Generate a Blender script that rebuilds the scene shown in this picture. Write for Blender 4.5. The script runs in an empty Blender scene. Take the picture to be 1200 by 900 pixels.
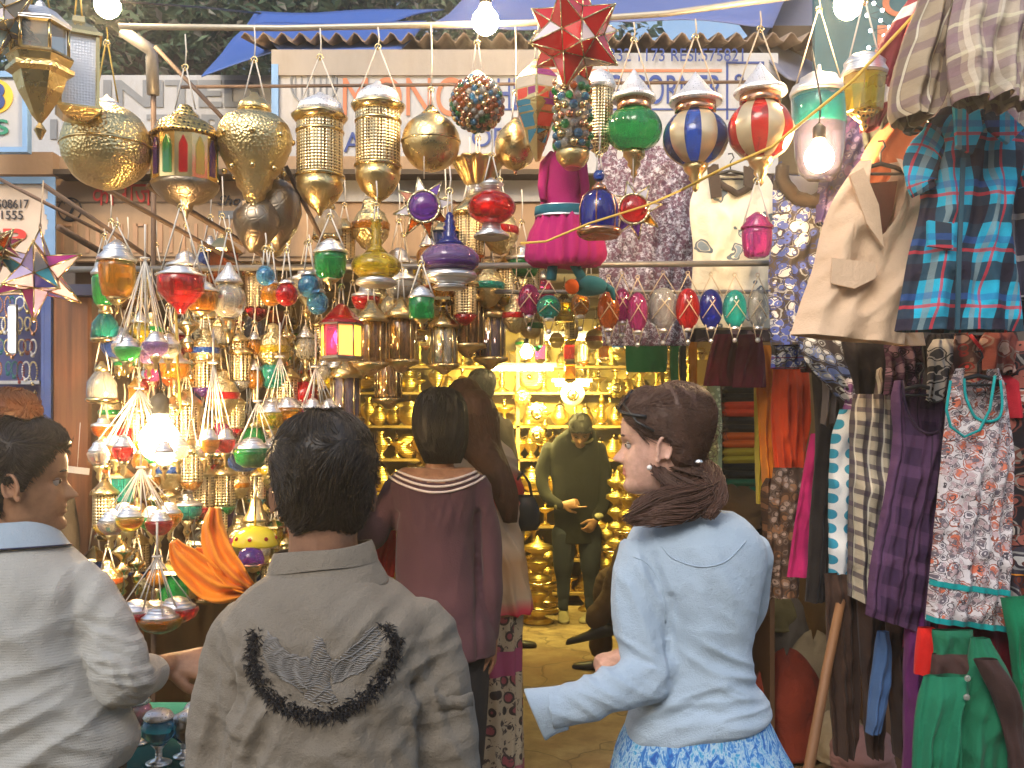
import bpy, math, random
from math import sin, cos, pi, radians, sqrt, exp, atan2
from mathutils import Vector, Matrix, noise
R = random.Random(7)
FPX, CX, HZ, CAMZ = 1150.0, 600.0, 500.0, 1.62
scene = bpy.context.scene
COL = scene.collection

def P(px, py, Y):
    return Vector(((px-CX)/FPX*Y, Y, CAMZ-(py-HZ)/FPX*Y))
def S(n, Y):
    return n*Y/FPX
def lerp(a, b, t): return a+(b-a)*t
def sstep(a, b, x):
    t = min(1, max(0, (x-a)/(b-a))); return t*t*(3-2*t)
def interp(rows, t):
    """rows sorted by first item; smooth (catmull-rom) interpolation of the others."""
    n = len(rows)
    if t <= rows[0][0]: return list(rows[0][1:])
    if t >= rows[-1][0]: return list(rows[-1][1:])
    for i in range(n-1):
        if rows[i][0] <= t <= rows[i+1][0]: break
    a, b = rows[i], rows[i+1]
    p, q = rows[max(0, i-1)], rows[min(n-1, i+2)]
    h = (b[0]-a[0]) or 1e-6; s = (t-a[0])/h
    out = []
    for k in range(1, len(a)):
        ma = (b[k]-p[k])/((b[0]-p[0]) or 1e-6)*h; mb = (q[k]-a[k])/((q[0]-a[0]) or 1e-6)*h
        out.append((2*s**3-3*s*s+1)*a[k]+(s**3-2*s*s+s)*ma+(-2*s**3+3*s*s)*b[k]+(s**3-s*s)*mb)
    return out

# ---------------------------------------------------------------- mesh builder
class MB:
    def __init__(s): s.v = []; s.f = []; s.m = []; s.s = []; s.uv = {}
    def add(s, vs, fs, mi=0, sm=True, uvs=None):
        o = len(s.v); s.v.extend(tuple(v) for v in vs)
        for f in fs:
            s.f.append(tuple(i+o for i in f)); s.m.append(mi); s.s.append(sm)
        if uvs:
            for i, u in enumerate(uvs): s.uv[o+i] = u
        return s
    def box(s, c, size, mi=0, rot=None, bev=0.0):
        hx, hy, hz = size[0]/2, size[1]/2, size[2]/2
        c = Vector(c)
        vs = []
        if bev <= 0:
            for z in (-hz, hz):
                for x, y in ((-hx, -hy), (hx, -hy), (hx, hy), (-hx, hy)): vs.append(Vector((x, y, z)))
            fs = [(3, 2, 1, 0), (4, 5, 6, 7), (0, 1, 5, 4), (1, 2, 6, 5), (2, 3, 7, 6), (3, 0, 4, 7)]
        else:
            b = min(bev, hx*.9, hy*.9, hz*.9)
            for z, i in ((-hz, b), (-hz+b, 0), (hz-b, 0), (hz, b)):
                x1, y1 = hx-i, hy-i
                for x, y in ((-x1+b, -y1), (x1-b, -y1), (x1, -y1+b), (x1, y1-b), (x1-b, y1), (-x1+b, y1), (-x1, y1-b), (-x1, -y1+b)): vs.append(Vector((x, y, z)))
            fs = [tuple(range(7, -1, -1)), tuple(range(24, 32))]
            for k in range(3):
                for j in range(8):
                    a, b2 = k*8+j, k*8+(j+1) % 8
                    fs.append((a, b2, b2+8, a+8))
        if rot: vs = [rot @ v for v in vs]
        return s.add([v+c for v in vs], fs, mi, False)
    def lathe(s, prof, seg=24, c=(0, 0, 0), mi=0, flute=0, famp=0.0, mif=None, squash=1.0, sm=True, rot=None, twist=0.0):
        c = Vector(c); vs = []; fs = []
        n = len(prof)
        for k, (r, z) in enumerate(prof):
            for j in range(seg):
                a = 2*pi*j/seg + twist
                rr = r*(1+famp*(abs(cos(flute*a/2))-0.6)) if flute else r
                v = Vector((rr*cos(a), rr*sin(a)*squash, z))
                if rot: v = rot @ v
                vs.append(v+c)
        for k in range(n-1):
            for j in range(seg):
                j2 = (j+1) % seg
                fs.append((k*seg+j, k*seg+j2, (k+1)*seg+j2, (k+1)*seg+j))
        o = len(s.v); s.v.extend(tuple(v) for v in vs)
        for q, f in enumerate(fs):
            s.f.append(tuple(i+o for i in f)); s.s.append(sm)
            s.m.append(mif(q % seg, q//seg) if mif else mi)
        for k, rev in ((0, True), (n-1, False)):
            if prof[k][0] > 1e-4:
                ring = [k*seg+j+o for j in range(seg)]
                s.f.append(tuple(ring[::-1] if rev else ring)); s.m.append(mif(0, k) if mif else mi); s.s.append(False)
        return s
    def tube(s, pts, r, seg=6, mi=0, cap=True):
        pts = [Vector(p) for p in pts]; n = len(pts)
        if n < 2: return s
        rs = r if isinstance(r, (list, tuple)) else [r]*n
        t0 = (pts[1]-pts[0]).normalized()
        up = Vector((0, 0, 1)) if abs(t0.z) < .9 else Vector((1, 0, 0))
        x = t0.cross(up).normalized()
        vs = []
        for i, p in enumerate(pts):
            t = (pts[min(i+1, n-1)]-pts[max(i-1, 0)])
            if t.length < 1e-9: t = t0
            t.normalize()
            x = (x-t*x.dot(t)); x = x.normalized() if x.length > 1e-6 else t.orthogonal().normalized()
            y = t.cross(x)
            for j in range(seg):
                a = 2*pi*j/seg
                vs.append(p+(x*cos(a)+y*sin(a))*rs[i])
        fs = [(i*seg+j, i*seg+(j+1) % seg, (i+1)*seg+(j+1) % seg, (i+1)*seg+j) for i in range(n-1) for j in range(seg)]
        if cap: fs += [tuple(range(seg-1, -1, -1)), tuple((n-1)*seg+j for j in range(seg))]
        return s.add(vs, fs, mi)
    def ring(s, c, R_, r, seg=20, sec=6, axis='Z', mi=0, squash=1.0, rot=None):
        c = Vector(c); vs = []
        for i in range(seg):
            a = 2*pi*i/seg
            for j in range(sec):
                b = 2*pi*j/sec
                x, y, z = (R_+r*cos(b))*cos(a), (R_+r*cos(b))*sin(a)*squash, r*sin(b)
                v = Vector((x, y, z)) if axis == 'Z' else (Vector((x, z, y)) if axis == 'Y' else Vector((z, x, y)))
                if rot: v = rot @ v
                vs.append(v+c)
        fs = [(i*sec+j, ((i+1) % seg)*sec+j, ((i+1) % seg)*sec+(j+1) % sec, i*sec+(j+1) % sec) for i in range(seg) for j in range(sec)]
        return s.add(vs, fs, mi)
    def ball(s, c, r, seg=12, rings=8, mi=0, sc=(1, 1, 1), rot=None):
        prof = [(max(1e-5, sin(pi*k/rings)), -cos(pi*k/rings)) for k in range(rings+1)]
        c = Vector(c); vs = []
        for q, z in prof:
            for j in range(seg):
                a = 2*pi*j/seg
                v = Vector((q*cos(a)*r*sc[0], q*sin(a)*r*sc[1], z*r*sc[2]))
                if rot: v = rot @ v
                vs.append(v+c)
        fs = [(k*seg+j, k*seg+(j+1) % seg, (k+1)*seg+(j+1) % seg, (k+1)*seg+j) for k in range(rings) for j in range(seg)]
        return s.add(vs, fs, mi)
    def build(s, name, mats, parent=None, loc=None, recalc=False):
        me = bpy.data.meshes.new(name)
        me.from_pydata(s.v, [], s.f)
        if not isinstance(mats, (list, tuple)): mats = [mats]
        for m in mats: me.materials.append(m)
        me.polygons.foreach_set('material_index', [min(i, len(mats)-1) for i in s.m])
        me.polygons.foreach_set('use_smooth', s.s)
        if s.uv:
            ul = me.uv_layers.new(name='UVMap')
            vi = [0]*len(me.loops); me.loops.foreach_get('vertex_index', vi)
            flat = []
            for i in vi: flat.extend(s.uv.get(i, (0, 0)))
            ul.data.foreach_set('uv', flat)
        me.validate(); me.update()
        return link(name, me, parent, loc)

def link(name, me, parent=None, loc=None):
    o = bpy.data.objects.new(name, me); COL.objects.link(o)
    if parent: o.parent = parent
    if loc is not None: o.location = loc
    return o
def tag(o, label=None, cat=None, group=None, kind=None):
    if label: o['label'] = label
    if cat: o['category'] = cat
    if group: o['group'] = group
    if kind: o['kind'] = kind
    return o
def empty(name, loc, label, cat, group=None, rz=0.0):
    o = bpy.data.objects.new(name, None); COL.objects.link(o)
    o.location = loc; o.rotation_euler = (0, 0, rz); o.empty_display_size = .05
    return tag(o, label, cat, group)
def dup(root, loc, label=None, group=None, rz=None, sc=None):
    r = root.copy(); COL.objects.link(r); r.location = loc
    if rz is not None: r.rotation_euler = (0, 0, rz)
    if sc is not None: r.scale = sc if isinstance(sc, (tuple, list)) else (sc,)*3
    if label: r['label'] = label
    if group: r['group'] = group
    for ch in list(root.children):
        c = ch.copy(); COL.objects.link(c); c.parent = r
        for g in ch.children:
            d = g.copy(); COL.objects.link(d); d.parent = c
    return r

# ---------------------------------------------------------------- materials
class NT:
    def __init__(s, name):
        s.m = bpy.data.materials.new(name); s.m.use_nodes = True
        s.t = s.m.node_tree; s.b = s.t.nodes['Principled BSDF']
        s.k = 0
    def n(s, typ, **kw):
        nd = s.t.nodes.new(typ)
        for k, v in kw.items():
            if hasattr(nd, k) and k not in nd.inputs: setattr(nd, k, v)
            else: s.set(nd.inputs[k], v)
        return nd
    def set(s, sock, v):
        if isinstance(v, bpy.types.NodeSocket): s.t.links.new(v, sock)
        else:
            if hasattr(sock.default_value, '__len__') and not hasattr(v, '__len__'): v = (v, v, v, 1)[:len(sock.default_value)]
            if hasattr(sock.default_value, '__len__') and len(v) == 3 and len(sock.default_value) == 4: v = (*v, 1)
            sock.default_value = v
    def math(s, op, a, b=0.0, c=None):
        nd = s.t.nodes.new('ShaderNodeMath'); nd.operation = op
        s.set(nd.inputs[0], a); s.set(nd.inputs[1], b)
        if c is not None: s.set(nd.inputs[2], c)
        return nd.outputs[0]
    def mix(s, f, a, b):
        nd = s.t.nodes.new('ShaderNodeMix'); nd.data_type = 'RGBA'
        s.set(nd.inputs[0], f); s.set(nd.inputs[6], a); s.set(nd.inputs[7], b)
        return nd.outputs[2]
    def coord(s, which='Object', scale=(1, 1, 1), rot=(0, 0, 0)):
        tc = s.t.nodes.new('ShaderNodeTexCoord'); mp = s.t.nodes.new('ShaderNodeMapping')
        s.t.links.new(tc.outputs[which], mp.inputs[0])
        mp.inputs['Scale'].default_value = scale; mp.inputs['Rotation'].default_value = rot
        return mp.outputs[0]
    def noise(s, vec, scale, detail=3, rough=.55, dist=0.0):
        nd = s.n('ShaderNodeTexNoise'); s.set(nd.inputs['Vector'], vec)
        nd.inputs['Scale'].default_value = scale; nd.inputs['Detail'].default_value = detail
        nd.inputs['Roughness'].default_value = rough; nd.inputs['Distortion'].default_value = dist
        return nd.outputs[0]
    def voro(s, vec, scale, feat='F1', rnd=1.0, out='Distance'):
        nd = s.t.nodes.new('ShaderNodeTexVoronoi'); nd.feature = feat
        s.set(nd.inputs['Vector'], vec); nd.inputs['Scale'].default_value = scale
        nd.inputs['Randomness'].default_value = rnd
        return nd.outputs[out]
    def ramp(s, f, stops):
        nd = s.t.nodes.new('ShaderNodeValToRGB'); s.set(nd.inputs[0], f)
        cr = nd.color_ramp
        while len(cr.elements) < len(stops): cr.elements.new(.5)
        for e, (p, c) in zip(cr.elements, stops):
            e.position = p; e.color = (*c, 1) if len(c) == 3 else c
        return nd.outputs[0]
    def bump(s, h, strength=.3, dist=.01, nrm=None):
        nd = s.t.nodes.new('ShaderNodeBump'); nd.inputs['Strength'].default_value = strength
        nd.inputs['Distance'].default_value = dist; s.set(nd.inputs['Height'], h)
        if nrm: s.set(nd.inputs['Normal'], nrm)
        s.t.links.new(nd.outputs[0], s.b.inputs['Normal'])
        return nd.outputs[0]
    def base(s, c): s.set(s.b.inputs['Base Color'], c); return s
    def p(s, **kw):
        for k, v in kw.items(): s.set(s.b.inputs[k.replace('_', ' ')], v)
        return s

def plain(name, c, rough=.6, metal=0.0, bump=0.0, bscale=40, var=.12, **kw):
    t = NT(name); v = t.coord('Object')
    n = t.noise(v, bscale*.25, 4)
    t.base(t.mix(t.math('MULTIPLY', n, 1.0), tuple(x*(1-var*1.3) for x in c), tuple(min(1, x*(1+var)) for x in c)))
    t.p(Roughness=rough, Metallic=metal, **kw)
    if bump: t.bump(t.noise(v, bscale, 4), bump, .004)
    return t.m
def brass(name, c=(.80, .52, .17), rough=.22, pat='hammer', sc=60, strength=.5):
    t = NT(name); v = t.coord('Object')
    dirt = t.noise(v, 14, 4, .6)
    t.base(t.mix(t.math('SMOOTH_MIN', dirt, .7, .1), tuple(x*(.8 if min(c) > .8 else .6) for x in c), c))
    t.p(Metallic=1.0)
    t.p(Roughness=t.math('MULTIPLY_ADD', dirt, .25, rough-.1))
    if pat == 'hammer':
        t.bump(t.voro(v, sc), strength, .006)
    elif pat == 'pierce':
        d = t.voro(v, sc, rnd=0.15)
        k = t.math('LESS_THAN', d, .33)
        t.base(t.mix(k, c, (.02, .012, .004))); t.bump(d, strength, .006)
        t.p(Metallic=t.math('SUBTRACT', 1.0, k))
    elif pat == 'dots':
        d = t.voro(v, sc, rnd=0.25); k = t.math('LESS_THAN', d, .20)
        t.base(t.mix(k, c, (.25, .24, .22))); t.bump(d, strength, .004); t.p(Metallic=.75)
    elif pat == 'engrave':
        a = t.voro(v, sc*.6, 'DISTANCE_TO_EDGE'); b = t.noise(v, sc, 4, .6)
        t.bump(t.math('ADD', t.math('MINIMUM', a, .12), t.math('MULTIPLY', b, .12)), strength, .01)
    elif pat == 'lattice':
        d = t.voro(v, sc, rnd=0.0); k = t.math('LESS_THAN', d, .36)
        t.bump(d, strength, .008); t.base(t.mix(k, c, (.16, .09, .03))); t.p(Roughness=.35)
    elif pat == 'lattice_wave':
        a = t.t.nodes.new('ShaderNodeTexWave'); a.inputs['Scale'].default_value = sc*.28; a.bands_direction = 'DIAGONAL'; t.set(a.inputs['Vector'], v)
        b = t.t.nodes.new('ShaderNodeTexWave'); b.inputs['Scale'].default_value = sc*.28; b.bands_direction = 'Z'; t.set(b.inputs['Vector'], v)
        h = t.math('MULTIPLY', a.outputs['Fac'], b.outputs['Fac'])
        t.bump(h, strength, .008)
        t.base(t.mix(t.math('GREATER_THAN', h, .16), (.16, .09, .03), c))
    elif pat == 'ridge':
        w = t.t.nodes.new('ShaderNodeTexWave'); w.inputs['Scale'].default_value = sc*.3; w.bands_direction = 'Z'; w.inputs['Distortion'].default_value = 2; t.set(w.inputs['Vector'], v)
        t.bump(w.outputs['Fac'], strength, .004)
    return t.m
def glass(name, c, rough=.10, tr=.74, alpha=1.0):
    t = NT(name); v = t.coord('Object')
    n = t.noise(v, 9, 3)
    t.base(t.mix(n, tuple(x*.75 for x in c), tuple(min(1, x*1.25) for x in c)))
    t.p(Roughness=rough, Transmission_Weight=tr, IOR=1.25, Coat_Weight=.8, Coat_Roughness=.04)
    t.bump(t.noise(v, 35, 2), .12, .004)
    return t.m
def painted(name, c, st=(.25, .20, .14), amt=.7):
    t = NT(name); v = t.coord('Object', (6, 6, .9)); w = t.coord('Object')
    n = t.noise(v, 2.2, 6, .7); m = t.noise(w, 3, 6, .7)
    k = t.math('MULTIPLY', t.math('SMOOTH_MAX', t.math('SUBTRACT', t.math('MULTIPLY', n, m), .22), 0.0, .04), 3.2*amt)
    t.base(t.mix(k, t.mix(m, tuple(x*.82 for x in c), c), st)); t.p(Roughness=.75); t.bump(t.noise(w, 60, 5), .3, .003); return t.m
def emit(name, c, s):
    t = NT(name); t.base(c); t.p(Emission_Color=c, Emission_Strength=s); return t.m

def cloth_m(name, c, c2=None, rough=.85, weave=900, bump=.25, var=.1):
    t = NT(name); v = t.coord('Object')
    n = t.noise(v, 7, 4, .6)
    c2 = c2 or tuple(x*(1-var*2) for x in c)
    t.base(t.mix(n, c2, c)); t.p(Roughness=rough, Sheen_Weight=.08, Specular_IOR_Level=.2)
    h = t.math('ADD', t.math('MULTIPLY', t.noise(v, weave*.35, 2), .6), t.math('MULTIPLY', t.noise(v, 26, 5, .6), 2.4))
    t.bump(h, bump+.1, .006)
    return t.m
def uvxy(t):
    tc = t.t.nodes.new('ShaderNodeUVMap'); sp = t.t.nodes.new('ShaderNodeSeparateXYZ')
    t.t.links.new(tc.outputs[0], sp.inputs[0]); return tc.outputs[0], sp.outputs[0], sp.outputs[1]
def plaid(name, bg, bands, rough=.85):
    """bands: (axis, period m, offset 0..1, width 0..1, colour, alpha)"""
    t = NT(name); vec, u, v = uvxy(t); col = t.mix(0.0, bg, bg)
    wob = t.math('MULTIPLY', t.noise(vec, 6, 2), .012)
    for ax, per, off, wd, c, al in bands:
        x = t.math('ADD', u if ax == 0 else v, wob)
        f = t.math('FRACT', t.math('ADD', t.math('DIVIDE', x, per), off+10))
        k = t.math('MULTIPLY', t.math('LESS_THAN', f, wd), al)
        col = t.mix(k, col, c)
    n = t.noise(vec, 25, 3)
    t.base(t.mix(t.math('MULTIPLY', n, .25), col, (.02, .02, .02))); t.p(Roughness=rough, Specular_IOR_Level=.2)
    t.bump(t.noise(vec, 28, 5, .6), .5, .012)
    return t.m
def floral(name, bg, cols, scale=22, thr=.33, rough=.85, swirl=3.0):
    t = NT(name); vec, u, v = uvxy(t); col = t.mix(0.0, bg, bg)
    for i, c in enumerate(cols):
        mp = t.t.nodes.new('ShaderNodeMapping'); t.set(mp.inputs[0], vec)
        mp.inputs['Location'].default_value = (i*.37+.1, i*.71, 0)
        nz = t.t.nodes.new('ShaderNodeTexNoise'); t.set(nz.inputs['Vector'], mp.outputs[0]); nz.inputs['Scale'].default_value = scale*1.2
        mx = t.t.nodes.new('ShaderNodeVectorMath'); mx.operation = 'SCALE'; t.set(mx.inputs[0], nz.outputs['Color']); mx.inputs['Scale'].default_value = .35/scale*swirl*.4
        ad = t.t.nodes.new('ShaderNodeVectorMath'); ad.operation = 'ADD'; t.set(ad.inputs[0], mp.outputs[0]); t.set(ad.inputs[1], mx.outputs[0])
        d = t.voro(ad.outputs[0], scale*(.75+.45*i))
        ring = t.math('MULTIPLY', t.math('LESS_THAN', d, thr), t.math('GREATER_THAN', d, thr*.3 if i % 2 else thr*.0))
        col = t.mix(ring, col, c)
        d2 = t.math('LESS_THAN', t.math('ABSOLUTE', t.math('SUBTRACT', d, thr*1.35)), .035)
        col = t.mix(d2, col, tuple(x*.5 for x in c))
    t.base(col); t.p(Roughness=rough, Specular_IOR_Level=.2)
    t.bump(t.noise(vec, 28, 5, .6), .5, .012)
    return t.m
def polka(name, bg, c, per=.05, r=.33):
    t = NT(name); vec, u, v = uvxy(t)
    d = t.voro(vec, 1/per, rnd=.12)
    t.base(t.mix(t.math('LESS_THAN', d, r), bg, c)); t.p(Roughness=.85, Specular_IOR_Level=.2)
    t.bump(t.noise(vec, 60, 4), .3, .004)
    return t.m
def stripes(name, c1, c2, per=.02, rough=.8, ax=0, w=.5):
    return plaid(name, c1, [(ax, per, 0, w, c2, 1.0)], rough)

M = {}
def initm():
    M['brass'] = brass('hammered brass', (.95, .76, .38), .30, 'hammer', 120, .5)
    M['brass_fine'] = brass('engraved brass', (.93, .70, .32), .27, 'engrave', 70, .35)
    M['brass_smooth'] = brass('polished brass', (.94, .72, .34), .16, 'none')
    M['brass_pierced'] = brass('pierced brass', (.84, .56, .18), .24, 'pierce', 85, .6)
    M['brass_lattice'] = brass('lattice brass', (.95, .78, .46), .32, 'lattice', 110, .8)
    M['gold_shop'] = brass('shop gold brass', (.92, .68, .20), .36, 'ridge', 70, .4)
    M['gold_pale'] = brass('pale gold metal', (.85, .72, .42), .25, 'hammer', 90, .5)
    M['silver'] = brass('beaten white metal', (.94, .93, .92), .36, 'ridge', 150, .3)
    M['silver_p'] = brass('pierced white metal', (.95, .94, .93), .38, 'dots', 130, .4)
    M['dark_metal'] = brass('tarnished dark brass', (.38, .31, .23), .36, 'engrave', 60, .5)
    M['copper'] = brass('copper', (.80, .42, .25), .2, 'none')
    M['steel'] = plain('grey painted steel', (.30, .29, .28), .45, .6, .2, 60, .3)
    M['rust'] = plain('rusty iron', (.16, .11, .085), .7, .3, .4, 60, .5)
    M['cord'] = plain('beige cord', (.62, .50, .36), .8)
    M['white_cord'] = plain('white cord', (.75, .70, .62), .8)
    M['ycord'] = plain('yellow flex', (.75, .50, .08), .5)
    M['black'] = plain('black plastic', (.02, .02, .022), .4)
    g = dict(red=(.80, .015, .02), green=(.02, .42, .10), blue=(.02, .10, .62), cobalt=(.015, .03, .45), sky=(.10, .42, .80),
             teal=(.02, .50, .48), yellow=(.82, .60, .03), amber=(.85, .33, .02), orange=(.85, .17, .01), purple=(.20, .05, .50),
             pink=(.85, .06, .35), clear=(.80, .78, .70), smoke=(.30, .26, .42), brown=(.46, .28, .14), magenta=(.60, .02, .25), violet=(.38, .22, .60))
    for k, c in g.items(): M['g_'+k] = glass(k+' glass', c)
    M['bulb'] = emit('lit bulb', (1.0, .72, .38), 60)
initm()
def rel(mb, root):
    l = root.location
    mb.v = [(x-l.x, y-l.y, z-l.z) for x, y, z in mb.v]; return mb
def wb(mb, px0, py0, px1, py1, Y, th=.02, mi=0, bev=0.0):
    a, b = P(px0, py1, Y), P(px1, py0, Y)
    return mb.box(((a.x+b.x)/2, Y+th/2, (a.z+b.z)/2), (abs(b.x-a.x), th, abs(b.z-a.z)), mi, None, bev)
def letters(txt, px0, py0, px1, py1, Y, m, root, shear=0.0, name='lettering', bold=.0):
    cu = bpy.data.curves.new('t', 'FONT'); cu.body = txt; cu.extrude = .01; cu.shear = shear; cu.offset = bold
    ob = bpy.data.objects.new('t', cu); COL.objects.link(ob)
    bpy.context.view_layer.update()
    me = bpy.data.meshes.new_from_object(ob.evaluated_get(bpy.context.evaluated_depsgraph_get()))
    bpy.data.objects.remove(ob)
    if not len(me.vertices): return None
    xs = [v.co.x for v in me.vertices]; ys = [v.co.y for v in me.vertices]
    x0, x1, y0, y1 = min(xs), max(xs), min(ys), max(ys)
    a, b = P(px0, py1, Y), P(px1, py0, Y); L = root.location if root else Vector()
    for v in me.vertices:
        x = a.x+(v.co.x-x0)/max(1e-6, x1-x0)*(b.x-a.x); z = a.z+(v.co.y-y0)/max(1e-6, y1-y0)*(b.z-a.z)
        v.co = Vector((x, Y-(.003 if v.co.z > 0 else .0005), z))-L
    me.materials.clear(); me.materials.append(m)
    return link(name, me, root)

def gz(y):   # ground height: the lane rises gently into the shop
    return .12*sstep(3.6, 6.8, y)
# ---- ground
def ground():
    b = MB(); ys = [-40, -15, -6, -2]+[i*.35 for i in range(0, 30)]+[12, 20, 60]; xs = [-60, -15]+[i*.5-5 for i in range(21)]+[15, 60]
    vs = [(x, y, gz(y)+.008*noise.noise(Vector((x*1.3, y*1.3, 0)))*(1 if abs(x) < 6 else 0)) for y in ys for x in xs]
    nx = len(xs)
    b.add(vs, [(j*nx+i, j*nx+i+1, (j+1)*nx+i+1, (j+1)*nx+i) for j in range(len(ys)-1) for i in range(nx-1)])
    t = NT('worn stone paving'); v = t.coord('Object')
    wv_ = t.t.nodes.new('ShaderNodeVectorMath'); wv_.operation = 'ADD'; nn_ = t.t.nodes.new('ShaderNodeTexNoise'); nn_.inputs['Scale'].default_value = 2.5; t.set(nn_.inputs['Vector'], v); t.set(wv_.inputs[0], v); t.set(wv_.inputs[1], nn_.outputs['Color'])
    d = t.voro(wv_.outputs[0], 1.5, 'DISTANCE_TO_EDGE'); n = t.noise(v, 7, 8, .7); n2 = t.noise(v, 1.3, 4, .6, .6)
    c = t.ramp(n, [(.25, (.10, .065, .032)), (.48, (.27, .19, .09)), (.6, (.35, .26, .13)), (.75, (.45, .37, .22))])
    c = t.mix(t.math('MULTIPLY', t.math('SMOOTH_MAX', t.math('SUBTRACT', n2, .5), 0.0, .05), 4.0), c, (.15, .055, .02))
    c = t.mix(t.math('MULTIPLY', t.math('LESS_THAN', d, .012), .6), c, (.06, .04, .02))
    t.base(c); t.p(Roughness=t.math('MULTIPLY_ADD', n, .4, .45))
    t.bump(t.math('ADD', t.math('MULTIPLY', t.math('MINIMUM', d, .04), 14), n), .5, .012)
    tag(b.build('ground', t.m), kind='structure')
ground()

# ---- the lamp shop: walls, ceiling, back
def extra_walls():
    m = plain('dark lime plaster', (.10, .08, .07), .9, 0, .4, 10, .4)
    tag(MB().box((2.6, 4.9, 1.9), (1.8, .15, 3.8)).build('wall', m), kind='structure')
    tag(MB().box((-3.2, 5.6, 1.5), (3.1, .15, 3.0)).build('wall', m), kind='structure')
extra_walls()
def shop():
    r = empty('shop_building', (0, 5.5, 0), 'open fronted lamp shop whose yellow lit room is lined with brass goods', 'shop')
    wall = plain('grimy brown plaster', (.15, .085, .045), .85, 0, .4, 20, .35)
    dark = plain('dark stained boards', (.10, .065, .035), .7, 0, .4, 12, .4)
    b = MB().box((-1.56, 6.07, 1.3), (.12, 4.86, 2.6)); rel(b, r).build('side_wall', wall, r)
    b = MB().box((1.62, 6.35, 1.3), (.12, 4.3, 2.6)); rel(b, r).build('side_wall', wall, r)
    b = MB().box((.03, 8.56, 1.3), (3.3, .12, 2.6)); rel(b, r).build('back_wall', plain('yellow distemper', (.40, .28, .08), .8, 0, .3, 10, .2), r)
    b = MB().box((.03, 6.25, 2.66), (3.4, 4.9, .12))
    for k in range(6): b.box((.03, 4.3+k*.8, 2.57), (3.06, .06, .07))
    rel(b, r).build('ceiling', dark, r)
    # corrugated awning over the board
    b = MB(); n = 160
    for row, (y, z) in enumerate(((3.62, 3.055), (5.2, 3.45))):
        b.add([(lerp(-1.0, 1.15, i/n), y, z+.018*sin(i*pi*2/5)) for i in range(n+1)]+[(lerp(-1.0, 1.15, i/n), y, z+.004+.018*sin(i*pi*2/5)) for i in range(n+1)], [])
    f = []
    for i in range(n):
        f += [(i, i+1, 2*(n+1)+i+1, 2*(n+1)+i), ((n+1)+i, 3*(n+1)+i, 3*(n+1)+i+1, (n+1)+i+1), (i, (n+1)+i, (n+1)+i+1, i+1)]
    b.add([], [])
    o = len(b.f)
    for q in f: b.f.append(q); b.m.append(0); b.s.append(True)
    rel(b, r).build('corrugated_roof', plain('rusted corrugated sheet', (.34, .26, .20), .7, .3, .4, 30, .5), r)
    # right pillar and left door post
    b = MB(); wb(b, 905, 30, 960, 200, 3.9, .5); rel(b, r).build('roof_soffit', dark, r)
shop()

def pillar():
    t = NT('brown varnished panel'); v = t.coord('Object', (14, 3, .8)); n = t.noise(v, 2.0, 5, .6)
    t.base(t.ramp(n, [(.3, (.07, .022, .010)), (.6, (.25, .09, .032)), (.8, (.32, .14, .05))])); t.p(Roughness=.45)
    a = P(60, 500, 3.35); c = P(106, 500, 3.35)
    r = empty('door_panel', (a.x, 3.35, 0), 'tall brown varnished panel with a blue painted edge between the two stalls', 'panel')
    b = MB().box(((a.x+c.x)/2, 3.6, 1.05), (c.x-a.x, .5, 2.1), bev=.01); rel(b, r).build('panel_board', t.m, r)
    b = MB(); wb(b, 52, 345, 59.5, 900, 3.34, .04); wb(b, 48, 345, 51.8, 900, 3.345, .04); rel(b, r).build('blue_trim', plain('blue paint', (.05, .10, .32), .5, var=.3), r)
    b = MB(); wb(b, 75, 333, 112, 346, 3.3, .06); rel(b, r).build('cap_rail', plain('dark blue rail', (.02, .03, .09), .5), r)
pillar()

# ---- sign boards
PW = painted('weathered white paint', (.52, .545, .59))
PE = painted('peach painted boards', (.46, .31, .19), (.15, .09, .05))
BLUEP = plain('blue sign paint', (.03, .07, .30), .6, var=.4)
ORP = plain('faded orange sign paint', (.58, .20, .10), .65, var=.3)
GREYP = plain('grey sign paint', (.22, .24, .27), .65, var=.3)
REDP = plain('red sign paint', (.70, .04, .03), .6, var=.2)
BLKP = plain('black sign paint', (.03, .03, .04), .6, var=.3)
SKYP = plain('light blue paint', (.20, .38, .68), .6, var=.25)
GREENP = plain('green sign paint', (.02, .25, .15), .6)
YELP = plain('yellow sign paint', (.85, .55, .04), .6)
FADE = plain('faded brown lettering', (.50, .30, .18), .7, var=.3)

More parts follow.
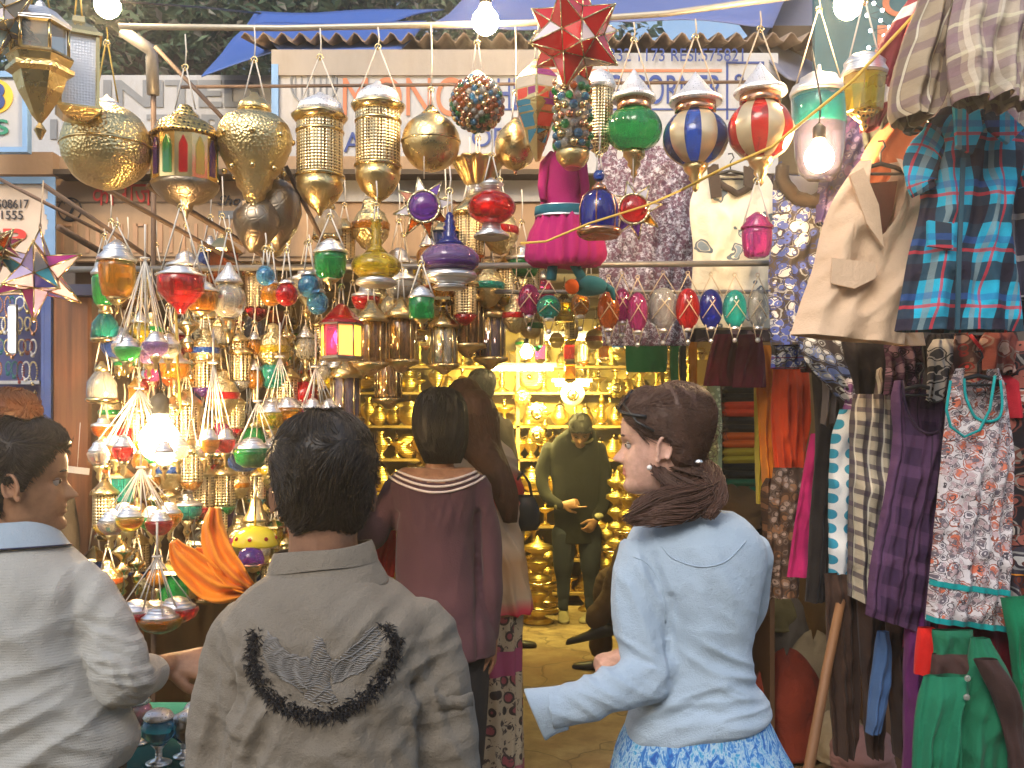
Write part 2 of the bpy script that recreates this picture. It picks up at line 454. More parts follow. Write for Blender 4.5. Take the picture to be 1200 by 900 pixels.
def signs():
    Y = 3.62; r = empty('main_signboard', P(620, 200, Y), 'long white painted signboard with orange letters and phone numbers in blue under the tin roof', 'signboard')
    b = MB(); wb(b, 318, 62, 912, 203, Y, .03); rel(b, r).build('board', PW, r)
    b = MB(); wb(b, 318, 58, 640, 88, Y-.012, .01); rel(b, r).build('top_band', painted('dirty cream band', (.42, .38, .34)), r)
    b = MB(); wb(b, 318, 75, 326, 203, Y-.014, .012); rel(b, r).build('side_band', SKYP, r)
    letters('MONG', 402, 91, 540, 136, Y-.003, ORP, r)
    letters('HE', 583, 92, 612, 128, Y-.003, BLUEP, r)
    letters('G CORNER', 712, 88, 846, 122, Y-.003, BLUEP, r)
    letters('332 1173 RESI:575821', 714, 53+4, 871, 72, Y-.016, BLUEP, r)
    letters('A', 403, 155, 424, 178, Y-.003, BLUEP, r)
    letters('OF', 553, 150, 590, 172, Y-.003, BLUEP, r)
    b = MB(); wb(b, 582, 81, 846, 84, Y-.004, .003); rel(b, r).build('orange_line', ORP, r)
    b = MB(); wb(b, 582, 127, 880, 129, Y-.004, .003)
    for q in ((851, 74, 853.5, 140), (893, 74, 895.5, 140), (851, 72, 895.5, 74.5)): wb(b, *q, Y-.004, .003)
    b.ring(P(866, 92, Y-.003), .012, .005, 14, 5, 'Y'); rel(b, r).build('blue_outline', BLUEP, r)
    b = MB(); c = P(368, 98, Y-.002); b.ring(c, .085, .004, 30, 5, 'Y', 0)
    for k in range(-3, 4): h = sqrt(max(0, .085**2-(k*.023)**2)); b.box((c.x+k*.023, c.y, c.z), (.005, .004, 2*h*.9))
    rel(b, r).build('emblem', GREYP, r)

    Y = 3.95; r = empty('grey_lettered_signboard', P(200, 200, Y), 'white signboard with big grey serif letters behind the brass globe lantern', 'signboard')
    b = MB(); wb(b, 22, 88, 318, 186, Y, .03); rel(b, r).build('board', PW, r)
    o = letters('UNITED', 92, 94, 304, 126, Y-.003, GREYP, r, bold=.03); 
    b = MB()
    letters('TERS', 172, 134, 292, 166, Y-.003, GREYP, r, bold=.03); letters('I', 59, 140, 67, 163, Y-.003, GREYP, r, bold=.03)
    b = MB(); wb(b, 22, 183, 318, 188, Y-.01, .05); rel(b, r).build('bottom_rail', SKYP, r)

    Y = 3.56; r = empty('peach_signboard', P(200, 300, Y), 'peach painted board with a circled number two and red Hindi letters', 'signboard')
    b = MB(); wb(b, 62, 183, 640, 306, Y, .03)
    rel(b, r).build('board', PE, r)
    b = MB()
    for yy in (207, 236, 300): wb(b, 62, yy, 640, yy+1.6, Y-.004, .004)
    rel(b, r).build('batten', plain('dark line', (.14, .09, .05), .7), r)
    b = MB(); wb(b, 62, 198, 640, 204, Y-.1, .1); rel(b, r).build('ledge', plain('dark ledge', (.07, .05, .03), .7), r)
    letters('2', 75, 233, 90, 258, Y-.003, BLKP, r)
    b = MB(); b.ring(P(82, 245.5, Y-.001), S(13.5, Y), .003, 30, 5, 'Y'); rel(b, r).build('number_circle', BLKP, r)
    letters('का गज़', 108, 216, 178, 248, Y-.003, REDP, r)
    letters('Shop', 255, 229, 291, 244, Y-.003, BLKP, r, shear=.4)
    b = MB(); wb(b, 256, 247, 289, 256, Y-.004, .003); rel(b, r).build('painted_bar', GREYP, r)
    b = MB()
    for k in range(16):
        x = 72+k*14+R.uniform(-2, 2); wb(b, x, 262, x+R.uniform(3, 6), 296, Y-.004, .003)
        if k % 3 == 0: wb(b, x+4, 262, x+12, 265, Y-.004, .003)
    rel(b, r).build('faded_lettering', FADE, r)
    b = MB(); wb(b, 395, 205, 640, 236, Y-.012, .008); rel(b, r).build('pale_strip', PW, r)

    Y = 3.45; r = empty('phone_number_signboard', P(20, 330, Y), 'pale board with wavy blue border, phone digits and a red letter over the jewellery stall', 'signboard')
    b = MB(); wb(b, -60, 208, 56, 342, Y, .03); rel(b, r).build('board', plain('pink white board', (.72, .60, .50), .7), r)
    b = MB(); wb(b, -60, 178, 62, 204, Y+.02, .05); rel(b, r).build('upper_board', PE, r)
    b = MB(); wb(b, -60, 207, 64, 215, Y-.01, .008)
    rows = [(56+2.5*sin(k*1.1), 215+k*6) for k in range(22)]
    for x, y in rows: wb(b, x-2, y, 64.5, y+6, Y-.01-.0001*(x % 1), .008)
    rel(b, r).build('wavy_border', SKYP, r)
    letters('0508617', -10, 234, 34, 244, Y-.003, BLKP, r); letters('1555', 2, 247, 27, 257, Y-.003, BLKP, r)
    letters('P', 4, 268, 31, 292, Y-.003, REDP, r, bold=.03)

    Y = 3.3; r = empty('route_number_signboard', P(10, 170, Y), 'small white board in a light blue frame with a yellow disc at the edge', 'signboard')
    b = MB(); wb(b, -50, 90, 26, 172, Y, .02); rel(b, r).build('board', PW, r)
    b = MB(); wb(b, -50, 83, 32, 90, Y-.01, .03); wb(b, 26, 90.2, 32, 172, Y-.01, .03); wb(b, -50, 172.2, 32, 178, Y-.01, .03); rel(b, r).build('blue_frame', SKYP, r)
    b = MB(); b.lathe([(S(20, Y), -.002), (S(20, Y), .002)], 40, P(-5, 113, Y-.002), 0, rot=Matrix.Rotation(pi/2, 3, 'X')); rel(b, r).build('yellow_disc', YELP, r)
    letters('3', -14, 97, 6, 129, Y-.005, BLUEP, r, bold=.03)
    letters('S', -6, 140, 10, 158, Y-.003, GREENP, r, bold=.02)

    Y = 3.5; r = empty('teal_signboard', P(1040, 40, Y), 'dark teal signboard with big orange letters half hidden above the clothes', 'signboard')
    b = MB(); wb(b, 955, -60, 1260, 96, Y, .03); rel(b, r).build('board', plain('teal paint', (.05, .14, .17), .55, var=.3), r)
    letters('O', 1034, -12, 1076, 20, Y-.003, ORP, r, bold=.02)
    letters('1', 1028, 30, 1040, 70, Y-.003, ORP, r, bold=.0)
    b = MB(); wb(b, 940, 98, 1120, 250, Y+.6, .03); rel(b, r).build('lower_board', plain('pale blue board', (.30, .38, .46), .6), r)
signs()

# ---- poles and rods
def rod(name, pts, r, m, label, group=None, cat='rod'):
    q = [P(*p) for p in pts]; b = MB().tube(q, r, 8); o0 = q[0]
    b.v = [(x-o0.x, y-o0.y, z-o0.z) for x, y, z in b.v]
    return tag(b.build(name, m, None, o0), label, cat, group)
rod('hanging_rail', [(140, 31, 3.0), (330, 33, 3.0), (620, 27, 3.0), (780, 16, 3.0), (960, -8, 3.0)], .010, plain('pale painted pipe', (.55, .50, .40), .4, .4), 'pale metal rail at the top from which the brass lanterns hang', cat='rail')
rod('hanging_rail', [(212, 102, 3.3), (880, 96, 3.3)], .006, M['rust'], 'thin dark rail crossing the white signboard behind the lanterns', cat='rail')
rod('hanging_rail', [(60, 316, 3.2), (950, 308, 3.2)], .010, M['steel'], 'grey rail crossing in front of the cream dress and the magenta puppet', cat='rail')
rod('hanging_rail', [(560, 342, 3.3), (960, 342, 3.3)], .007, M['steel'], 'thin grey rail carrying the row of coloured glass discs', cat='rail')
rod('clothes_rail', [(985, -60, 2.3), (985, -60, 4.2)], .012, M['steel'], 'rail running back over the hanging shirts', cat='rail')
rod('awning_pole', [(180, 112, 3.22), (180, 330, 3.22), (180, 620, 3.22), (180, 1076, 3.22)], .009, M['rust'], 'thin dark upright pole standing behind the drum lantern', cat='pole')
rod('awning_pole', [(143, 36, 3.18), (176, 58, 3.2), (178, 66, 3.21), (179.5, 111, 3.22)], .020, M['steel'], 'thick grey pipe bent at its top above the thin pole', cat='pole')
rod('bamboo_stick', [(182, 55, 3.15), (272, 150, 3.1)], .007, M['rust'], 'thin dark stick slanting down from the bent pipe to the pear lantern', 'sticks crossing above the lamps', 'stick')
for i, (a, c, w, l) in enumerate([((-10, 205, 3.1), (125, 275, 3.2), .006, 'thin stick slanting across the phone digits and the circled number'),
        ((50, 216, 3.0), (216, 330, 3.3), .008, 'brown stick slanting from the corner of the peach board'),
        ((118, 218, 3.0), (300, 320, 3.3), .008, 'brown stick starting under the round brass globe'),
        ((172, 217, 2.95), (330, 312, 3.2), .010, 'thick brown stick passing under the drum lantern'),
        ((68, 266, 3.1), (140, 308, 3.4), .011, 'short stub of dark stick tied with cloth above the amber jar'),
        ((335, 195, 3.0), (392, 310, 3.2), .007, 'dark stick slanting beside the lattice cylinder lantern')]):
    rod('bamboo_stick', [a, c], w, M['rust'], l, 'sticks crossing above the lamps', 'stick')
rod('support_stick', [(990, 682, 2.9), (968, 790, 2.8), (947, 905, 2.7), (935, 960, 2.65), (915, 1120, 2.62)], [.014, .015, .016, .016, .016], plain('bare brown wood', (.22, .11, .05), .6, 0, .3, 30, .3), 'bare wooden stick propped under the hanging clothes beside the sacks', cat='stick')

# ---- tarpaulins
def sheet(name, corners, m, label, cat, sag=.05, nz=.03, n=16, th=.006):
    c = [P(*q) for q in corners]; o0 = c[0].copy(); vs = []
    for k in (0, 1):
        for j in range(n+1):
            for i in range(n+1):
                u, v = i/n, j/n
                p = c[0].lerp(c[1], u).lerp(c[3].lerp(c[2], u), v)
                p = p+Vector((0, 0, -sag*sin(pi*u)*sin(pi*v)+nz*noise.noise(p*2.5+Vector((3, 1, 5)))-k*th))
                vs.append(p-o0)
    m1 = n+1; f = []; q0 = m1*m1
    for j in range(n):
        for i in range(n):
            a = j*m1+i; f.append((a, a+1, a+m1+1, a+m1)); f.append((q0+a+m1, q0+a+m1+1, q0+a+1, q0+a))
    for i in range(n):
        f += [(i+1, i, q0+i, q0+i+1), (n*m1+i, n*m1+i+1, q0+n*m1+i+1, q0+n*m1+i), (i*m1, (i+1)*m1, q0+(i+1)*m1, q0+i*m1), ((i+1)*m1+n, i*m1+n, q0+i*m1+n, q0+(i+1)*m1+n)]
    b = MB().add(vs, f)
    return tag(b.build(name, m, None, o0), label, cat)
TARP2 = plain('faded blue sheet', (.15, .19, .42), .5, 0, .4, 6, .2)
TARP = plain('blue plastic sheet', (.05, .12, .42), .45, 0, .5, 6, .25)
sheet('tarpaulin', [(236, 90, 3.75), (330, 60, 3.7), (520, 10, 4.6), (300, 12, 4.6)], TARP, 'blue plastic sheet sloping up over the left end of the tin roof', 'tarpaulin', .03)
sheet('tarpaulin', [(480, 30, 3.62), (905, 26, 3.62), (960, -60, 5.0), (600, -20, 5.0)], TARP2, 'blue plastic sheet lying over the tin roof behind the red star', 'tarpaulin', .02, .05)
sheet('tarpaulin', [(330, 63, 3.62), (470, 58, 3.62), (500, 22, 4.0), (300, 30, 4.0)], TARP, 'strip of blue sheet along the tin roof above the lattice lanterns', 'tarpaulin', .02, .02)
sheet('awning', [(925, 92, 3.4), (850, 12, 4.2), (960, -40, 5), (1010, 90, 4.2)], plain('grey awning cloth', (.16, .17, .24), .7), 'dark grey cloth awning slanting down behind the teal lantern', 'awning', .02)

# ---- tree behind the roofs
def tree(cx, cy, cz, rx, ry, rz, nl, label, seed):
    q = random.Random(seed); r = empty('tree', (cx, cy, 0), label, 'tree', 'trees behind the shops')
    b = MB(); b.tube([(0, 0, -.1), (.05, 0, 1.5), (-.05, .05, 3.0), (.1, 0, cz-.3)], [.22, .18, .15, .10], 10)
    cl = []
    for k in range(26):
        a = q.uniform(0, 2*pi); e = q.uniform(-.7, 1); s = q.uniform(.55, 1)
        p = Vector((rx*s*cos(a)*sqrt(1-e*e), ry*s*sin(a)*sqrt(1-e*e), cz+rz*s*e)); cl.append(p)
        if k % 2 == 0: b.tube([(0, 0, cz-1+.02*k), p*.5+Vector((0, 0, (cz-.6)*.5)), p], [.07, .04, .015], 6)
    b.build('trunk', plain('bark', (.10, .075, .05), .9, 0, .5, 20, .4), r)
    b = MB(); 
    for k in range(nl):
        c = q.choice(cl)
        p = c+Vector((q.gauss(0, .34), q.gauss(0, .3), q.gauss(0, .26)))
        s = q.uniform(.035, .075); ax = Vector((q.uniform(-1, 1), q.uniform(-1, 1), q.uniform(-.6, .6))).normalized(); up = ax.orthogonal().normalized(); 
        if q.random() < .5: up = ax.cross(up)
        w = ax.cross(up)*s*.5
        b.add([p-ax*s, p-w+up*.01, p+ax*s, p+w+up*.01], [(0, 1, 2, 3)], 0 if q.random() < .86 else 1, False)
    leaf = plain('leaf green', (.09, .15, .07), .5, var=.5, bscale=8); l2 = plain('pale leaf', (.30, .28, .22), .5)
    b.build('crown', [leaf, l2], r)
tree(-3.0, 9.0, 5.2, 1.9, 1.0, .95, 15000, 'dense dark green tree above the grey lettered signboard', 3)
tree(-.7, 9.8, 5.8, 1.9, .9, .85, 12000, 'dark tree crown behind the blue plastic sheets', 4)
tree(-4.6, 10.8, 5.2, 1.5, 1.0, 1.3, 7000, 'dark tree crown behind the brass hexagonal lantern', 5)

# ---- unseen buildings added behind the camera to give the brass darker reflections
def reflection_row():
    for i, (x, w, h, c) in enumerate([(-5, 6, 5.5, (.30, .24, .18)), (1.2, 6, 6.5, (.35, .33, .28)), (7.5, 6, 5.0, (.28, .20, .15))]):
        r = empty('shop_building', (x, -7, 0), ['low tan shop building', 'tall pale shop building', 'low brown shop building'][i]+' on the far side of the lane', 'building', 'buildings across the lane')
        MB().box((0, -2, h/2), (w-.1, 4, h)).build('wall', plain('render %d' % i, c, .9, 0, .3, 6, .3), r)
        b = MB()
        for k in range(3): b.box((-2+k*2, .03, 1.2), (1.5, .06, 2.2)); 
        b.build('shutter', plain('shutter %d' % i, (.05, .07, .09), .6), r)
        b = MB()
        for k in range(3): b.box((-2+k*2, .03, 3.9), (1.0, .06, 1.1))
        b.build('window', plain('window %d' % i, (.03, .035, .04), .2), r)
reflection_row()
def bulb(px, py, Y, label, power, r=.034, cold=None, color=(1, .66, .32), group='bare lit bulbs hanging over the stall'):
    c = P(px, py, Y)
    root = empty('light_bulb', c, label, 'light bulb', group)
    k = r/.03
    MB().lathe([(.0005, -.036*k), (.014*k, -.033*k), (.026*k, -.018*k), (.03*k, 0), (.027*k, .016*k), (.018*k, .034*k), (.013*k, .046*k)], 20).build('glass_bulb', M['bulb'], root)
    MB().lathe([(.014*k, .046*k), (.016*k, .05*k), (.016*k, .075*k), (.005, .085*k)], 14).tube([(0, 0, .08*k), (.005, 0, .16), (-.02, 0, .30)], .003, 5).build('socket', M['black'], root)
    l = bpy.data.lights.new('bulb_light', 'POINT'); l.energy = power; l.color = color; l.shadow_soft_size = r*1.15
    o = bpy.data.objects.new('bulb_light', l); COL.objects.link(o); o.parent = root; o.location = (0, 0, 0)
    o.visible_camera = False if False else True
    return root
def arc(r0, z0, r1, z1, bulge=0.0, n=6):
    """curved piece of profile between two points, bulging outwards."""
    out = []
    for i in range(n+1):
        t = i/n; k = 4*t*(1-t)*bulge
        dr, dz = r1-r0, z1-z0; L = sqrt(dr*dr+dz*dz) or 1
        out.append((max(.05, r0+dr*t+k*dz/L), z0+dz*t-k*dr/L))
    return out
def ell(rx, rz, z=0, a0=-90, a1=90, n=14):
    return [(max(.05, rx*cos(radians(a0+(a1-a0)*i/n))), z+rz*sin(radians(a0+(a1-a0)*i/n))) for i in range(n+1)]
LN = 'glass and brass lanterns hanging in front of the shop'
def L(px, py, Y, label, parts, cord=None, name='lantern', cat='lantern', group=LN, tilt=0, rz=0, cm='white_cord'):
    k = Y/FPX
    r = empty(name, P(px, py, Y), label, cat, group)
    r.rotation_euler = (0, tilt, rz)
    for pn, mt, prof, kw in parts:
        b = MB(); kw = dict(kw)
        if callable(prof): prof(b, k)
        else: b.lathe([(a*k, z*k) for a, z in prof], **({'seg': 24} | kw))
        sd = R.uniform(0, 50); b.v = [tuple(Vector(v)*(1+.035*noise.noise(Vector(v)/(16*k)+Vector((sd, 0, 0))))) for v in b.v]
        mm = [M[x] if isinstance(x, str) else x for x in (mt if isinstance(mt, (list, tuple)) else [mt])]
        b.build(pn, mm, r)
    if cord:
        w, z0, z1, top = cord[:4]; n = cord[4] if len(cord) > 4 else 2
        b = MB(); rr = .0022*max(1, 24*k/ .06*.1)
        for i in range(n):
            a = pi*i/ (n/2) if n > 2 else pi*i
            sl = [(lerp(w*cos(a), 0 if n > 2 else 1.5*cos(a), t), lerp(w*sin(a)*.8, 0, t), lerp(z0, z1, t)) for t in (0, .5, 1)]
            b.tube([(x*k, y*k, z*k) for x, y, z in sl], .0024, 5)
        if top > z1: b.tube([(0, 0, z1*k), (.003, 0, (z1+top)/2*k), (0, 0, top*k)], .0022, 5)
        b.build('cord', M[cm], r)
        b = MB().ring((0, 0, (z1+1)*k), .009, .002, 14, 5, 'Y'); b.lathe([(.004, z1*k-.004), (.004, z1*k+.004)], 8)
        b.build('hanging_ring', M['brass_smooth'], r)
    return r
FL = dict(sm=False)
def stripes_mif(n, per, a=0, b=1):
    return lambda j, k: a if (j//n) % 2 == 0 else b

# ---------- front row of big lanterns, named one by one
def front_row():
    L(125, 172, 2.85, 'big hammered brass globe lantern with a flared silver shade on it, beside the hexagonal lantern', [
        ('globe', 'brass', ell(51, 50, 0, -88, 80, 22), {'seg': 48}),
        ('cap', 'silver_p', [(20, 44), (16, 50), (9, 56), (5, 57), (3, 60), (.1, 62)], {}),
        ('band', 'brass_smooth', [(51, -2), (52.5, -1), (52.5, 1), (51, 2)], {'seg': 48})], (14, 48, 120, 140), cm='ycord')
    # gilt drum with coloured panes
    def panes(b, k):
        n = 12
        for i in range(n):
            a0 = 2*pi*i/n+.06; a1 = 2*pi*(i+1)/n-.06; rr = 37.6*k; p = []
            am = (a0+a1)/2; hw = (a1-a0)/2*.62
            pts = [(am-hw, -20), (am+hw, -20), (am+hw, 12), (am+hw*.6, 17), (am, 23), (am-hw*.6, 17), (am-hw, 12)]
            vs = [(rr*cos(a), rr*sin(a), z*k) for a, z in pts]+[(rr*.97*cos(a), rr*.97*sin(a), z*k) for a, z in pts]
            b.add(vs, [tuple(range(7))]+[(j+1, j, j+7, (j+1) % 7+7) if j < 6 else (0, 6, 13, 7) for j in range(7)], i % 4, False)
    L(217, 190, 2.9, 'gilt drum lantern with green, red, yellow and violet glass panes under a pierced dome', [
        ('drum', 'brass_smooth', [(35, -26), (37, -26), (37, 27), (35, 27)], {'seg': 12, **FL}),
        ('pane', ['g_green', 'g_red', 'g_yellow', 'g_purple'], panes, {}),
        ('dome', 'brass_pierced', [(41, 27), (41, 30), (37, 33), (33, 42), (24, 48), (15, 50), (15, 55), (10, 60), (8, 64), (3, 66)], {'seg': 12}),
        ('bowl', 'dark_metal', [(2, -68), (4, -60), (8, -58), (10, -50), (22, -46), (33, -38), (38, -32), (40, -27), (38, -25)], {'seg': 12})], (12, 62, 110, 150))
    L(298, 175, 2.95, 'pear shaped beaten brass lantern with a pointed studded tail, next to the lattice cylinder', [
        ('body', 'brass', ell(44, 30, 12, 0, 62, 8)[::-1][::-1] if False else [(3, -74), (6, -68), (5, -64), (12, -58), (14, -50), (20, -44), (22, -34), (31, -24), (37, -12), (43, 2), (44, 14), (41, 26), (33, 36), (22, 42), (16, 44)], {'seg': 40}),
        ('neck', 'brass_fine', [(18, 43), (20, 46), (18, 52), (12, 58), (6, 62), (4, 66)], {}),
        ('stud', 'brass_smooth', lambda b, k: [b.ball((44*k*cos(a)*s, 44*k*sin(a)*s, z*k), 3.6*k, 8, 6) for s, z in ((1.0, 10), (.76, -27)) for a in [i*pi/4+.2 for i in range(8)]], {})], (13, 56, 104, 145))
    for (x, y, w, lab, tp) in ((375, 180, 30, 'tall brass lattice cylinder lantern, paler one of the pair, beside the pear shaped lantern', 147), (443, 168, 29, 'tall bright brass lattice cylinder lantern beside the round engraved globe', 136)):
        q = w/29
        L(x, y, 2.95, lab, [
            ('cylinder', 'brass_lattice', [(25*q, -28), (26*q, -27), (26*q, 36), (25*q, 37)], {'seg': 36}),
            ('brim', 'brass_smooth', [(26*q, 35), (31*q, 41), (32*q, 43), (30*q, 45), (25*q, 45)], {'seg': 36}),
            ('dome', 'silver_p', [(26*q, 44), (27*q, 50), (24*q, 58), (16*q, 64), (8*q, 67), (4, 69), (3, 72)], {'seg': 28}),
            ('hoop', 'brass_smooth', [(25.5*q, -30), (28*q, -28), (28*q, -26), (25.5*q, -24)], {'seg': 36}), ('hoop', 'brass_smooth', [(25.5*q, 22), (27.6*q, 24), (27.6*q, 26), (25.5*q, 28)], {'seg': 36}),
            ('bowl', 'brass_fine', [(2, -72), (4, -67), (12, -62), (20, -54), (26*q, -42), (27*q, -30)], {'seg': 28})], (27*q, 46, 112, tp))
    L(505, 166, 2.95, 'round engraved brass globe lantern with a seam round its middle', [
        ('globe', 'brass_fine', ell(34, 34, -1, -86, 82, 20), {'seg': 40}),
        ('seam', 'brass_smooth', [(34, -2.4), (35, -1.8), (35, .2), (34, .8)], {'seg': 40}),
        ('cap', 'brass_pierced', [(12, 30), (11, 34), (6, 38), (3, 42)], {})], (2, 40, 60, 138))
    L(604, 170, 3.05, 'small egg shaped brass lantern tucked behind the painted wooden lantern', [
        ('globe', 'brass_fine', [(1, -30), (10, -27), (19, -20), (24, -9), (24, 3), (20, 14), (13, 22), (7, 27), (4, 31)], {'seg': 32}), ('tip', 'copper', [(.5, -35), (2, -33), (3, -30)], {})], (4, 30, 60, 140))
    # beaded ball
    def beads(rx, rz, n, br, dz=0, cyl=False):
        def f(b, k):
            q = random.Random(n)
            for i in range(n):
                if cyl:
                    a = 2*pi*((i % cyl)+.5*((i//cyl) % 2))/cyl; z = (i//cyl)*br*2.1-rz+br; x, y = rx*cos(a), rx*sin(a)
                else:
                    zz = 1-2*(i+.5)/n; a = i*2.39996; s = sqrt(1-zz*zz); x, y, z = rx*s*cos(a), rx*s*sin(a), rz*zz
                b.ball((x*k, y*k, (z+dz)*k), br*k*q.uniform(.8, 1.1), 8, 5, q.randrange(6))
        return f
    BM = ['g_sky', 'g_orange', 'copper', 'brass_smooth', 'g_green', 'g_clear']
    L(559, 122, 2.9, 'ball lantern covered in coloured glass beads under the bare bulb', [
        ('core', 'dark_metal', ell(28, 28), {}), ('bead', BM, beads(29, 30, 210, 4.2), {}), ('cap', 'silver_p', [(13, 28), (10, 34), (4, 38)], {})], (6, 34, 70, 100))
    L(671, 135, 2.8, 'bead studded cylinder hanging under the tip of the red star', [
        ('core', 'dark_metal', [(18, -45), (19, -44), (19, 43), (14, 48), (3, 52)], {}), ('bead', BM, beads(19.5, 42, 90, 5.2, 0, 12), {}),
        ('base', 'brass_fine', [(10, -62), (15, -58), (19, -52), (20, -46), (19, -42)], {})], (5, 50, 80, 130))
    L(702, 130, 3.0, 'pale gold lattice tube lantern with a white metal dome behind the bead studded cylinder', [
        ('cylinder', 'brass_lattice', [(2, -52), (10, -46), (16, -32), (17, 24), (16, 26)], {}), ('dome', 'silver_p', [(19, 24), (20, 30), (16, 40), (8, 46), (2, 49)], {})], (12, 44, 80, 110))
    # painted wooden rhombus
    pm = [plain('wood paint %d' % i, c, .5) for i, c in enumerate([(.70, .06, .03), (.03, .20, .30), (.55, .38, .12), (.30, .03, .16), (.65, .15, .05), (.60, .52, .40)])]
    def wood(b, k):
        rings = [(3, -58), (24, -6), (28, 8), (28, 34), (19, 44), (8, 56)]
        q = random.Random(5); seg = 6
        for i in range(len(rings)-1):
            for j in range(seg):
                a0, a1 = 2*pi*j/seg+.35, 2*pi*(j+1)/seg+.35; (r0, z0), (r1, z1) = rings[i], rings[i+1]
                nb = 3 if i in (0,) else (2 if i in (1, 2) else 2)
                for s in range(nb):
                    t0, t1 = s/nb+.03, (s+1)/nb-.03
                    def pt(a, t, d=1.0): rr = lerp(r0, r1, t)*d; return (rr*cos(a)*k, rr*sin(a)*k, lerp(z0, z1, t)*k)
                    def face(x0, x1, mi):
                        f = lambda x, t, d: tuple(Vector(pt(a0, t, d)).lerp(Vector(pt(a1, t, d)), x))
                        b.add([f(x0, t0, 1.015), f(x1, t0, 1.015), f(x1, t1, 1.015), f(x0, t1, 1.015), f(x0, t0, .97), f(x1, t0, .97), f(x1, t1, .97), f(x0, t1, .97)],
                              [(0, 1, 2, 3), (4, 7, 6, 5), (0, 4, 5, 1), (1, 5, 6, 2), (2, 6, 7, 3), (3, 7, 4, 0)], mi, False)
                    if i == 2 and s == 0: face(.08, .55, 0); face(.6, .94, 3)
                    else: face(.05, .95, q.choice([0, 1, 3, 4, 5, 1]))
    L(630, 130, 2.9, 'six sided painted wooden lantern with red, teal and purple panels tapering to a point', [
        ('frame', 'brass_fine', [(3, -58), (24, -6), (28, 8), (28, 34), (19, 44), (8, 56), (4, 60)], {'seg': 6, 'twist': .35, **FL}), ('painted_panel', pm, wood, {})], (3, 58, 90, 110), rz=.1)
    # glass onions with white pierced caps
    def onion(x, y, Y, r, h, gm, lab, striped=False, flute=0, tp=0, foot=True, capw=None):
        cw = capw or r*.82
        gp = ell(r, h, 0, -78, 66, 16)
        kw = {'seg': 48}
        if striped: kw['mif'] = stripes_mif(4, 0); gm = [gm, M_STRIPE]
        if flute: kw.update(flute=flute, famp=.12)
        top = h*.9
        pr = [('glass', gm, gp, kw),
              ('collar', 'copper', [(r*.62, top-2), (r*.64, top), (r*.62, top+10), (r*.5, top+11)], {}),
              ('cap', 'silver_p', [(cw*.95, top+9), (cw, top+11), (cw*.97, top+15), (cw*.7, top+20), (cw*.5, top+28), (cw*.28, top+36), (cw*.1, top+44), (.3, top+48)], {'seg': 32})]
        if foot: pr.append(('foot', 'brass_fine', [(1, -h-30), (4, -h-25), (3, -h-20), (8, -h-14), (7, -h-10), (13, -h-4), (r*.4, -h+3)], {}))
        return L(x, y, Y, lab, pr, (cw*.92, top+10, tp-22 if tp else top+70, tp or 0), cm='cord')
    onion(743, 152, 2.95, 32, 27, 'g_green', 'ribbed green glass onion lantern with a white pointed cap', flute=16, tp=126)
    onion(815, 162, 2.85, 38, 34, 'g_blue', 'blue and white striped glass onion lantern with a white pointed cap', True, tp=140)
    onion(891, 153, 2.75, 38, 36, 'g_red', 'red and gold striped glass onion lantern hanging on the yellow cable', True, tp=140)
    L(960, 138, 2.9, 'blue green glass bell lantern with a white beaten cap beside the low lit bulb', [
        ('glass', 'g_smoke', [(16, -72), (24, -64), (28, -45), (30, -10), (31, 12), (31, 22)], {'seg': 32}), ('teal_rim', 'g_teal', [(30.6, -10), (31.4, -8), (31.8, 8), (31.6, 26), (30, 27)], {'seg': 32}),
        ('cap', 'silver', [(33, 25), (34, 29), (31, 37), (24, 40), (21, 47), (10, 52), (3, 55), (2, 62)], {'seg': 32})], (28, 36, 126, 138), cm='cord')
    L(1013, 98, 2.6, 'yellow glass bucket lantern with a white beaten lid at the foot of the hanging shirts', [
        ('glass', 'g_yellow', [(19, -34), (21, -33), (25, 8), (24, 9)], {'seg': 10, **FL}), ('cap', 'silver', [(26, 8), (27, 13), (23, 20), (24, 24), (16, 32), (6, 36)], {'seg': 28}),
        ('foot', 'brass_pierced', [(1, -56), (5, -50), (4, -46), (12, -40), (17, -34)], {})], (20, 20, 95, 110))
M_STRIPE = plain('gilt white stripe', (.68, .56, .36), .3, .5)
front_row()

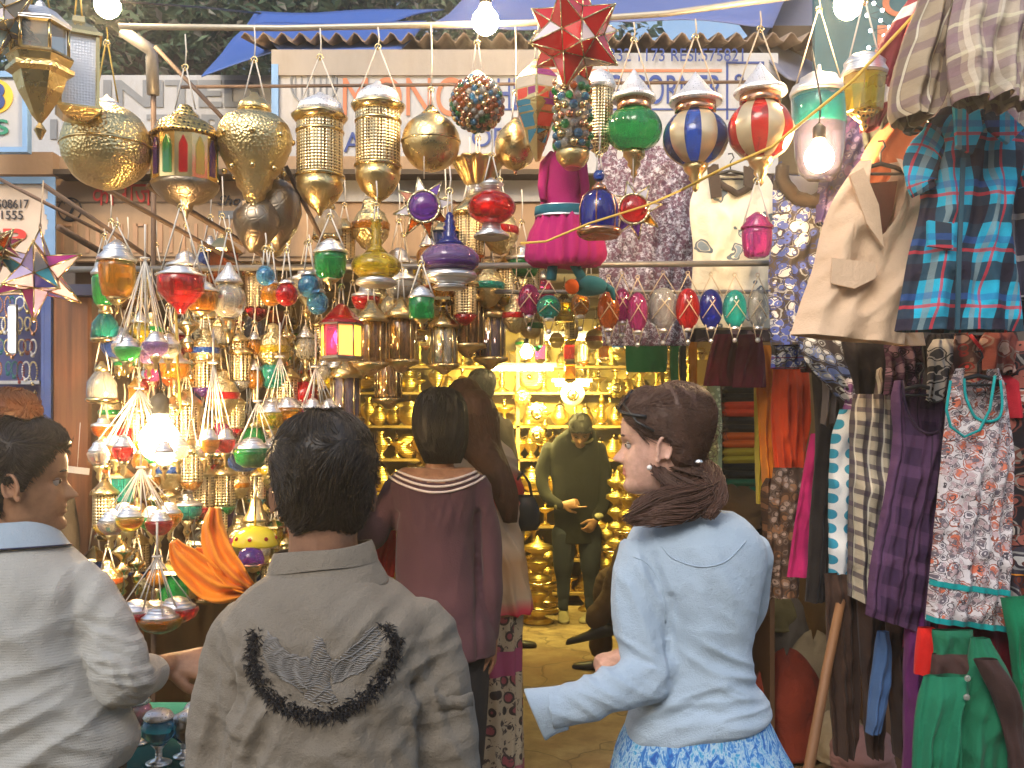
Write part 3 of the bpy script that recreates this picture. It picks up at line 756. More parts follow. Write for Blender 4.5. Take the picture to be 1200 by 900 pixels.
def hexes():
    # tall hexagonal brass lantern at the picture's edge and the flat sided one behind
    L(47, 78, 2.55, 'hexagonal polished brass lantern with glass windows and a ridged tapering bowl', [
        ('roof', 'silver', [(34, 46), (35, 50), (18, 66), (8, 70), (5, 76), (.4, 80)], {'seg': 6, **FL}),
        ('frame', 'brass_smooth', lambda b, k: ([b.tube([(31*k*cos(a), 31*k*sin(a), 46*k), (31*k*cos(a), 31*k*sin(a), 14*k)], 2.2*k, 6) for a in [i*pi/3 for i in range(6)]], b.lathe([(30*k, 44*k), (34*k, 46*k), (34*k, 48*k), (20*k, 49*k)], 6, sm=False), b.lathe([(28*k, 16*k), (35*k, 13*k), (38*k, 10*k), (36*k, 8*k), (28*k, 8*k)], 6, sm=False)), {}),
        ('window', 'g_clear', [(27, 14), (28, 15), (28, 44), (27, 45)], {'seg': 6, **FL}),
        ('bowl', 'brass_fine', [(2, -84), (7, -74), (2, -66), (10, -56), (14, -48), (24, -30), (30, -12), (38, -8), (38, -3), (32, 0), (36, 8)], {'seg': 6, **FL})], (10, 70, 110, 130), rz=.25, cm='ycord')
    L(92, 86, 2.72, 'rectangular gilded lantern with a pierced grey side panel beside the hexagonal one', [
        ('frame', 'brass_smooth', lambda b, k: [b.box((x*k, y*k, 0), (4*k, 4*k, 84*k)) for x in (-20, 20) for y in (-16, 16)]+[b.box((0, 0, z*k), (50*k, 42*k, 4*k)) for z in (-44, 42)]+[b.lathe([(30*k, 44*k), (26*k, 50*k), (10*k, 58*k), (9*k, 66*k), (4*k, 68*k)], 4, sm=False, twist=pi/4)], {}),
        ('side_panel', 'silver_p', lambda b, k: b.box((0, -13*k, 0), (35*k, 1.5*k, 80*k)), {}), ('red_pane', 'g_red', lambda b, k: b.box((-17*k, 0, 0), (1.5*k, 26*k, 80*k)), {}),
        ('base', 'brass_fine', [(34, -46), (24, -54), (10, -58)], {'seg': 4, 'twist': pi/4, **FL})], (4, 66, 96, 110), rz=.45, cm='ycord')
hexes()

def star3d(px, py, Y, R_, label, cols, edge='gold_pale', inner=.45, tilt=.0, seed=1, nm='star_lantern'):
    """many pointed glass star: spikes on the faces of an icosahedron-like ball, edges soldered in brass"""
    k = Y/FPX; r = empty(nm, P(px, py, Y), label, 'star lantern', 'glass star lanterns')
    r.rotation_euler = (tilt, .15, seed*.4)
    q = random.Random(seed)
    ph = (1+sqrt(5))/2
    # dodecahedral directions as spike tips, pits between them
    ico = [Vector(v).normalized() for v in [(-1, ph, 0), (1, ph, 0), (-1, -ph, 0), (1, -ph, 0), (0, -1, ph), (0, 1, ph), (0, -1, -ph), (0, 1, -ph), (ph, 0, -1), (ph, 0, 1), (-ph, 0, -1), (-ph, 0, 1)]]
    rot = Matrix.Rotation(atan2(1, ph), 3, 'X')
    ico = [rot @ v for v in ico]
    m = [M[c] if isinstance(c, str) else c for c in cols]; pb = MB(); eb = MB()
    # 20 faces
    L0 = min((a-b_).length for a in ico for b_ in ico if a is not b_)
    tr = [(i, j, l) for i in range(12) for j in range(i+1, 12) for l in range(j+1, 12) if abs((ico[i]-ico[j]).length-L0) < .01 and abs((ico[j]-ico[l]).length-L0) < .01 and abs((ico[i]-ico[l]).length-L0) < .01]
    cent = {t: (ico[t[0]]+ico[t[1]]+ico[t[2]]).normalized() for t in tr}
    for i in range(12):
        ring = [c for t, c in cent.items() if i in t]
        ax = ico[i]; x = ax.orthogonal().normalized(); y = ax.cross(x)
        ring.sort(key=lambda c: atan2(c.dot(y), c.dot(x)))
        tip = ax*R_*k
        n = len(ring)
        for j in range(n):
            a, b_ = ring[j]*R_*inner*k, ring[(j+1) % n]*R_*inner*k
            mi = q.randrange(len(m)); pb.add([a, b_, tip], [(0, 1, 2)], mi, False)
            eb.tube([a, tip], .9*k, 5); eb.tube([a, b_], .9*k, 4)
        eb.ball(tip, 1.5*k, 6, 4)
    pb.build('pane', m, r); eb.build('solder_edge', M[edge], r)
    MB().ring((0, 0, (R_+3)*k), .008, .0018, 12, 5, 'Y').tube([(0, 0, (R_+3)*k), (0, 0, (R_+60)*k)], .002, 5).build('cord', M['cord'], r)
    return r
GR = glass('deep red star glass', (.62, .012, .015), .15, .15); GW = plain('milky star glass', (.70, .62, .64), .2)
M['GR'] = GR; M['GW'] = GW
star3d(673, 43, 2.55, 62, 'large red and milky glass star with gilded edges at the top of the stall', ['GR', 'GR', 'GR', 'GR', 'GR', 'GW'], seed=2, tilt=.1, inner=.56)
GB = [GW, plain('star pale lilac', (.55, .45, .66), .3), glass('star lilac', (.42, .33, .62), .2, .2), glass('star teal', (.03, .25, .32), .2, .2), glass('star indigo', (.06, .05, .30), .2, .2), plain('star pale', (.50, .48, .70), .3), glass('star magenta', (.55, .04, .25), .2, .2)]
star3d(43, 322, 2.75, 56, 'many coloured glass star in lilac, teal and indigo in front of the jewellery stall', GB, 'brass_smooth', seed=4)
star3d(2, 22, 2.5, 50, 'pale frosted glass star cut off by the picture edge above the route board', [plain('frost green', (.42, .50, .46), .2), plain('frost grey', (.35, .33, .28), .25), GW], 'brass_smooth', seed=3)
star3d(-6, 292, 2.7, 36, 'orange and green glass star at the picture edge under the phone digits', ['g_orange', 'g_green', 'g_pink', 'g_amber'], 'gold_pale', seed=6)

def flatstar(px, py, Y, R_, label, disc, cols, seed=1, ht=60):
    k = Y/FPX; r = empty('star_lantern', P(px, py, Y), label, 'star lantern', 'small star lanterns with a glass ball'); b = MB(); e = MB(); q = random.Random(seed); n = 8
    for i in range(n):
        a = 2*pi*i/n+.2; da = pi/n
        A = (R_*.5*cos(a-da)*k, -.004, R_*.5*sin(a-da)*k); B = (R_*.5*cos(a+da)*k, -.004, R_*.5*sin(a+da)*k); T = (R_*cos(a)*k, .006, R_*sin(a)*k); D = (R_*.45*cos(a)*k, .03, R_*.45*sin(a)*k)
        b.add([A, B, T, D], [(0, 1, 2), (1, 3, 2), (3, 0, 2)], q.randrange(len(cols)), False)
        for s, t in ((A, T), (B, T)): e.tube([s, t], 1.1*k, 5)
    b.build('ray', [M[c] for c in cols], r); e.ring((0, -.012, 0), R_*.5*k, 1.6*k, 28, 6, 'Y').build('rim', M['gold_pale'], r)
    MB().ball((0, -.008, 0), R_*.48*k, 22, 14, 0, (1, .55, 1)).build('glass_ball', M[disc], r)
    MB().tube([(0, 0, R_*.9*k), (0, 0, ht*k)], .002, 5).build('cord', M['cord'], r)
flatstar(497, 243, 2.85, 37, 'star lantern with a purple glass ball and white and red rays under the brass globe', 'g_purple', ['GW', 'g_orange', 'g_purple'], 1)
flatstar(742, 246, 2.8, 35, 'star lantern with a dark red glass ball hanging before the mottled cloth', 'g_red', ['GW', 'g_amber', 'g_purple'], 2)

# ---------- named middle row
def middle():
    L(576, 243, 2.9, 'squat ruby red glass lamp on a white metal foot', [('glass', 'g_red', ell(28, 20, 0, -80, 80, 14), {'seg': 32, 'flute': 12, 'famp': .06}), ('cap', 'silver', [(12, 18), (11, 24), (15, 27), (6, 32), (3, 34)], {}),
        ('foot', 'silver', [(15, -30), (20, -36), (21, -33), (12, -26), (10, -19)], {})], (9, 28, 60, 90))
    L(527, 305, 2.75, 'purple glass lamp with a tall ringed spire hung among the brass', [
        ('glass', 'g_violet', ell(35, 20, 0, -70, 70, 14), {'seg': 36}), ('waist', 'g_purple', ell(34.5, 12, -4, -60, 40, 8), {'seg': 36}),
        ('spire', 'g_cobalt', [(18, 17), (12, 24), (8, 28), (9, 31), (6, 34), (8, 38), (5, 41), (7, 45), (4, 48), (5, 52), (2, 56)], {}),
        ('foot', 'silver', [(16, -34), (20, -32), (16, -28), (30, -22), (32, -18), (30, -14)], {'seg': 32})], (3, 54, 80, 110))
    L(441, 312, 2.85, 'yellow glass lamp with a ringed spire beside the green jar', [
        ('glass', 'g_yellow', ell(29, 17, 0, -70, 70, 14), {'seg': 32}), ('spire', 'g_yellow', [(14, 15), (8, 22), (6, 25), (8, 29), (5, 33), (7, 38), (5, 41), (7, 46), (5, 50), (8, 54)], {}),
        ('foot', 'silver', [(18, -24), (24, -21), (24, -17), (20, -14)], {})], (3, 52, 70, 100))
    L(702, 248, 2.7, 'cobalt blue glass lantern framed in copper strips, in front of the puppet', [
        ('glass', 'g_cobalt', [(22, -22), (23, -20), (23, 4), (20, 15), (12, 22), (8, 25)], {'seg': 28}), ('strap', 'copper', lambda b, k: [b.tube([(23.5*k*cos(a), 23.5*k*sin(a), -22*k), (23.8*k*cos(a), 23.8*k*sin(a), 4*k), (20*k*cos(a), 20*k*sin(a), 16*k), (9*k*cos(a), 9*k*sin(a), 26*k)], 1*k, 5) for a in [i*pi/3+.3 for i in range(6)]], {}),
        ('base', 'copper', [(23, -30), (26, -27), (27, -24), (26, -21), (22, -20)], {'seg': 28}), ('cap', 'copper', [(10, 24), (8, 30), (4, 33), (4, 38)], {}), ('knob', 'g_blue', ell(7, 7, 42), {})], (3, 48, 66, 100))
    def jar(x, y, Y, r, h, g, lab, capm='silver', tp=70, tail=True, prof=None):
        pr = [('glass', g, prof or [(r*.55, -h), (r*.8, -h+3), (r*.95, -h*.3), (r, h*.5), (r*.95, h*.8)], {'seg': 20}), ('cap', capm, [(r*1.05, h*.75), (r*1.08, h*.9), (r*.7, h*1.25), (r*.72, h*1.4), (r*.3, h*1.7), (r*.15, h*1.8)], {})]
        if tail: pr.append(('tail', 'brass_fine', [(.5, -h*1.8), (2.5, -h*1.6), (2, -h*1.4), (r*.45, -h*1.15), (r*.6, -h)], {}))
        return L(x, y, Y, lab, pr, (r*.9, h, tp-10, tp), name='jar_lantern')
    jar(137, 325, 2.75, 21, 24, 'g_amber', 'amber glass jar lantern under the slanting sticks')
    jar(212, 334, 2.7, 27, 13, 'g_red', 'wide red glass dish lantern with a gilt bowl under it', tp=100, prof=[(4, -34), (8, -26), (16, -20), (25, -10), (27, -8), (27, 10), (25, 12)])
    jar(236, 352, 2.8, 20, 13, 'g_amber', 'small amber glass dish lantern half behind the red dish lantern', tp=70)
    jar(387, 310, 2.8, 19, 17, 'g_green', 'dark green glass jar lantern with a wide white metal lid', tp=65)
    jar(887, 283, 2.6, 18, 19, 'g_pink', 'small bright pink glass bucket lantern hanging before the cream dress', 'g_pink', tp=80, tail=False)
    jar(122, 338, 2.95, 14, 20, 'g_green', 'narrow green glass jar lantern behind the amber jar')
    jar(494, 360, 2.7, 15, 14, 'g_green', 'small square green glass jar under the purple spire lamp', tp=60, prof=[(14, -14), (15, -13), (15, 13), (14, 14)])
    L(311, 323, 2.75, 'little sky blue glass ball on a cord beside the cup clusters', [('glass', 'g_sky', ell(11, 12), {})], (3, 10, 30, 50), name='glass_ball')
    L(268, 352, 2.85, 'white pointed lantern with a clear glass belly among the hanging cords', [('glass', 'g_clear', ell(20, 22, 0, -80, 70), {}), ('cap', 'silver_p', [(17, 20), (14, 26), (6, 36), (2, 44)], {}), ('tail', 'brass_fine', [(1, -50), (5, -40), (8, -22)], {})], (14, 22, 80, 100))
    # lit red house lantern
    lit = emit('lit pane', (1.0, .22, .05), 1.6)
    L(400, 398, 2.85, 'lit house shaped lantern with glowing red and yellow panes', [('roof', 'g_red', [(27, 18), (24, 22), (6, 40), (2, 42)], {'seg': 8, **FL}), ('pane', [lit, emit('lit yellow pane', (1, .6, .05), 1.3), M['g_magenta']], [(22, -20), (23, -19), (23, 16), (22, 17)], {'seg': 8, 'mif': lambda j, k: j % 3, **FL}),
        ('frame', 'dark_metal', lambda b, k: [b.lathe([(22*k, z*k), (26*k, (z+1)*k), (26*k, (z+4)*k), (22*k, (z+5)*k)], 8, sm=False) for z in (-24, 15)]+[b.tube([(24*k*cos(a), 24*k*sin(a), -20*k), (24*k*cos(a), 24*k*sin(a), 16*k)], 1*k, 5) for a in [i*pi/4 for i in range(8)]], {})], (3, 42, 60, 90))
    L(300, 500-235, 3.0, 'dark pierced metal lantern hanging low behind the pear shaped one', [('body', 'dark_metal', [(2, -32), (9, -26), (18, -17), (27, -2), (28, 10), (22, 24), (12, 33), (6, 37)], {'seg': 28})], (8, 36, 70, 80), tilt=.2)
    L(325, 250, 3.05, 'tarnished grey metal lantern beside the paler lattice cylinder', [('body', 'dark_metal', [(2, -44), (12, -34), (22, -20), (28, 0), (26, 20), (16, 34), (8, 40)], {'seg': 28})], (8, 38, 70, 80))
    L(560, 203, 3.1, 'brass lamp shade with scalloped petals above the ruby lamp', [('petal', 'brass_fine', [(9, -16), (14, -12), (26, 8), (31, 14), (30, 16), (22, 6), (8, -10)], {'seg': 48, 'flute': 12, 'famp': .25}), ('collar', 'silver', [(6, -28), (14, -27), (13, -16), (8, -14)], {})], (3, 0, 40, 60), name='lamp_shade', cat='lamp shade')
    for i, (x, y, g) in enumerate([(336, 345, 'g_red'), (362, 335, 'g_sky'), (372, 355, 'g_sky'), (318, 345, 'g_amber')]):
        L(x, y, 2.8+.03*i, ['small round pink red glass ball', 'pale blue glass cup', 'small teal blue glass ball', 'small amber glass ball'][i]+' in the bunch beside the green jar', [('glass', g, ell(13, 14, 0, -85, 70), {}), ('cap', 'silver', [(10, 12), (7, 16), (2, 18)], {})], (6, 14, 50, 60), name='glass_ball')
middle()

# ---------- clusters: many cords from one ring to a circle of cups
def cluster(px, py, Y, label, n, Rr, H, cols, drop=0, cupr=15, cuph=10, tails=True):
    k = Y/FPX; r = empty('cluster_lantern', P(px, py, Y), label, 'cluster lantern', 'clusters of glass cups on splayed cords')
    cb = MB()
    for i in range(n):
        a = 2*pi*i/n+.5; x, y = Rr*cos(a)*k, Rr*sin(a)*k; z = -H*k-(i % 2)*6*k
        for da in (-.28, 0.28, 0):
            cb.tube([(0, 0, 0), (x+cupr*.8*k*cos(a+da*6), y+cupr*.8*k*sin(a+da*6), z)], .0016, 4)
        g = MB().lathe([(cupr*.45*k, z-(cuph+6)*k), (cupr*.85*k, z-cuph*k), (cupr*k, z-cuph*.3*k), (cupr*.96*k, z)], 18, (x, y, 0)); 
        o = g.build('glass_cup', M[cols[i % len(cols)]], r)
        MB().lathe([(cupr*.84*k, z-1*k), (cupr*.86*k, z+2*k), (cupr*.55*k, z+7*k), (cupr*.5*k, z+10*k), (cupr*.2*k, z+13*k)], 18, (x, y, 0)).build('cap', M['silver'], o)
        if tails: MB().lathe([(.5*k, z-(cuph+24)*k), (3*k, z-(cuph+19)*k), (2*k, z-(cuph+14)*k), (5*k, z-(cuph+10)*k), (cupr*.45*k, z-(cuph+5)*k)], 12, (x, y, 0)).build('tail', M['brass_fine'], o)
    cb.tube([(0, 0, 0), (0, 0, 40*k)], .003, 5); cb.ring((0, 0, 0), 5*k, 1.2*k, 12, 5, 'Z'); cb.build('cord', M['white_cord'], r)
cluster(170, 303, 2.7, 'upper cluster of green, lilac and clear glass cups hanging on white cords', 5, 26, 100, ['g_clear', 'g_violet', 'g_clear', 'g_green', 'g_violet'])
cluster(163, 455, 2.72, 'middle cluster of clear glass cups spread wide around the very bright bulb', 6, 44, 68, ['g_clear', 'g_green', 'g_amber', 'g_clear', 'g_red'], cupr=13)
cluster(165, 548, 2.62, 'cluster of green, amber and red cups below the very bright bulb', 6, 32, 55, ['g_amber', 'g_green', 'g_red', 'g_clear', 'g_yellow', 'g_red'], cupr=16)
cluster(184, 652, 2.5, 'lowest cluster with ruby and amber glass cups under white metal lids', 4, 22, 62, ['g_red', 'g_amber', 'g_red', 'g_amber'], cupr=26, cuph=11, tails=False)
cluster(250, 425, 2.8, 'narrow cluster with a beaten white metal ball over a red dish', 3, 14, 90, ['g_red', 'g_clear', 'g_amber'], cupr=12)
cluster(302, 470, 2.85, 'small cluster of blue and green cups just above the dark haired man', 3, 22, 55, ['g_blue', 'g_blue', 'g_green'], cupr=22, cuph=16, tails=False)
cluster(328, 418, 2.9, 'short cluster holding square amber cups beside the blue cups', 2, 10, 60, ['g_amber', 'g_yellow'], cupr=17, cuph=14)
cluster(370, 430, 2.95, 'short cluster of crimson cups under the lit house lantern', 3, 16, 50, ['g_red', 'g_amber', 'g_magenta'], cupr=13)

# ---------- row of discs on the thin rail, tied with string
def discs():
    Y = 3.28
    for i, (x, y, w, h, g, lab) in enumerate([
        (620, 352, 13, 19, 'g_magenta', 'plum glass oval ornament first on the thin rail'), (643, 360, 14, 14, 'g_teal', 'turquoise glass cup ornament on the thin rail beside the amber ball'),
        (680, 357, 11, 14, 'g_amber', 'amber glass ball with star rays on the thin rail'), (713, 364, 13, 22, 'g_orange', 'dark orange glass oval ornament on the thin rail'),
        (729, 358, 11, 20, 'g_magenta', 'dark crimson oval ornament tucked between two ovals on the thin rail'), (747, 366, 12, 23, 'g_pink', 'magenta glass oval ornament on the thin rail'),
        (777, 362, 18, 25, 'g_clear', 'clear frosted oval glass ornament on the thin rail'), (806, 362, 14, 24, 'g_red', 'brick red glass oval ornament on the thin rail'),
        (833, 362, 14, 23, 'g_cobalt', 'deep blue glass oval ornament on the thin rail'), (861, 362, 14, 22, 'g_teal', 'turquoise glass oval ornament near the end of the thin rail'), (888, 362, 12, 22, 'g_clear', 'smoky glass oval ornament last on the thin rail')]):
        k = Y/FPX; r = empty('glass_ornament', P(x, y, Y-.05-.03*(i % 2)), lab, 'glass ornament', 'string tied glass ornaments on the thin rail')
        MB().ball((0, 0, 0), 1, 20, 12, 0, (w*k, w*.6*k, h*k)).build('glass', M[g], r)
        b = MB()
        for s in (-1, 1):
            b.tube([(s*w*.9*k, -w*.3*k, h*.6*k), (0, -w*.1*k, (h+16)*k)], .0018, 4); b.tube([(s*w*.8*k, -w*.62*k, -h*.5*k), (s*-.2*w*k, -w*.68*k, h*.4*k)], .0018, 4)
            b.tube([(s*w*.5*k, -w*.3*k, -h*.8*k), (s*2*k, 0, -(h+12)*k)], .0018, 4)
        b.ring((0, 0, (h+17)*k), .006, .0015, 10, 4, 'Y'); b.build('string', M['cord'], r)
        MB().lathe([(5*k, -(h+2)*k), (6*k, -h*k), (3*k, -(h-3)*k)], 12).build('metal_tip', M['silver'], r); MB().ball((0, 0, -(h+14)*k), 3*k, 8, 6).build('bead', M['silver'], r)
discs()

# ---------- the mass of lanterns along the left wall
def mass():
    q = random.Random(21); k = 1/FPX
    gcol = [('g_red', 'red'), ('g_amber', 'amber'), ('g_green', 'green'), ('g_blue', 'blue'), ('g_clear', 'clear'), ('g_orange', 'orange'), ('g_yellow', 'yellow'), ('g_purple', 'purple'), ('g_teal', 'teal'), ('g_pink', 'pink')]
    def T_bell(g): return [('glass', g, [(14, -16), (16, -14), (15, 2), (8, 12), (5, 15)], {'seg': 14}), ('foot', 'brass_smooth', [(12, -22), (17, -19), (17, -16), (13, -14)], {'seg': 14}), ('cap', 'brass_fine', [(7, 13), (8, 16), (4, 20), (2, 24)], {'seg': 12})]
    def T_ball(g): return [('glass', g, ell(15, 14, 0, -85, 75, 8), {'seg': 16}), ('cap', 'silver', [(10, 12), (11, 14), (6, 20), (2, 27)], {'seg': 12}), ('tail', 'brass_fine', [(.5, -30), (3, -26), (2, -21), (6, -13)], {'seg': 10})]
    def T_cage(g): return [('cage', 'brass_lattice', [(12, -20), (13, -18), (13, 14), (12, 15)], {'seg': 16}), ('cap', 'brass_fine', [(16, 14), (15, 18), (8, 24), (3, 30)], {'seg': 14}), ('bowl', g, [(2, -32), (8, -28), (14, -20)], {'seg': 14})]
    def T_hex(g): return [('glass', g, [(13, -16), (14, -15), (14, 13), (13, 14)], {'seg': 6, **FL}), ('roof', 'brass_smooth', [(18, 13), (16, 16), (5, 26), (2, 30)], {'seg': 6, **FL}), ('base', 'brass_smooth', [(5, -24), (17, -19), (17, -16), (13, -15)], {'seg': 6, **FL})]
    def T_pot(g): return [('body', 'brass', [(1, -22), (8, -19), (16, -8), (17, 2), (12, 12), (6, 16), (7, 22), (3, 25)], {'seg': 18}), ('band', g, [(16.6, -4), (17.6, -3), (17.9, 2), (17, 3)], {'seg': 18})]
    def T_dish(g): return [('glass', g, [(6, -12), (14, -9), (19, 0), (19, 5), (18, 7)], {'seg': 16}), ('lid', 'silver', [(20, 6), (19, 9), (10, 13), (9, 18), (3, 22)], {'seg': 16}), ('tail', 'brass_fine', [(1, -34), (5, -26), (3, -20), (9, -11)], {'seg': 10})]
    def T_spin(g): return [('spindle', 'brass_smooth', [(.5, -34), (4, -30), (2, -26), (6, -21), (2, -16), (8, -9), (9, -6), (3, -1), (3, 2), (11, 9), (12, 12), (4, 18), (2, 26)], {'seg': 12}), ('bead', g, ell(5.5, 5, -13, -80, 80, 6), {'seg': 12})]
    types = [(T_spin, 'brass spindle'), (T_bell, 'bell'), (T_ball, 'ball'), (T_cage, 'lattice cage'), (T_hex, 'six sided'), (T_pot, 'pot bellied brass'), (T_dish, 'dish')]
    rows = [('in the top row under the sticks', 395), ('in the row beside the upper cup cluster', 445), ('in the row level with the very bright bulb', 500), ('in the row behind the black haired head', 555), ('in the row level with the orange scarf', 610), ('in the lowest row above the counter', 668), ('in the row over the shop entrance', 350)]
    combos = [(t, g) for t in range(7) for g in range(10)]
    wt = [1.6, 1, 1, 1.5, .8, 1.7, .9]; wg = [1.2, 1.7, .7, .5, 1.5, 1.1, 1.4, .5, .35, .35]
    for ri, (rn, y0) in enumerate(rows):
        combos.sort(key=lambda c: -q.random()**(1/(wt[c[0]]*wg[c[1]]))); n = 32 if ri < 6 else 15
        for i in range(n):
            t, g = combos[i]
            if ri < 6:
                u = (i+q.uniform(.1, .9))/n; Y = lerp(3.0, 5.6, u**1.1) if i % 2 else lerp(2.95, 3.5, u); X = -1.32+q.uniform(0, .35) if i % 2 else None
                x = 600+X/Y*FPX if X is not None else lerp(118, 430, u); sc = q.uniform(.65, 1.2)
            else:
                x = lerp(425, 640, (i+q.uniform(.2, .8))/n); Y = q.uniform(3.2, 3.9); sc = q.uniform(.8, 1.3)
            y = y0+q.uniform(-22, 22)
            if Y > 3.6: sc *= 3.6/Y*1.15
            parts = []
            for a in types[t][0](gcol[g][0]): parts.append((a[0], a[1], [(p*sc, z*sc) for p, z in a[2]], a[3]))
            L(x, y, Y, ('%s glass %s lantern hanging %s' if t else '%s beaded %s pendant hanging %s') % (gcol[g][1], types[t][1], rn) if t != 5 else 'round bellied brass lantern with %s band %s' % (gcol[g][1], rn), parts, (8*sc, 14*sc, q.uniform(34, 60)*sc, 90*sc), group='small lanterns massed along the shop side', cm=q.choice(['cord', 'white_cord']))
    for i in range(18):
        x = lerp(112, 625, (i+q.uniform(.2, .8))/18); y = q.uniform(258, 345); Y = q.uniform(3.2, 3.42); sc = q.uniform(.9, 1.4); t = [1, 3, 5, 6, 2, 4, 3, 5, 6][i % 9]; g = [4, 1, 0, 4, 6, 5, 4, 1, 3, 2][(i*7) % 10]
        parts = [(a[0], a[1], [(p*sc, z*sc) for p, z in a[2]], a[3]) for a in types[t][0](gcol[g][0])]
        where = ['close to the bent pipe', 'under the first slanting stick', 'below the drum lantern', 'under the pear shaped lantern', 'below the paler lattice cylinder', 'under the brighter lattice cylinder', 'below the round engraved globe', 'beside the ruby lamp', 'beside the puppet sleeve'][i//2]
        L(x, y, Y, '%s %s lantern against the peach board %s' % (gcol[g][1], types[t][1], where), parts, (8*sc, 14*sc, 45*sc, 80*sc), group='lanterns hanging against the peach board', cm='white_cord')
    # pairs over the entrance, brass and smoke
    for i, (x, y, s) in enumerate([(435, 395, 1.25), (470, 392, 1.25), (405, 460, 1.2), (520, 400, 1.1), (548, 372, 1.3), (575, 390, 1.2), (600, 330, 1.2), (455, 440, 1.1)]):
        L(x, y, 3.1+.06*i, ['brown glass cage lantern in gilt strips, nearer to the lit house lantern', 'brown glass cage lantern in gilt strips beside the small square green jar', 'smoky cage lantern below the lit house lantern', 'squat clear cage lantern below the purple spire lamp', 'brown glass cage lantern over an orange dish', 'smoky cage lantern over the tube light', 'amber cage lantern beside the puppet hem', 'dim cage lantern above the striped collar woman'][i],
          [('glass', ['g_brown', 'g_brown', 'g_smoke', 'g_clear', 'g_brown', 'g_smoke', 'g_amber', 'g_brown'][i], [(12*s, -24*s), (13*s, -22*s), (13*s, 14*s), (12*s, 15*s)], {'seg': 12}), ('frame', 'brass_smooth', lambda b, k, s=s: [b.tube([(14*s*k*cos(a), 14*s*k*sin(a), -24*s*k), (14*s*k*cos(a), 14*s*k*sin(a), 15*s*k)], 1.1*k, 5) for a in [j*pi/4 for j in range(8)]], {}),
           ('cap', 'brass_fine', [(17*s, 14*s), (15*s, 20*s), (7*s, 26*s), (3*s, 34*s)], {'seg': 12}), ('base', 'brass_fine', [(3*s, -36*s), (8*s, -31*s), (17*s, -27*s), (17*s, -24*s)], {'seg': 12})], (4, 32*s, 60*s, 80*s), group='cage lanterns over the shop entrance')
mass()

# ---------- puppet
def puppet():
    c = P(660, 240, 2.95); k = 2.95/FPX; r = empty('cloth_puppet', c, 'cloth puppet in a magenta dress with a teal sash hanging under the beaded cylinder', 'puppet')
    mg = cloth_m('magenta cotton', (.55, .02, .18), rough=.85); tl = cloth_m('teal trim', (.02, .16, .22)); si = M['silver']
    b = MB(); n = 40; rows = [(62, 18), (52, 24), (30, 25), (0, 27), (-10, 31)]
    b.lathe([(w*k*.95, z*k) for w, z in [(29, -10), (27, -4), (25, 4), (23, 12), (22, 20), (21, 30), (20, 40), (19, 50), (14, 60), (6, 66)]], 32, (0, 0, 0), flute=14, famp=.08, squash=.6)
    jit = lambda mb: (setattr(mb, 'v', [tuple(Vector(v)+Vector(v).normalized()*(.009*noise.noise(Vector(v)*22)+.005*noise.noise(Vector((v[0]*60, v[1]*60, v[2]*25))))) for v in mb.v]), mb)[1]
    jit(b).build('bodice', mg, r)
    jit(MB().lathe([(w*k, z*k) for w, z in [(36, -72), (43, -65), (43, -56), (41, -44), (38, -32), (34, -22), (31, -14), (28, -9)]], 64, (3*k, 0, 0), flute=18, famp=.3, squash=.6)).build('skirt', mg, r)
    MB().lathe([(w*k, z*k) for w, z in [(32, -14), (34, -12), (33, -3), (30, -2)]], 40, squash=.62).build('sash', tl, r)
    MB().ring((0, 0, -3*k), 30*k, 1.6*k, 40, 6, squash=.62).build('trim', si, r); MB().ring((0, 0, -14*k), 32*k, 1.6*k, 40, 6, squash=.62).build('trim', si, r)
    for s in (-1, 1):
        MB().tube([(s*12*k, 0, 60*k), (s*22*k, -.01, 46*k), (s*25*k, -.02, 20*k), (s*24*k, -.04, 2*k)], [.012, .015, .014, .010], 10).build('sleeve', mg, r)
    MB().tube([(-12*k, 0, -68*k), (-14*k, 0, -88*k)], .016, 10).build('leg', tl, r); MB().tube([(12*k, 0, -68*k), (22*k, 0, -86*k)], .015, 10).build('leg', tl, r)
    MB().ball((0, 0, 70*k), 13*k, 16, 10).build('head', plain('painted wood face', (.45, .22, .12), .5), r)
    MB().tube([(0, 0, 80*k), (0, 0, 205*k)], .0018, 5).build('cord', M['cord'], r)
    L(690, 335, 3.15, 'small dark teal elephant shaped cloth toy behind the puppet feet', [('body', tl, ell(22, 12, 0, -85, 85), {'squash': .6}), ('trunk', tl, lambda b, k: b.tube([(17*k, 0, 0), (27*k, 0, -5*k), (30*k, 0, -17*k)], [.015, .011, .006], 8), {}), ('orange_cloth', cloth_m('orange felt', (.75, .13, .01)), lambda b, k: b.ball((-20*k, -.02, -2*k), 9*k, 10, 6), {})], (3, 14, 30, 40), name='cloth_toy', cat='toy', group='cloth toys')
puppet()
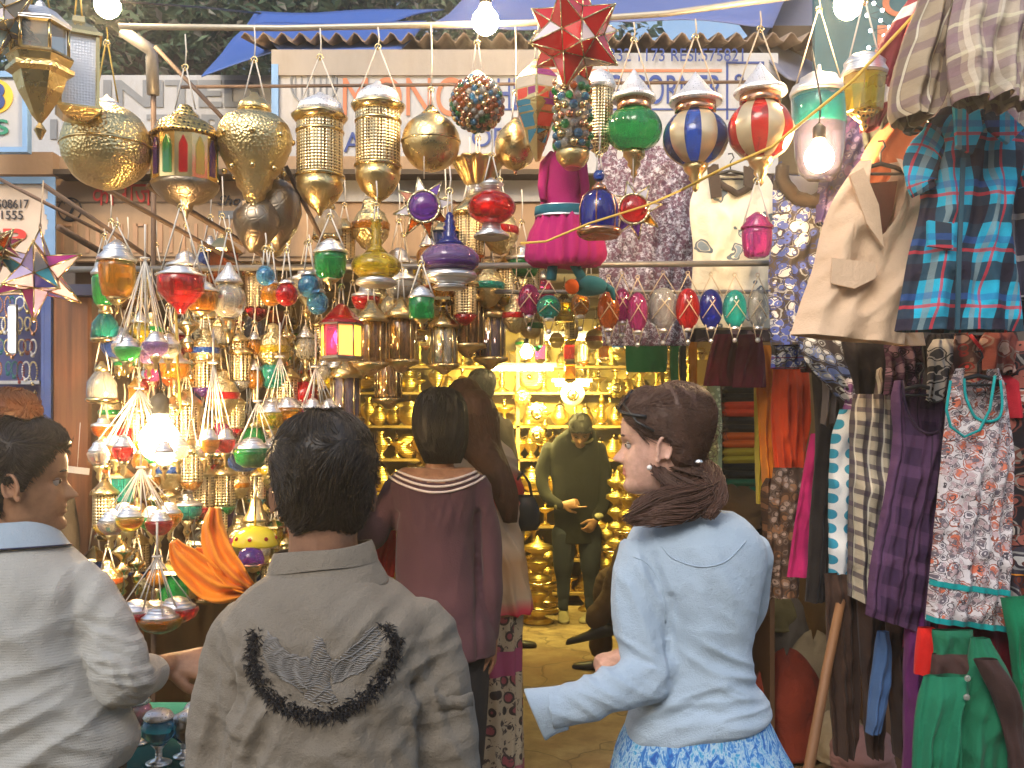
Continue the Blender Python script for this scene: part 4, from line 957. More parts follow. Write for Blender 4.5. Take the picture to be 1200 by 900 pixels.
# yellow cable with fairy lights
rod('power_cable', [(800, 222, 2.7), (850, 196, 2.6), (905, 172, 2.5), (1000, 94, 2.4), (1095, -8, 2.3)], .004, M['ycord'], 'yellow power cable slanting up across the red onion lantern', cat='cable')
rod('power_cable', [(610, 285, 2.6), (640, 283, 2.6), (690, 262, 2.62), (760, 240, 2.66), (800, 222, 2.7)], .003, M['ycord'], 'thin yellow cable crossing the magenta puppet skirt', cat='cable')
rod('power_cable', [(205, 330, 2.74), (208, 420, 2.74), (212, 480, 2.74), (195, 500, 2.75), (187, 492, 2.75)], .004, M['ycord'], 'yellow flex dropping to the very bright bulb', cat='cable')
rod('power_cable', [(140, 2, 3.1), (230, 8, 4.0), (330, 18, 4.8)], .004, M['black'], 'black cable strung in front of the dark trees', cat='cable')
def fairy():
    r = empty('fairy_light_string', P(1030, 30, 3.2), 'string of tiny white lights on the teal signboard', 'light string'); m = emit('fairy', (.9, .95, 1), 12)
    pts = [(1005, -10), (1024, 4), (1034, 12), (1016, 18), (1032, 24), (1042, 32), (1020, 36), (1036, 42), (1038, 50), (1018, 56)]
    b = MB(); [b.ball(P(x, y, 3.2), .006, 6, 4) for x, y in pts]; rel(b, r).build('tiny_lamp', m, r)
    b = MB(); b.tube([P(x, y, 3.2) for x, y in pts], .0015, 4); rel(b, r).build('wire', M['black'], r)
fairy()
CG = 'clothes hanging at the garment stall'
def garment(label, cat, rows, Y, m, th=.05, folds=(5, .010), neck=None, trim=None, slv=(), hang=None, nm=None, yaw=0.0, nu=36, ph=None, group=CG, hem=None, slant=0.0, scal=0):
    """two cloth layers closed at the sides; rows: (py, xl, xr); neck: (centre u, half width u, depth px) cut out of the front layer"""
    k = Y/FPX; q = random.Random(label); ph = q.uniform(0, 6) if ph is None else ph
    y0, y1 = rows[0][0], rows[-1][0]; xc = (rows[0][1]+rows[0][2])/2; o0 = P(xc, y0, Y)
    r = empty(nm or cat.replace(' ', '_'), o0, label, cat, group)
    H = (y1-y0)*k; nv = max(12, min(60, int((y1-y0)/5)))
    nf, af = folds
    def pt(u, v, side):
        xl, xr = interp(rows, lerp(y0, y1, v))
        x = lerp(xl, xr, u); py = lerp(y0, y1, v)+slant*(u-.5)*(v**.5)
        if scal and v > .9: py += scal*(v-.9)*10*sin(u*nf*pi*2+ph)
        w = (xr-xl)*k
        pr = max(0.0, 1-abs(2*u-1)**3.2)**.6
        g = .35+.65*sstep(0, .5, v)
        f = af*g*(sin(2*pi*nf*(u+.10*sin(3*v+ph)*u)+ph+1.9*sin(2.2*v+ph))*.40+sin(2*pi*nf*.61*u+ph*2+v*3.0)*.35+noise.noise(Vector((u*nf*1.6+ph, v*1.6, ph)))*.9)
        f += .022*noise.noise(Vector((u*w*8+ph+v*H*3, v*H*5-u*w*3, side*3)))+.008*noise.noise(Vector((u*w*24+v*H*9, v*H*14+ph, side)))
        rn = noise.noise(Vector((u*w*7+v*H*9+ph, v*H*5-u*w*8, side*5+3))); f += .010*max(-.6, .5-abs(rn)*4)*min(1, H*3)
        d = -side*(th*.5*pr*(.5+.5*sstep(0, .15, v))) - f*(1 if side > 0 else .6)*min(1, pr*2)
        p = P(x, py, Y)-o0
        p.y = d+(x-xc)*k*yaw
        return p, (u*w*1.02, -v*H)
    b = MB(); grid = {}
    for side in (1, -1):
        vs = []; uv = []
        for j in range(nv+1):
            for i in range(nu+1):
                u, v = i/nu, j/nv
                if side > 0 and neck:
                    t = abs(u-neck[0])/neck[1]
                    if t < 1: v0 = neck[2]/(y1-y0)*sqrt(1-t**neck[3]) if len(neck) > 3 else neck[2]/(y1-y0)*sqrt(1-t*t); v = v0+(1-v0)*v
                elif neck:
                    t = abs(u-neck[0])/neck[1]
                    if t < 1: v0 = .25*neck[2]/(y1-y0)*sqrt(1-t*t); v = v0+(1-v0)*v
                p, w = pt(u, v, side); vs.append(p); uv.append(w)
        n1 = nu+1
        fs = [(j*n1+i, j*n1+i+1, (j+1)*n1+i+1, (j+1)*n1+i) for j in range(nv) for i in range(nu)]
        if side > 0: fs = [f[::-1] for f in fs]
        b.add(vs, fs, 0, True, uv); grid[side] = vs
    b.build('cloth_body', m, r)
    if trim and neck:
        tm, tr = trim; pts = [p for i, p in enumerate(grid[1][:nu+1]) if abs(i/nu-neck[0]) <= neck[1]*1.02]
        if len(pts) > 2: MB().tube([p+Vector((0, -.004, 0)) for p in pts], tr, 6).build('neck_trim', tm, r)
    if hem:
        tm, frs = hem
        for fr in (frs if isinstance(frs, (list, tuple)) else [frs]):
            bb = MB(); j = fr; vs = []; n = nu
            for i in range(n+1):
                for dv in (0, .022):
                    p, _ = pt(i/n, min(1, j-dv), 1); vs.append(p+Vector((0, -.0035, 0)))
            bb.add(vs, [(2*i, 2*i+2, 2*i+3, 2*i+1) for i in range(n)]); bb.build('hem_band', tm, r)
    for s in slv:      # (list of (px,py,halfwidth px, dY)), material
        pts, sm = s
        bb = MB(); c = [P(x, y, Y)-o0+Vector((0, dy, 0)) for x, y, w, dy in pts]; n = 14; vs = []; us = []
        rows2 = [(i, *c[i], pts[i][2]*k) for i in range(len(c))]; seg = 18; L_ = 0
        for i in range(n+1):
            t = i/n*(len(c)-1); x, y, z, w = interp(rows2, t); x2, y2, z2, _ = interp(rows2, min(len(c)-1, t+.05)); x1, y1_, z1, _ = interp(rows2, max(0, t-.05))
            T = Vector((x2-x1, y2-y1_, z2-z1)).normalized(); sd = T.cross(Vector((0, 1, 0))).normalized(); dn = T.cross(sd)
            for j in range(seg):
                a = 2*pi*j/seg; rr = w*(1+.10*sin(3*a+i*.7+ph)+.12*noise.noise(Vector((a, i*.5, ph))))
                vs.append(Vector((x, y, z))+sd*rr*cos(a)+dn*rr*.5*sin(a)); us.append((a*w*.7, -i*.02))
        bb.add(vs, [(i*seg+j, i*seg+(j+1) % seg, (i+1)*seg+(j+1) % seg, (i+1)*seg+j) for i in range(n) for j in range(seg)]+[tuple(range(seg-1, -1, -1))], 0, True, us)
        bb.build('sleeve', sm or m, r)
    if hang:
        hx, hy, hw = hang; c = P(hx, hy, Y)
        hr = MB(); kk = k
        hr.tube([(-hw*kk, 0, -hw*.35*kk), (-hw*.5*kk, 0, -hw*.12*kk), (0, 0, 0), (hw*.5*kk, 0, -hw*.12*kk), (hw*kk, 0, -hw*.35*kk)], .006, 7)
        hr.tube([(-hw*kk, 0, -hw*.35*kk), (hw*kk, 0, -hw*.35*kk)], .004, 6).tube([(0, 0, 0), (0, 0, .03), (.012, 0, .045), (.006, 0, .06), (-.008, 0, .058)], .0025, 6)
        tag(hr.build('coat_hanger', M['black'], None, c), 'black coat hanger inside the '+label.split(',')[0][:60], 'coat hanger', 'coat hangers of the garment stall')
    return r
def part_patch(root, name, m, poly, Y, th=.012):
    """flat sewn piece (collar flap, pocket) from a px outline"""
    o = root.location; n = len(poly); f = [P(x, y, Y)-o for x, y in poly]; k = [p+Vector((0, th, 0)) for p in f]
    ce = sum(f, Vector())/n
    b = MB(); vs = f+k; L_ = [(p.x, p.z) for p in f]
    b.add(vs, [tuple(range(n)), tuple(range(2*n-1, n-1, -1))]+[((i+1) % n, i, n+i, n+(i+1) % n) for i in range(n)], 0, False, L_+L_)
    return b.build(name, m, root)

def clothes():
    C = cloth_m
    turq = plaid('turquoise plaid', (.02, .46, .70), [(0, .11, 0, .34, (.03, .015, .03), .92), (1, .13, .1, .32, (.03, .02, .04), .85), (0, .11, .55, .10, (.25, .35, .38), .7), (1, .13, .6, .06, (.60, .04, .06), .8), (0, .11, .36, .05, (.60, .04, .06), .8), (1, .13, .45, .12, (.03, .12, .45), .5)])
    g = garment('turquoise and dark checked short sleeved shirt hanging beside the beige waistcoat', 'shirt',
        [(128, 1102, 1172), (150, 1085, 1196), (185, 1075, 1203), (240, 1078, 1186), (300, 1064, 1190), (345, 1056, 1196), (388, 1048, 1200)], 2.32, turq, .09, (4, .018), neck=(.48, .30, 34), slv=[([(1098, 158, 20, -.01), (1080, 185, 21, -.02), (1072, 215, 19, -.03), (1078, 228, 15, -.03)], None), ([(1180, 158, 18, 0), (1200, 180, 18, 0), (1212, 215, 18, 0)], None)], hang=(1130, 128, 42))
    part_patch(g, 'collar', turq, [(1118, 118), (1146, 116), (1152, 150), (1140, 180), (1122, 172)], 2.24); part_patch(g, 'collar', turq, [(1150, 120), (1176, 126), (1200, 150), (1182, 168), (1160, 152)], 2.24)
    part_patch(g, 'placket', plain('dark placket', (.02, .08, .12), .8), [(1127, 185), (1132, 185), (1127, 300), (1125, 386), (1120, 386), (1122, 300)], 2.245, .006)
    part_patch(g, 'pocket', turq, [(1088, 258), (1118, 262), (1117, 292), (1088, 288)], 2.245)
    bei = C('beige twill', (.80, .58, .40), bump=.35)
    g = garment('pale beige sleeveless waistcoat with flap pocket, open at the neck over a brown lining', 'waistcoat',
        [(188, 1008, 1056), (205, 996, 1070), (240, 975, 1080), (275, 962, 1078), (320, 952, 1072), (360, 938, 1064), (398, 926, 1060)], 2.55, bei, .09, (3, .014), neck=(.52, .27, 95, 1.3), hang=(1032, 192, 34), slant=12)
    part_patch(g, 'lapel', bei, [(996, 205), (1012, 196), (1030, 240), (1036, 290), (1016, 262)], 2.485); part_patch(g, 'pocket_flap', bei, [(975, 302), (1027, 308), (1026, 326), (1002, 338), (974, 332)], 2.485, .008)
    part_patch(g, 'lining', C('brown lining', (.16, .06, .04)), [(1014, 215), (1052, 212), (1046, 250), (1034, 284), (1022, 250)], 2.57, .01)
    garment('beige cloth pieces hanging below the waistcoat edge', 'waistcoat', [(380, 1040, 1080), (405, 1045, 1085)], 2.6, bei, .03, (3, .01))
    garment('terracotta orange shirt mostly behind the beige waistcoat', 'shirt', [(138, 1046, 1092), (160, 1024, 1100), (190, 1008, 1090), (240, 1000, 1060), (290, 985, 1050)], 2.75, C('terracotta', (.62, .17, .06)), .09, (4, .02), neck=(.5, .25, 26), hang=(1062, 146, 30))
    garment('dark grey green shirt bunched above the terracotta one', 'shirt', [(85, 1040, 1090), (110, 1020, 1086), (140, 1010, 1080), (170, 1015, 1060)], 2.8, C('charcoal green', (.05, .055, .045)), .10, (5, .025))
    vio = floral('violet print', (.06, .04, .17), [(.20, .08, .22), (.30, .22, .40)], 30)
    garment('violet blue scarf hanging behind the low lit bulb', 'scarf', [(110, 982, 1020), (160, 975, 1024), (210, 960, 1010), (262, 955, 985)], 3.05, vio, .05, (3, .02))
    chk1 = plaid('brown check', (.42, .34, .24), [(0, .05, 0, .4, (.12, .08, .08), .6), (1, .06, .2, .35, (.20, .12, .16), .55), (0, .05, .7, .08, (.75, .70, .55), .8)])
    chk2 = plaid('mauve check', (.55, .46, .36), [(0, .06, 0, .3, (.22, .14, .20), .6), (1, .07, .2, .3, (.30, .18, .24), .5), (1, .07, .7, .12, (.75, .70, .5), .7), (0, .06, .6, .1, (.80, .72, .6), .7)])
    garment('brown checked shirt hanging above the turquoise one, narrow side showing', 'shirt', [(-60, 1092, 1130), (0, 1078, 1118), (40, 1062, 1112), (90, 1048, 1106), (128, 1044, 1098), (142, 1050, 1086)], 2.25, chk1, .12, (3, .03), scal=2)
    garment('mauve and beige checked ruffled top at the picture corner', 'top', [(-70, 1130, 1215), (0, 1118, 1225), (45, 1110, 1225), (90, 1112, 1222), (122, 1118, 1215)], 2.12, chk2, .12, (5, .03), scal=2)
    garment('beige ruffle hem layer under the mauve checked top', 'top', [(70, 1098, 1225), (110, 1090, 1222), (158, 1088, 1215)], 2.42, chk2, .10, (7, .03), scal=3)
    garment('maroon shirt with white yoke hanging under the teal signboard', 'shirt', [(-20, 1078, 1120), (20, 1050, 1100), (60, 1025, 1080), (110, 1012, 1050), (150, 1010, 1030)], 2.62, plaid('maroon white', (.22, .015, .04), [(1, .22, .45, .18, (.75, .70, .66), 1)]), .08, (3, .02))
    garment('bright red narrow scarf slanting above the brown checked shirt', 'scarf', [(-30, 1095, 1135), (10, 1072, 1100), (45, 1058, 1080), (75, 1050, 1062)], 2.5, C('red cotton', (.62, .03, .03)), .05, (2, .02))
    navy = plaid('navy plaid', (.05, .05, .09), [(0, .09, .1, .3, (.30, .30, .36), .7), (1, .10, .3, .14, (.55, .52, .55), .7)])
    garment('navy and grey checked shirt at the picture edge behind the turquoise one', 'shirt', [(150, 1165, 1230), (200, 1170, 1240), (280, 1178, 1240), (350, 1182, 1240)], 2.45, navy, .10, (4, .02))
    garment('black jacket behind the shoulder of the turquoise shirt', 'jacket', [(115, 1090, 1225), (160, 1085, 1235), (260, 1090, 1235), (380, 1080, 1230)], 2.7, C('black cotton', (.012, .012, .015)), .10, (4, .02))
    bfl = floral('blue floral', (.06, .05, .045), [(.60, .62, .64), (.08, .12, .42)], 34, .42)
    g = garment('dark dress with small blue and white flowers and a wide brown neckband', 'dress', [(190, 912, 968), (215, 906, 976), (260, 905, 985), (330, 900, 990), (405, 904, 985)], 3.1, bfl, .08, (4, .015), neck=(.5, .42, 50), trim=(C('brown neckband', (.07, .045, .03)), .022))
    wl = C('white inner', (.55, .56, .62)); part_patch(g, 'neck_label', wl, [(918, 205), (962, 208), (956, 240), (924, 238)], 3.12)
    crm = floral('cream block print', (.74, .70, .58), [(.25, .33, .42)], 13, .16, swirl=8)
    g = garment('cream sleeveless dress with blue leaf motifs and dark straps, behind the pink bucket lantern', 'dress', [(196, 822, 892), (215, 815, 905), (245, 808, 912), (290, 812, 908), (340, 810, 915), (385, 806, 918)], 3.4, crm, .08, (4, .013), neck=(.5, .30, 34, 1.4), trim=(C('dark strap', (.06, .045, .04)), .012), hang=(856, 200, 28))
    part_patch(g, 'strap', C('dark strap2', (.06, .045, .04)), [(829, 196), (842, 192), (846, 230), (834, 232)], 3.34); part_patch(g, 'strap', C('dark strap3', (.06, .045, .04)), [(872, 194), (886, 198), (882, 222), (872, 216)], 3.34)
    mot = floral('plum mottled print', (.42, .38, .46), [(.10, .05, .09), (.62, .60, .68), (.16, .08, .12)], 42, .44, swirl=9)
    garment('plum and white mottled cloth hanging full width behind the green onion lantern', 'cloth', [(172, 700, 812), (240, 700, 812), (320, 702, 812), (405, 706, 808)], 3.62, mot, .04, (6, .02), group='lengths of cloth')
    garment('long dark printed cloth behind the cream dress', 'cloth', [(190, 806, 910), (400, 806, 912)], 3.75, floral('dark print', (.05, .04, .05), [(.25, .18, .22)], 30), .05, (5, .02), group='lengths of cloth')
    # ---- middle tier
    org = floral('orange floral', (.62, .58, .60), [(.60, .17, .10), (.14, .12, .15), (.45, .34, .36)], 38, .33, swirl=5); teal = C('teal binding', (.01, .33, .34))
    g = garment('white sleeveless dress with orange flowers and teal binding, nearest of the tank dresses', 'dress', [(432, 1120, 1170), (455, 1112, 1178), (495, 1108, 1184), (530, 1104, 1186), (620, 1095, 1186), (690, 1088, 1182), (733, 1084, 1180)], 2.42, org, .08, (5, .012), neck=(.50, .34, 62, 2.4), trim=(teal, .0036), hem=(teal, [1.0, .86]), hang=(1146, 440, 32), slant=14)
    MB().tube([P(x, y, 2.37)-g.location for x, y in ((1114, 446), (1109, 480), (1114, 500), (1130, 512), (1148, 504), (1160, 480), (1166, 440))], .0036, 6).build('armhole_binding', teal, g)
    ppl = plaid('purple plaid', (.055, .025, .07), [(0, .07, 0, .45, (.11, .05, .12), .8), (1, .08, .2, .4, (.12, .055, .13), .6), (0, .07, .7, .05, (.02, .01, .03), .8)])
    g = garment('dark purple checked sleeveless dress with a deep scooped neck beside the orange flowered one', 'dress', [(446, 1048, 1104), (470, 1044, 1110), (520, 1046, 1110), (600, 1034, 1100), (670, 1020, 1095), (732, 1014, 1088)], 2.6, ppl, .08, (5, .016), neck=(.5, .36, 62, 2.2), trim=(C('dark plum', (.04, .02, .05)), .0035), hang=(1078, 452, 32), slant=24)
    garment('white dress with big teal dots, narrow side showing', 'dress', [(480, 984, 1002), (520, 974, 1000), (600, 972, 996), (685, 972, 994)], 2.95, polka('teal dots', (.60, .64, .68), (.03, .24, .38), .045, .34), .07, (2, .01))
    pb = plaid('beige black plaid', (.50, .44, .33), [(0, .036, 0, .40, (.05, .04, .06), .8), (1, .04, .2, .36, (.07, .05, .08), .75), (0, .036, .6, .1, (.75, .72, .6), .7)])
    garment('beige and black checked dress between the dotted and the purple checked ones', 'dress', [(462, 1000, 1044), (500, 996, 1044), (580, 995, 1040), (650, 994, 1034), (708, 994, 1036)], 2.8, pb, .08, (4, .018), slant=20)
    blk = C('black lace', (.02, .016, .02)); 
    garment('black ruffled top hanging under the beige waistcoat', 'top', [(398, 985, 1120), (420, 990, 1110), (450, 1000, 1100), (480, 1005, 1060)], 2.85, blk, .08, (7, .02), scal=8)
    garment('dark floral top with blue flowers peeping below the beige waistcoat', 'top', [(396, 935, 1010), (425, 945, 1010), (470, 985, 1010), (500, 990, 1004)], 3.0, floral('blue on black', (.03, .025, .03), [(.15, .22, .48), (.45, .48, .5)], 30), .06, (4, .02))
    garment('brown printed camisole with red straps behind the orange flowered dress', 'camisole', [(384, 1120, 1190), (410, 1118, 1195), (450, 1112, 1200), (480, 1112, 1200)], 2.55, floral('brown print', (.08, .035, .03), [(.35, .22, .18), (.45, .04, .04)], 26), .08, (4, .02), neck=(.45, .3, 30), trim=(C('red strap', (.55, .02, .03)), .0045))
    garment('red edged top hanging on the far side of the orange flowered dress', 'top', [(440, 1168, 1215), (470, 1172, 1215), (490, 1178, 1215)], 2.5, C('crimson trim', (.50, .02, .04)), .05, (3, .015))
    garment('black dress with white flowers at the picture edge', 'dress', [(400, 1184, 1250), (480, 1182, 1250), (560, 1178, 1250), (645, 1182, 1250)], 2.5, floral('white on black', (.025, .022, .03), [(.55, .52, .5), (.35, .12, .10)], 20, .36), .09, (4, .018))
    garment('dark print skirt with an orange hem at the picture edge', 'skirt', [(640, 1182, 1250), (680, 1180, 1250), (712, 1186, 1250)], 2.45, floral('dark hem print', (.04, .035, .05), [(.5, .5, .5), (.2, .05, .03)], 24), .07, (4, .02), hem=(C('orange band', (.75, .28, .03)), [1.0, .45]))
    garment('white and blue flowered frill with maroon hem above the red scarves', 'top', [(385, 900, 938), (410, 904, 942), (432, 903, 945)], 3.25, bfl, .05, (4, .012), hem=(C('maroon band', (.20, .02, .07)), [1.0, .75]))
    garment('maroon frilled skirt above the black trousers', 'skirt', [(405, 940, 985), (425, 938, 985), (436, 938, 985)], 3.3, C('maroon dark', (.08, .015, .03)), .06, (6, .015))
    red = C('red orange scarf', (.70, .07, .015)); 
    garment('bright red scarf hanging in folds over the brown print cloth', 'scarf', [(432, 906, 948), (480, 904, 950), (530, 906, 944), (572, 910, 938)], 3.5, red, .07, (5, .03))
    garment('orange yellow tie dyed scarf hanging beside the red scarf', 'scarf', [(405, 884, 902), (450, 886, 912), (520, 890, 916), (600, 896, 912)], 3.6, C('orange yellow', (.75, .32, .02), (.65, .10, .01)), .06, (3, .02))
    garment('narrow yellow cloth hanging at the shop entrance edge', 'scarf', [(410, 884, 896), (500, 884, 898), (590, 886, 894)], 3.7, C('yellow cloth', (.60, .45, .04)), .04, (2, .015))
    garment('brown printed cloth below the bright red scarf', 'cloth', [(548, 906, 948), (600, 900, 940), (700, 898, 936)], 3.45, floral('rust print', (.08, .045, .03), [(.28, .14, .07), (.35, .25, .2)], 30), .06, (4, .018), group='lengths of cloth')
    garment('magenta narrow scarf beside the black trousers', 'scarf', [(508, 950, 962), (560, 940, 958), (620, 930, 952), (676, 922, 950)], 3.3, C('deep pink', (.50, .02, .14)), .04, (2, .012))
    garment('black trousers hanging full length beside the dotted dress', 'trousers', [(425, 950, 990), (520, 956, 984), (600, 950, 974), (705, 944, 972)], 3.2, C('black trouser', (.018, .015, .016)), .07, (3, .02))
    for i, (x0, x1, y0, y1, Y, mm, l) in enumerate([
        (1000, 1046, 400, 470, 2.92, floral('slate print', (.06, .06, .08), [(.30, .30, .36)], 40), 'slate printed blouse bunched under the beige waistcoat hem'),
        (1036, 1086, 392, 462, 2.72, floral('plum print', (.10, .04, .08), [(.32, .20, .26), (.05, .03, .05)], 34), 'plum printed blouse bunched above the purple checked dress'),
        (1082, 1124, 392, 455, 2.66, C('black gauze', (.03, .026, .03)), 'black gauze blouse between the plum printed one and the red straps'),
        (962, 1000, 405, 498, 3.06, C('grey brown jersey', (.11, .09, .085)), 'grey brown jersey top above the dotted dress'),
        (1020, 1052, 425, 480, 2.84, chk1, 'small brown checked frill above the beige and black checked dress'),
        (988, 1010, 440, 500, 2.98, floral('white lilac', (.50, .46, .52), [(.20, .08, .22)], 36), 'white and lilac frill over the dotted dress'),
        (1150, 1186, 388, 436, 2.5, floral('rust rose', (.20, .05, .04), [(.45, .30, .25)], 30), 'rust and rose printed blouse above the orange flowered dress'),
        (1088, 1120, 398, 470, 2.6, floral('white black', (.40, .38, .36), [(.05, .05, .06)], 36), 'black and white printed blouse left beside the purple checked dress'),
        (1058, 1100, 690, 760, 2.72, C('wine cotton', (.16, .02, .05)), 'wine coloured cloth behind the purple trousers'),
        (892, 912, 560, 700, 3.55, floral('dark rust', (.06, .03, .02), [(.22, .10, .05)], 36), 'dark rust printed cloth at the shop mouth edge')]):
        garment(l, 'blouse' if i < 8 else 'cloth', [(y0, x0+6, x1-6), (y0+12, x0, x1), ((y0+y1)/2, x0+2, x1-1), (y1, x0-1, x1+2)], Y, mm, .07, (3+i % 3, .022), scal=2)
    # ---- lowest tier
    br = C('dark brown cotton', (.055, .03, .022)); 
    for i, (a, c, l) in enumerate([(966, 1006, 'dark brown trouser pair beside the propped stick'), (1004, 1040, 'dark brown trousers next to the blue jeans strip'), (1036, 1066, 'brown black trousers beside the purple ones')]):
        garment(l, 'trousers', [(672+i*8, a, c), (760, a+4, c), (830, a+8, c-2), (885, a+12, c-6)], 2.9-.06*i, br, .08, (3, .022))
    garment('strip of blue jeans hanging between two brown trousers', 'jeans', [(740, 1028, 1042), (800, 1020, 1042), (858, 1014, 1030)], 2.74, C('denim', (.06, .13, .30)), .05, (2, .014))
    garment('purple trousers with crumpled ankles beside the green tunic', 'trousers', [(705, 1062, 1086), (780, 1060, 1082), (860, 1060, 1080), (930, 1058, 1078)], 2.62, C('purple cotton', (.14, .025, .14)), .07, (2, .02))
    garment('small piece of bright red cloth above the green tunic', 'cloth', [(735, 1076, 1094), (765, 1073, 1094), (790, 1072, 1090)], 2.45, C('scarlet', (.70, .02, .015)), .04, (2, .01), group='lengths of cloth')
    gn = (.018, .155, .08)
    gb = plaid('green brown bands', gn, [(1, 3.0, -10.0-.0, .0, gn, 0)])
    garment('maroon tunic behind the green and brown ones', 'tunic', [(705, 1098, 1210), (740, 1100, 1212), (800, 1104, 1214), (930, 1106, 1215)], 2.5, C('maroon tunic', (.20, .02, .03)), .08, (4, .02))
    garment('green tunic with a brown chest band, folded over the bright green one', 'tunic', [(738, 1092, 1140), (760, 1094, 1142), (775, 1092, 1144)], 2.35, C('green cotton', gn), .05, (3, .01))
    garment('brown band of cloth between the two green tunics', 'tunic', [(766, 1092, 1146), (792, 1090, 1150), (800, 1092, 1152)], 2.33, C('umber', (.07, .035, .03)), .05, (3, .01))
    garment('bright green tunic with loose folds and a small button row', 'tunic', [(792, 1082, 1140), (830, 1074, 1128), (880, 1070, 1122), (960, 1068, 1118)], 2.27, C('bright green', (.018, .19, .10)), .07, (4, .024))
    garment('bright green tunic panel slanting beside the button row', 'tunic', [(748, 1138, 1160), (800, 1132, 1188), (860, 1118, 1186), (960, 1115, 1184)], 2.3, C('bright green b', (.018, .175, .09)), .07, (3, .02), slant=26)
    garment('brown sash slanting across the green tunics', 'sash', [(772, 1140, 1168), (820, 1164, 1194), (880, 1180, 1202), (950, 1186, 1206)], 2.24, C('umber b', (.06, .032, .028)), .04, (2, .008))
    garment('darker green tunic at the picture edge below the maroon cloth', 'tunic', [(700, 1172, 1240), (780, 1186, 1240), (930, 1196, 1245)], 2.36, C('deep green', (.01, .20, .09)), .08, (3, .02))
    tag(MB().ball((0, 0, 0), .008, 10, 6, 0, (1, .5, 1)).build('button', M['g_clear'], None, P(1134, 795, 2.22)), 'upper small white button on the green tunic', 'button', 'buttons of the green tunic')
    tag(MB().ball((0, 0, 0), .008, 10, 6, 0, (1, .5, 1)).build('button', M['g_clear'], None, P(1133, 817, 2.22)), 'lower small white button on the green tunic', 'button', 'buttons of the green tunic')
    # ---- shop mouth
    mar = C('maroon silk', (.13, .008, .03)); 
    garment('maroon skirt hanging under the thin rail, wider of the two', 'skirt', [(392, 866, 892), (420, 862, 896), (454, 858, 898)], 3.5, mar, .06, (3, .015))
    garment('maroon top hanging under the thin rail beside the wider skirt', 'top', [(392, 838, 862), (410, 832, 864), (440, 826, 866), (452, 824, 868)], 3.55, mar, .06, (3, .015))
    garment('plain green flag of cloth hanging at the shop mouth', 'cloth', [(394, 733, 781), (415, 733, 782), (436, 734, 781)], 4.2, C('green flag', (.015, .17, .05)), .02, (2, .008), group='lengths of cloth')
    for i, (x, w, c, l) in enumerate([(790, 5, (.02, .20, .06), 'thin green'), (800, 4, (.03, .03, .03), 'thin black'), (812, 5, (.65, .22, .01), 'orange'), (776, 3, (.60, .35, .02), 'mustard')]):
        garment(l+' ribbon of cloth beside the green flag', 'ribbon', [(396, x-w, x+w), (430, x-w, x+w), (470, x-w*.9+3, x+w)], 4.6, C('ribbon %d' % i, c), .02, (1, .01), group='ribbons at the shop mouth')
    garment('silvery sequinned strip hanging behind the woman in pale blue', 'scarf', [(440, 828, 843), (500, 830, 846), (580, 832, 846)], 4.3, floral('sequin', (.35, .42, .22), [(.7, .75, .5)], 60), .04, (2, .01))
clothes()

# ---- folded clothes on the shelf rack by the entrance
def rack():
    Y = 4.5; k = Y/FPX; a = P(846, 452, Y); c = P(902, 640, Y)
    w = c.x-a.x; r = empty('clothes_rack', ((a.x+c.x)/2, Y+.2, 0), 'narrow wooden rack of folded clothes at the shop entrance', 'rack')
    b = MB()
    for s in (-1, 1): b.box((s*(w/2+.012), 0, .95), (.022, .4, 1.75))
    b.box((0, .2, .95), (w, .015, 1.75)); b.build('frame', plain('rack wood', (.10, .05, .02), .6), r)
    zs = [462, 490, 516, 540, 562, 584, 610, 640]
    b = MB()
    for y in zs[1::2]: b.box((0, 0, P(0, y+1, Y).z), (w, .38, .008))
    b.build('shelf', plain('rack shelf', (.12, .06, .03), .6), r)
    cols = [('black', (.012, .012, .012)), ('bright red orange', (.75, .06, .015)), ('soft black', (.014, .014, .018)), ('orange', (.75, .15, .02)), ('mustard yellow', (.50, .42, .03)), ('inky black', (.01, .015, .02)), ('bottle green', (.01, .14, .07)), ('navy', (.02, .025, .05))]
    top = 452
    for i, (n, cc) in enumerate(cols):
        y0, y1 = top+i*18.2, top+(i+1)*18.2; z = P(0, y1, Y).z; h = (y1-y0)*k
        b = MB(); q = random.Random(i); 
        for j in range(2):
            zz = h*(j+.5)/2; n_ = 10; vs = []
            b.box((q.uniform(-.004, .004), -.01, zz), (w*.96, .34, h*.46), 0, Matrix.Rotation(q.uniform(-.03, .03), 3, 'Y'), h*.2)
        tag(b.build('folded_shirt', cloth_m('fold '+n, cc), None, ((a.x+c.x)/2, Y+.16, z)), n+' folded shirt in the rack at the shop entrance', 'folded shirt', 'folded shirts in the rack')
rack()

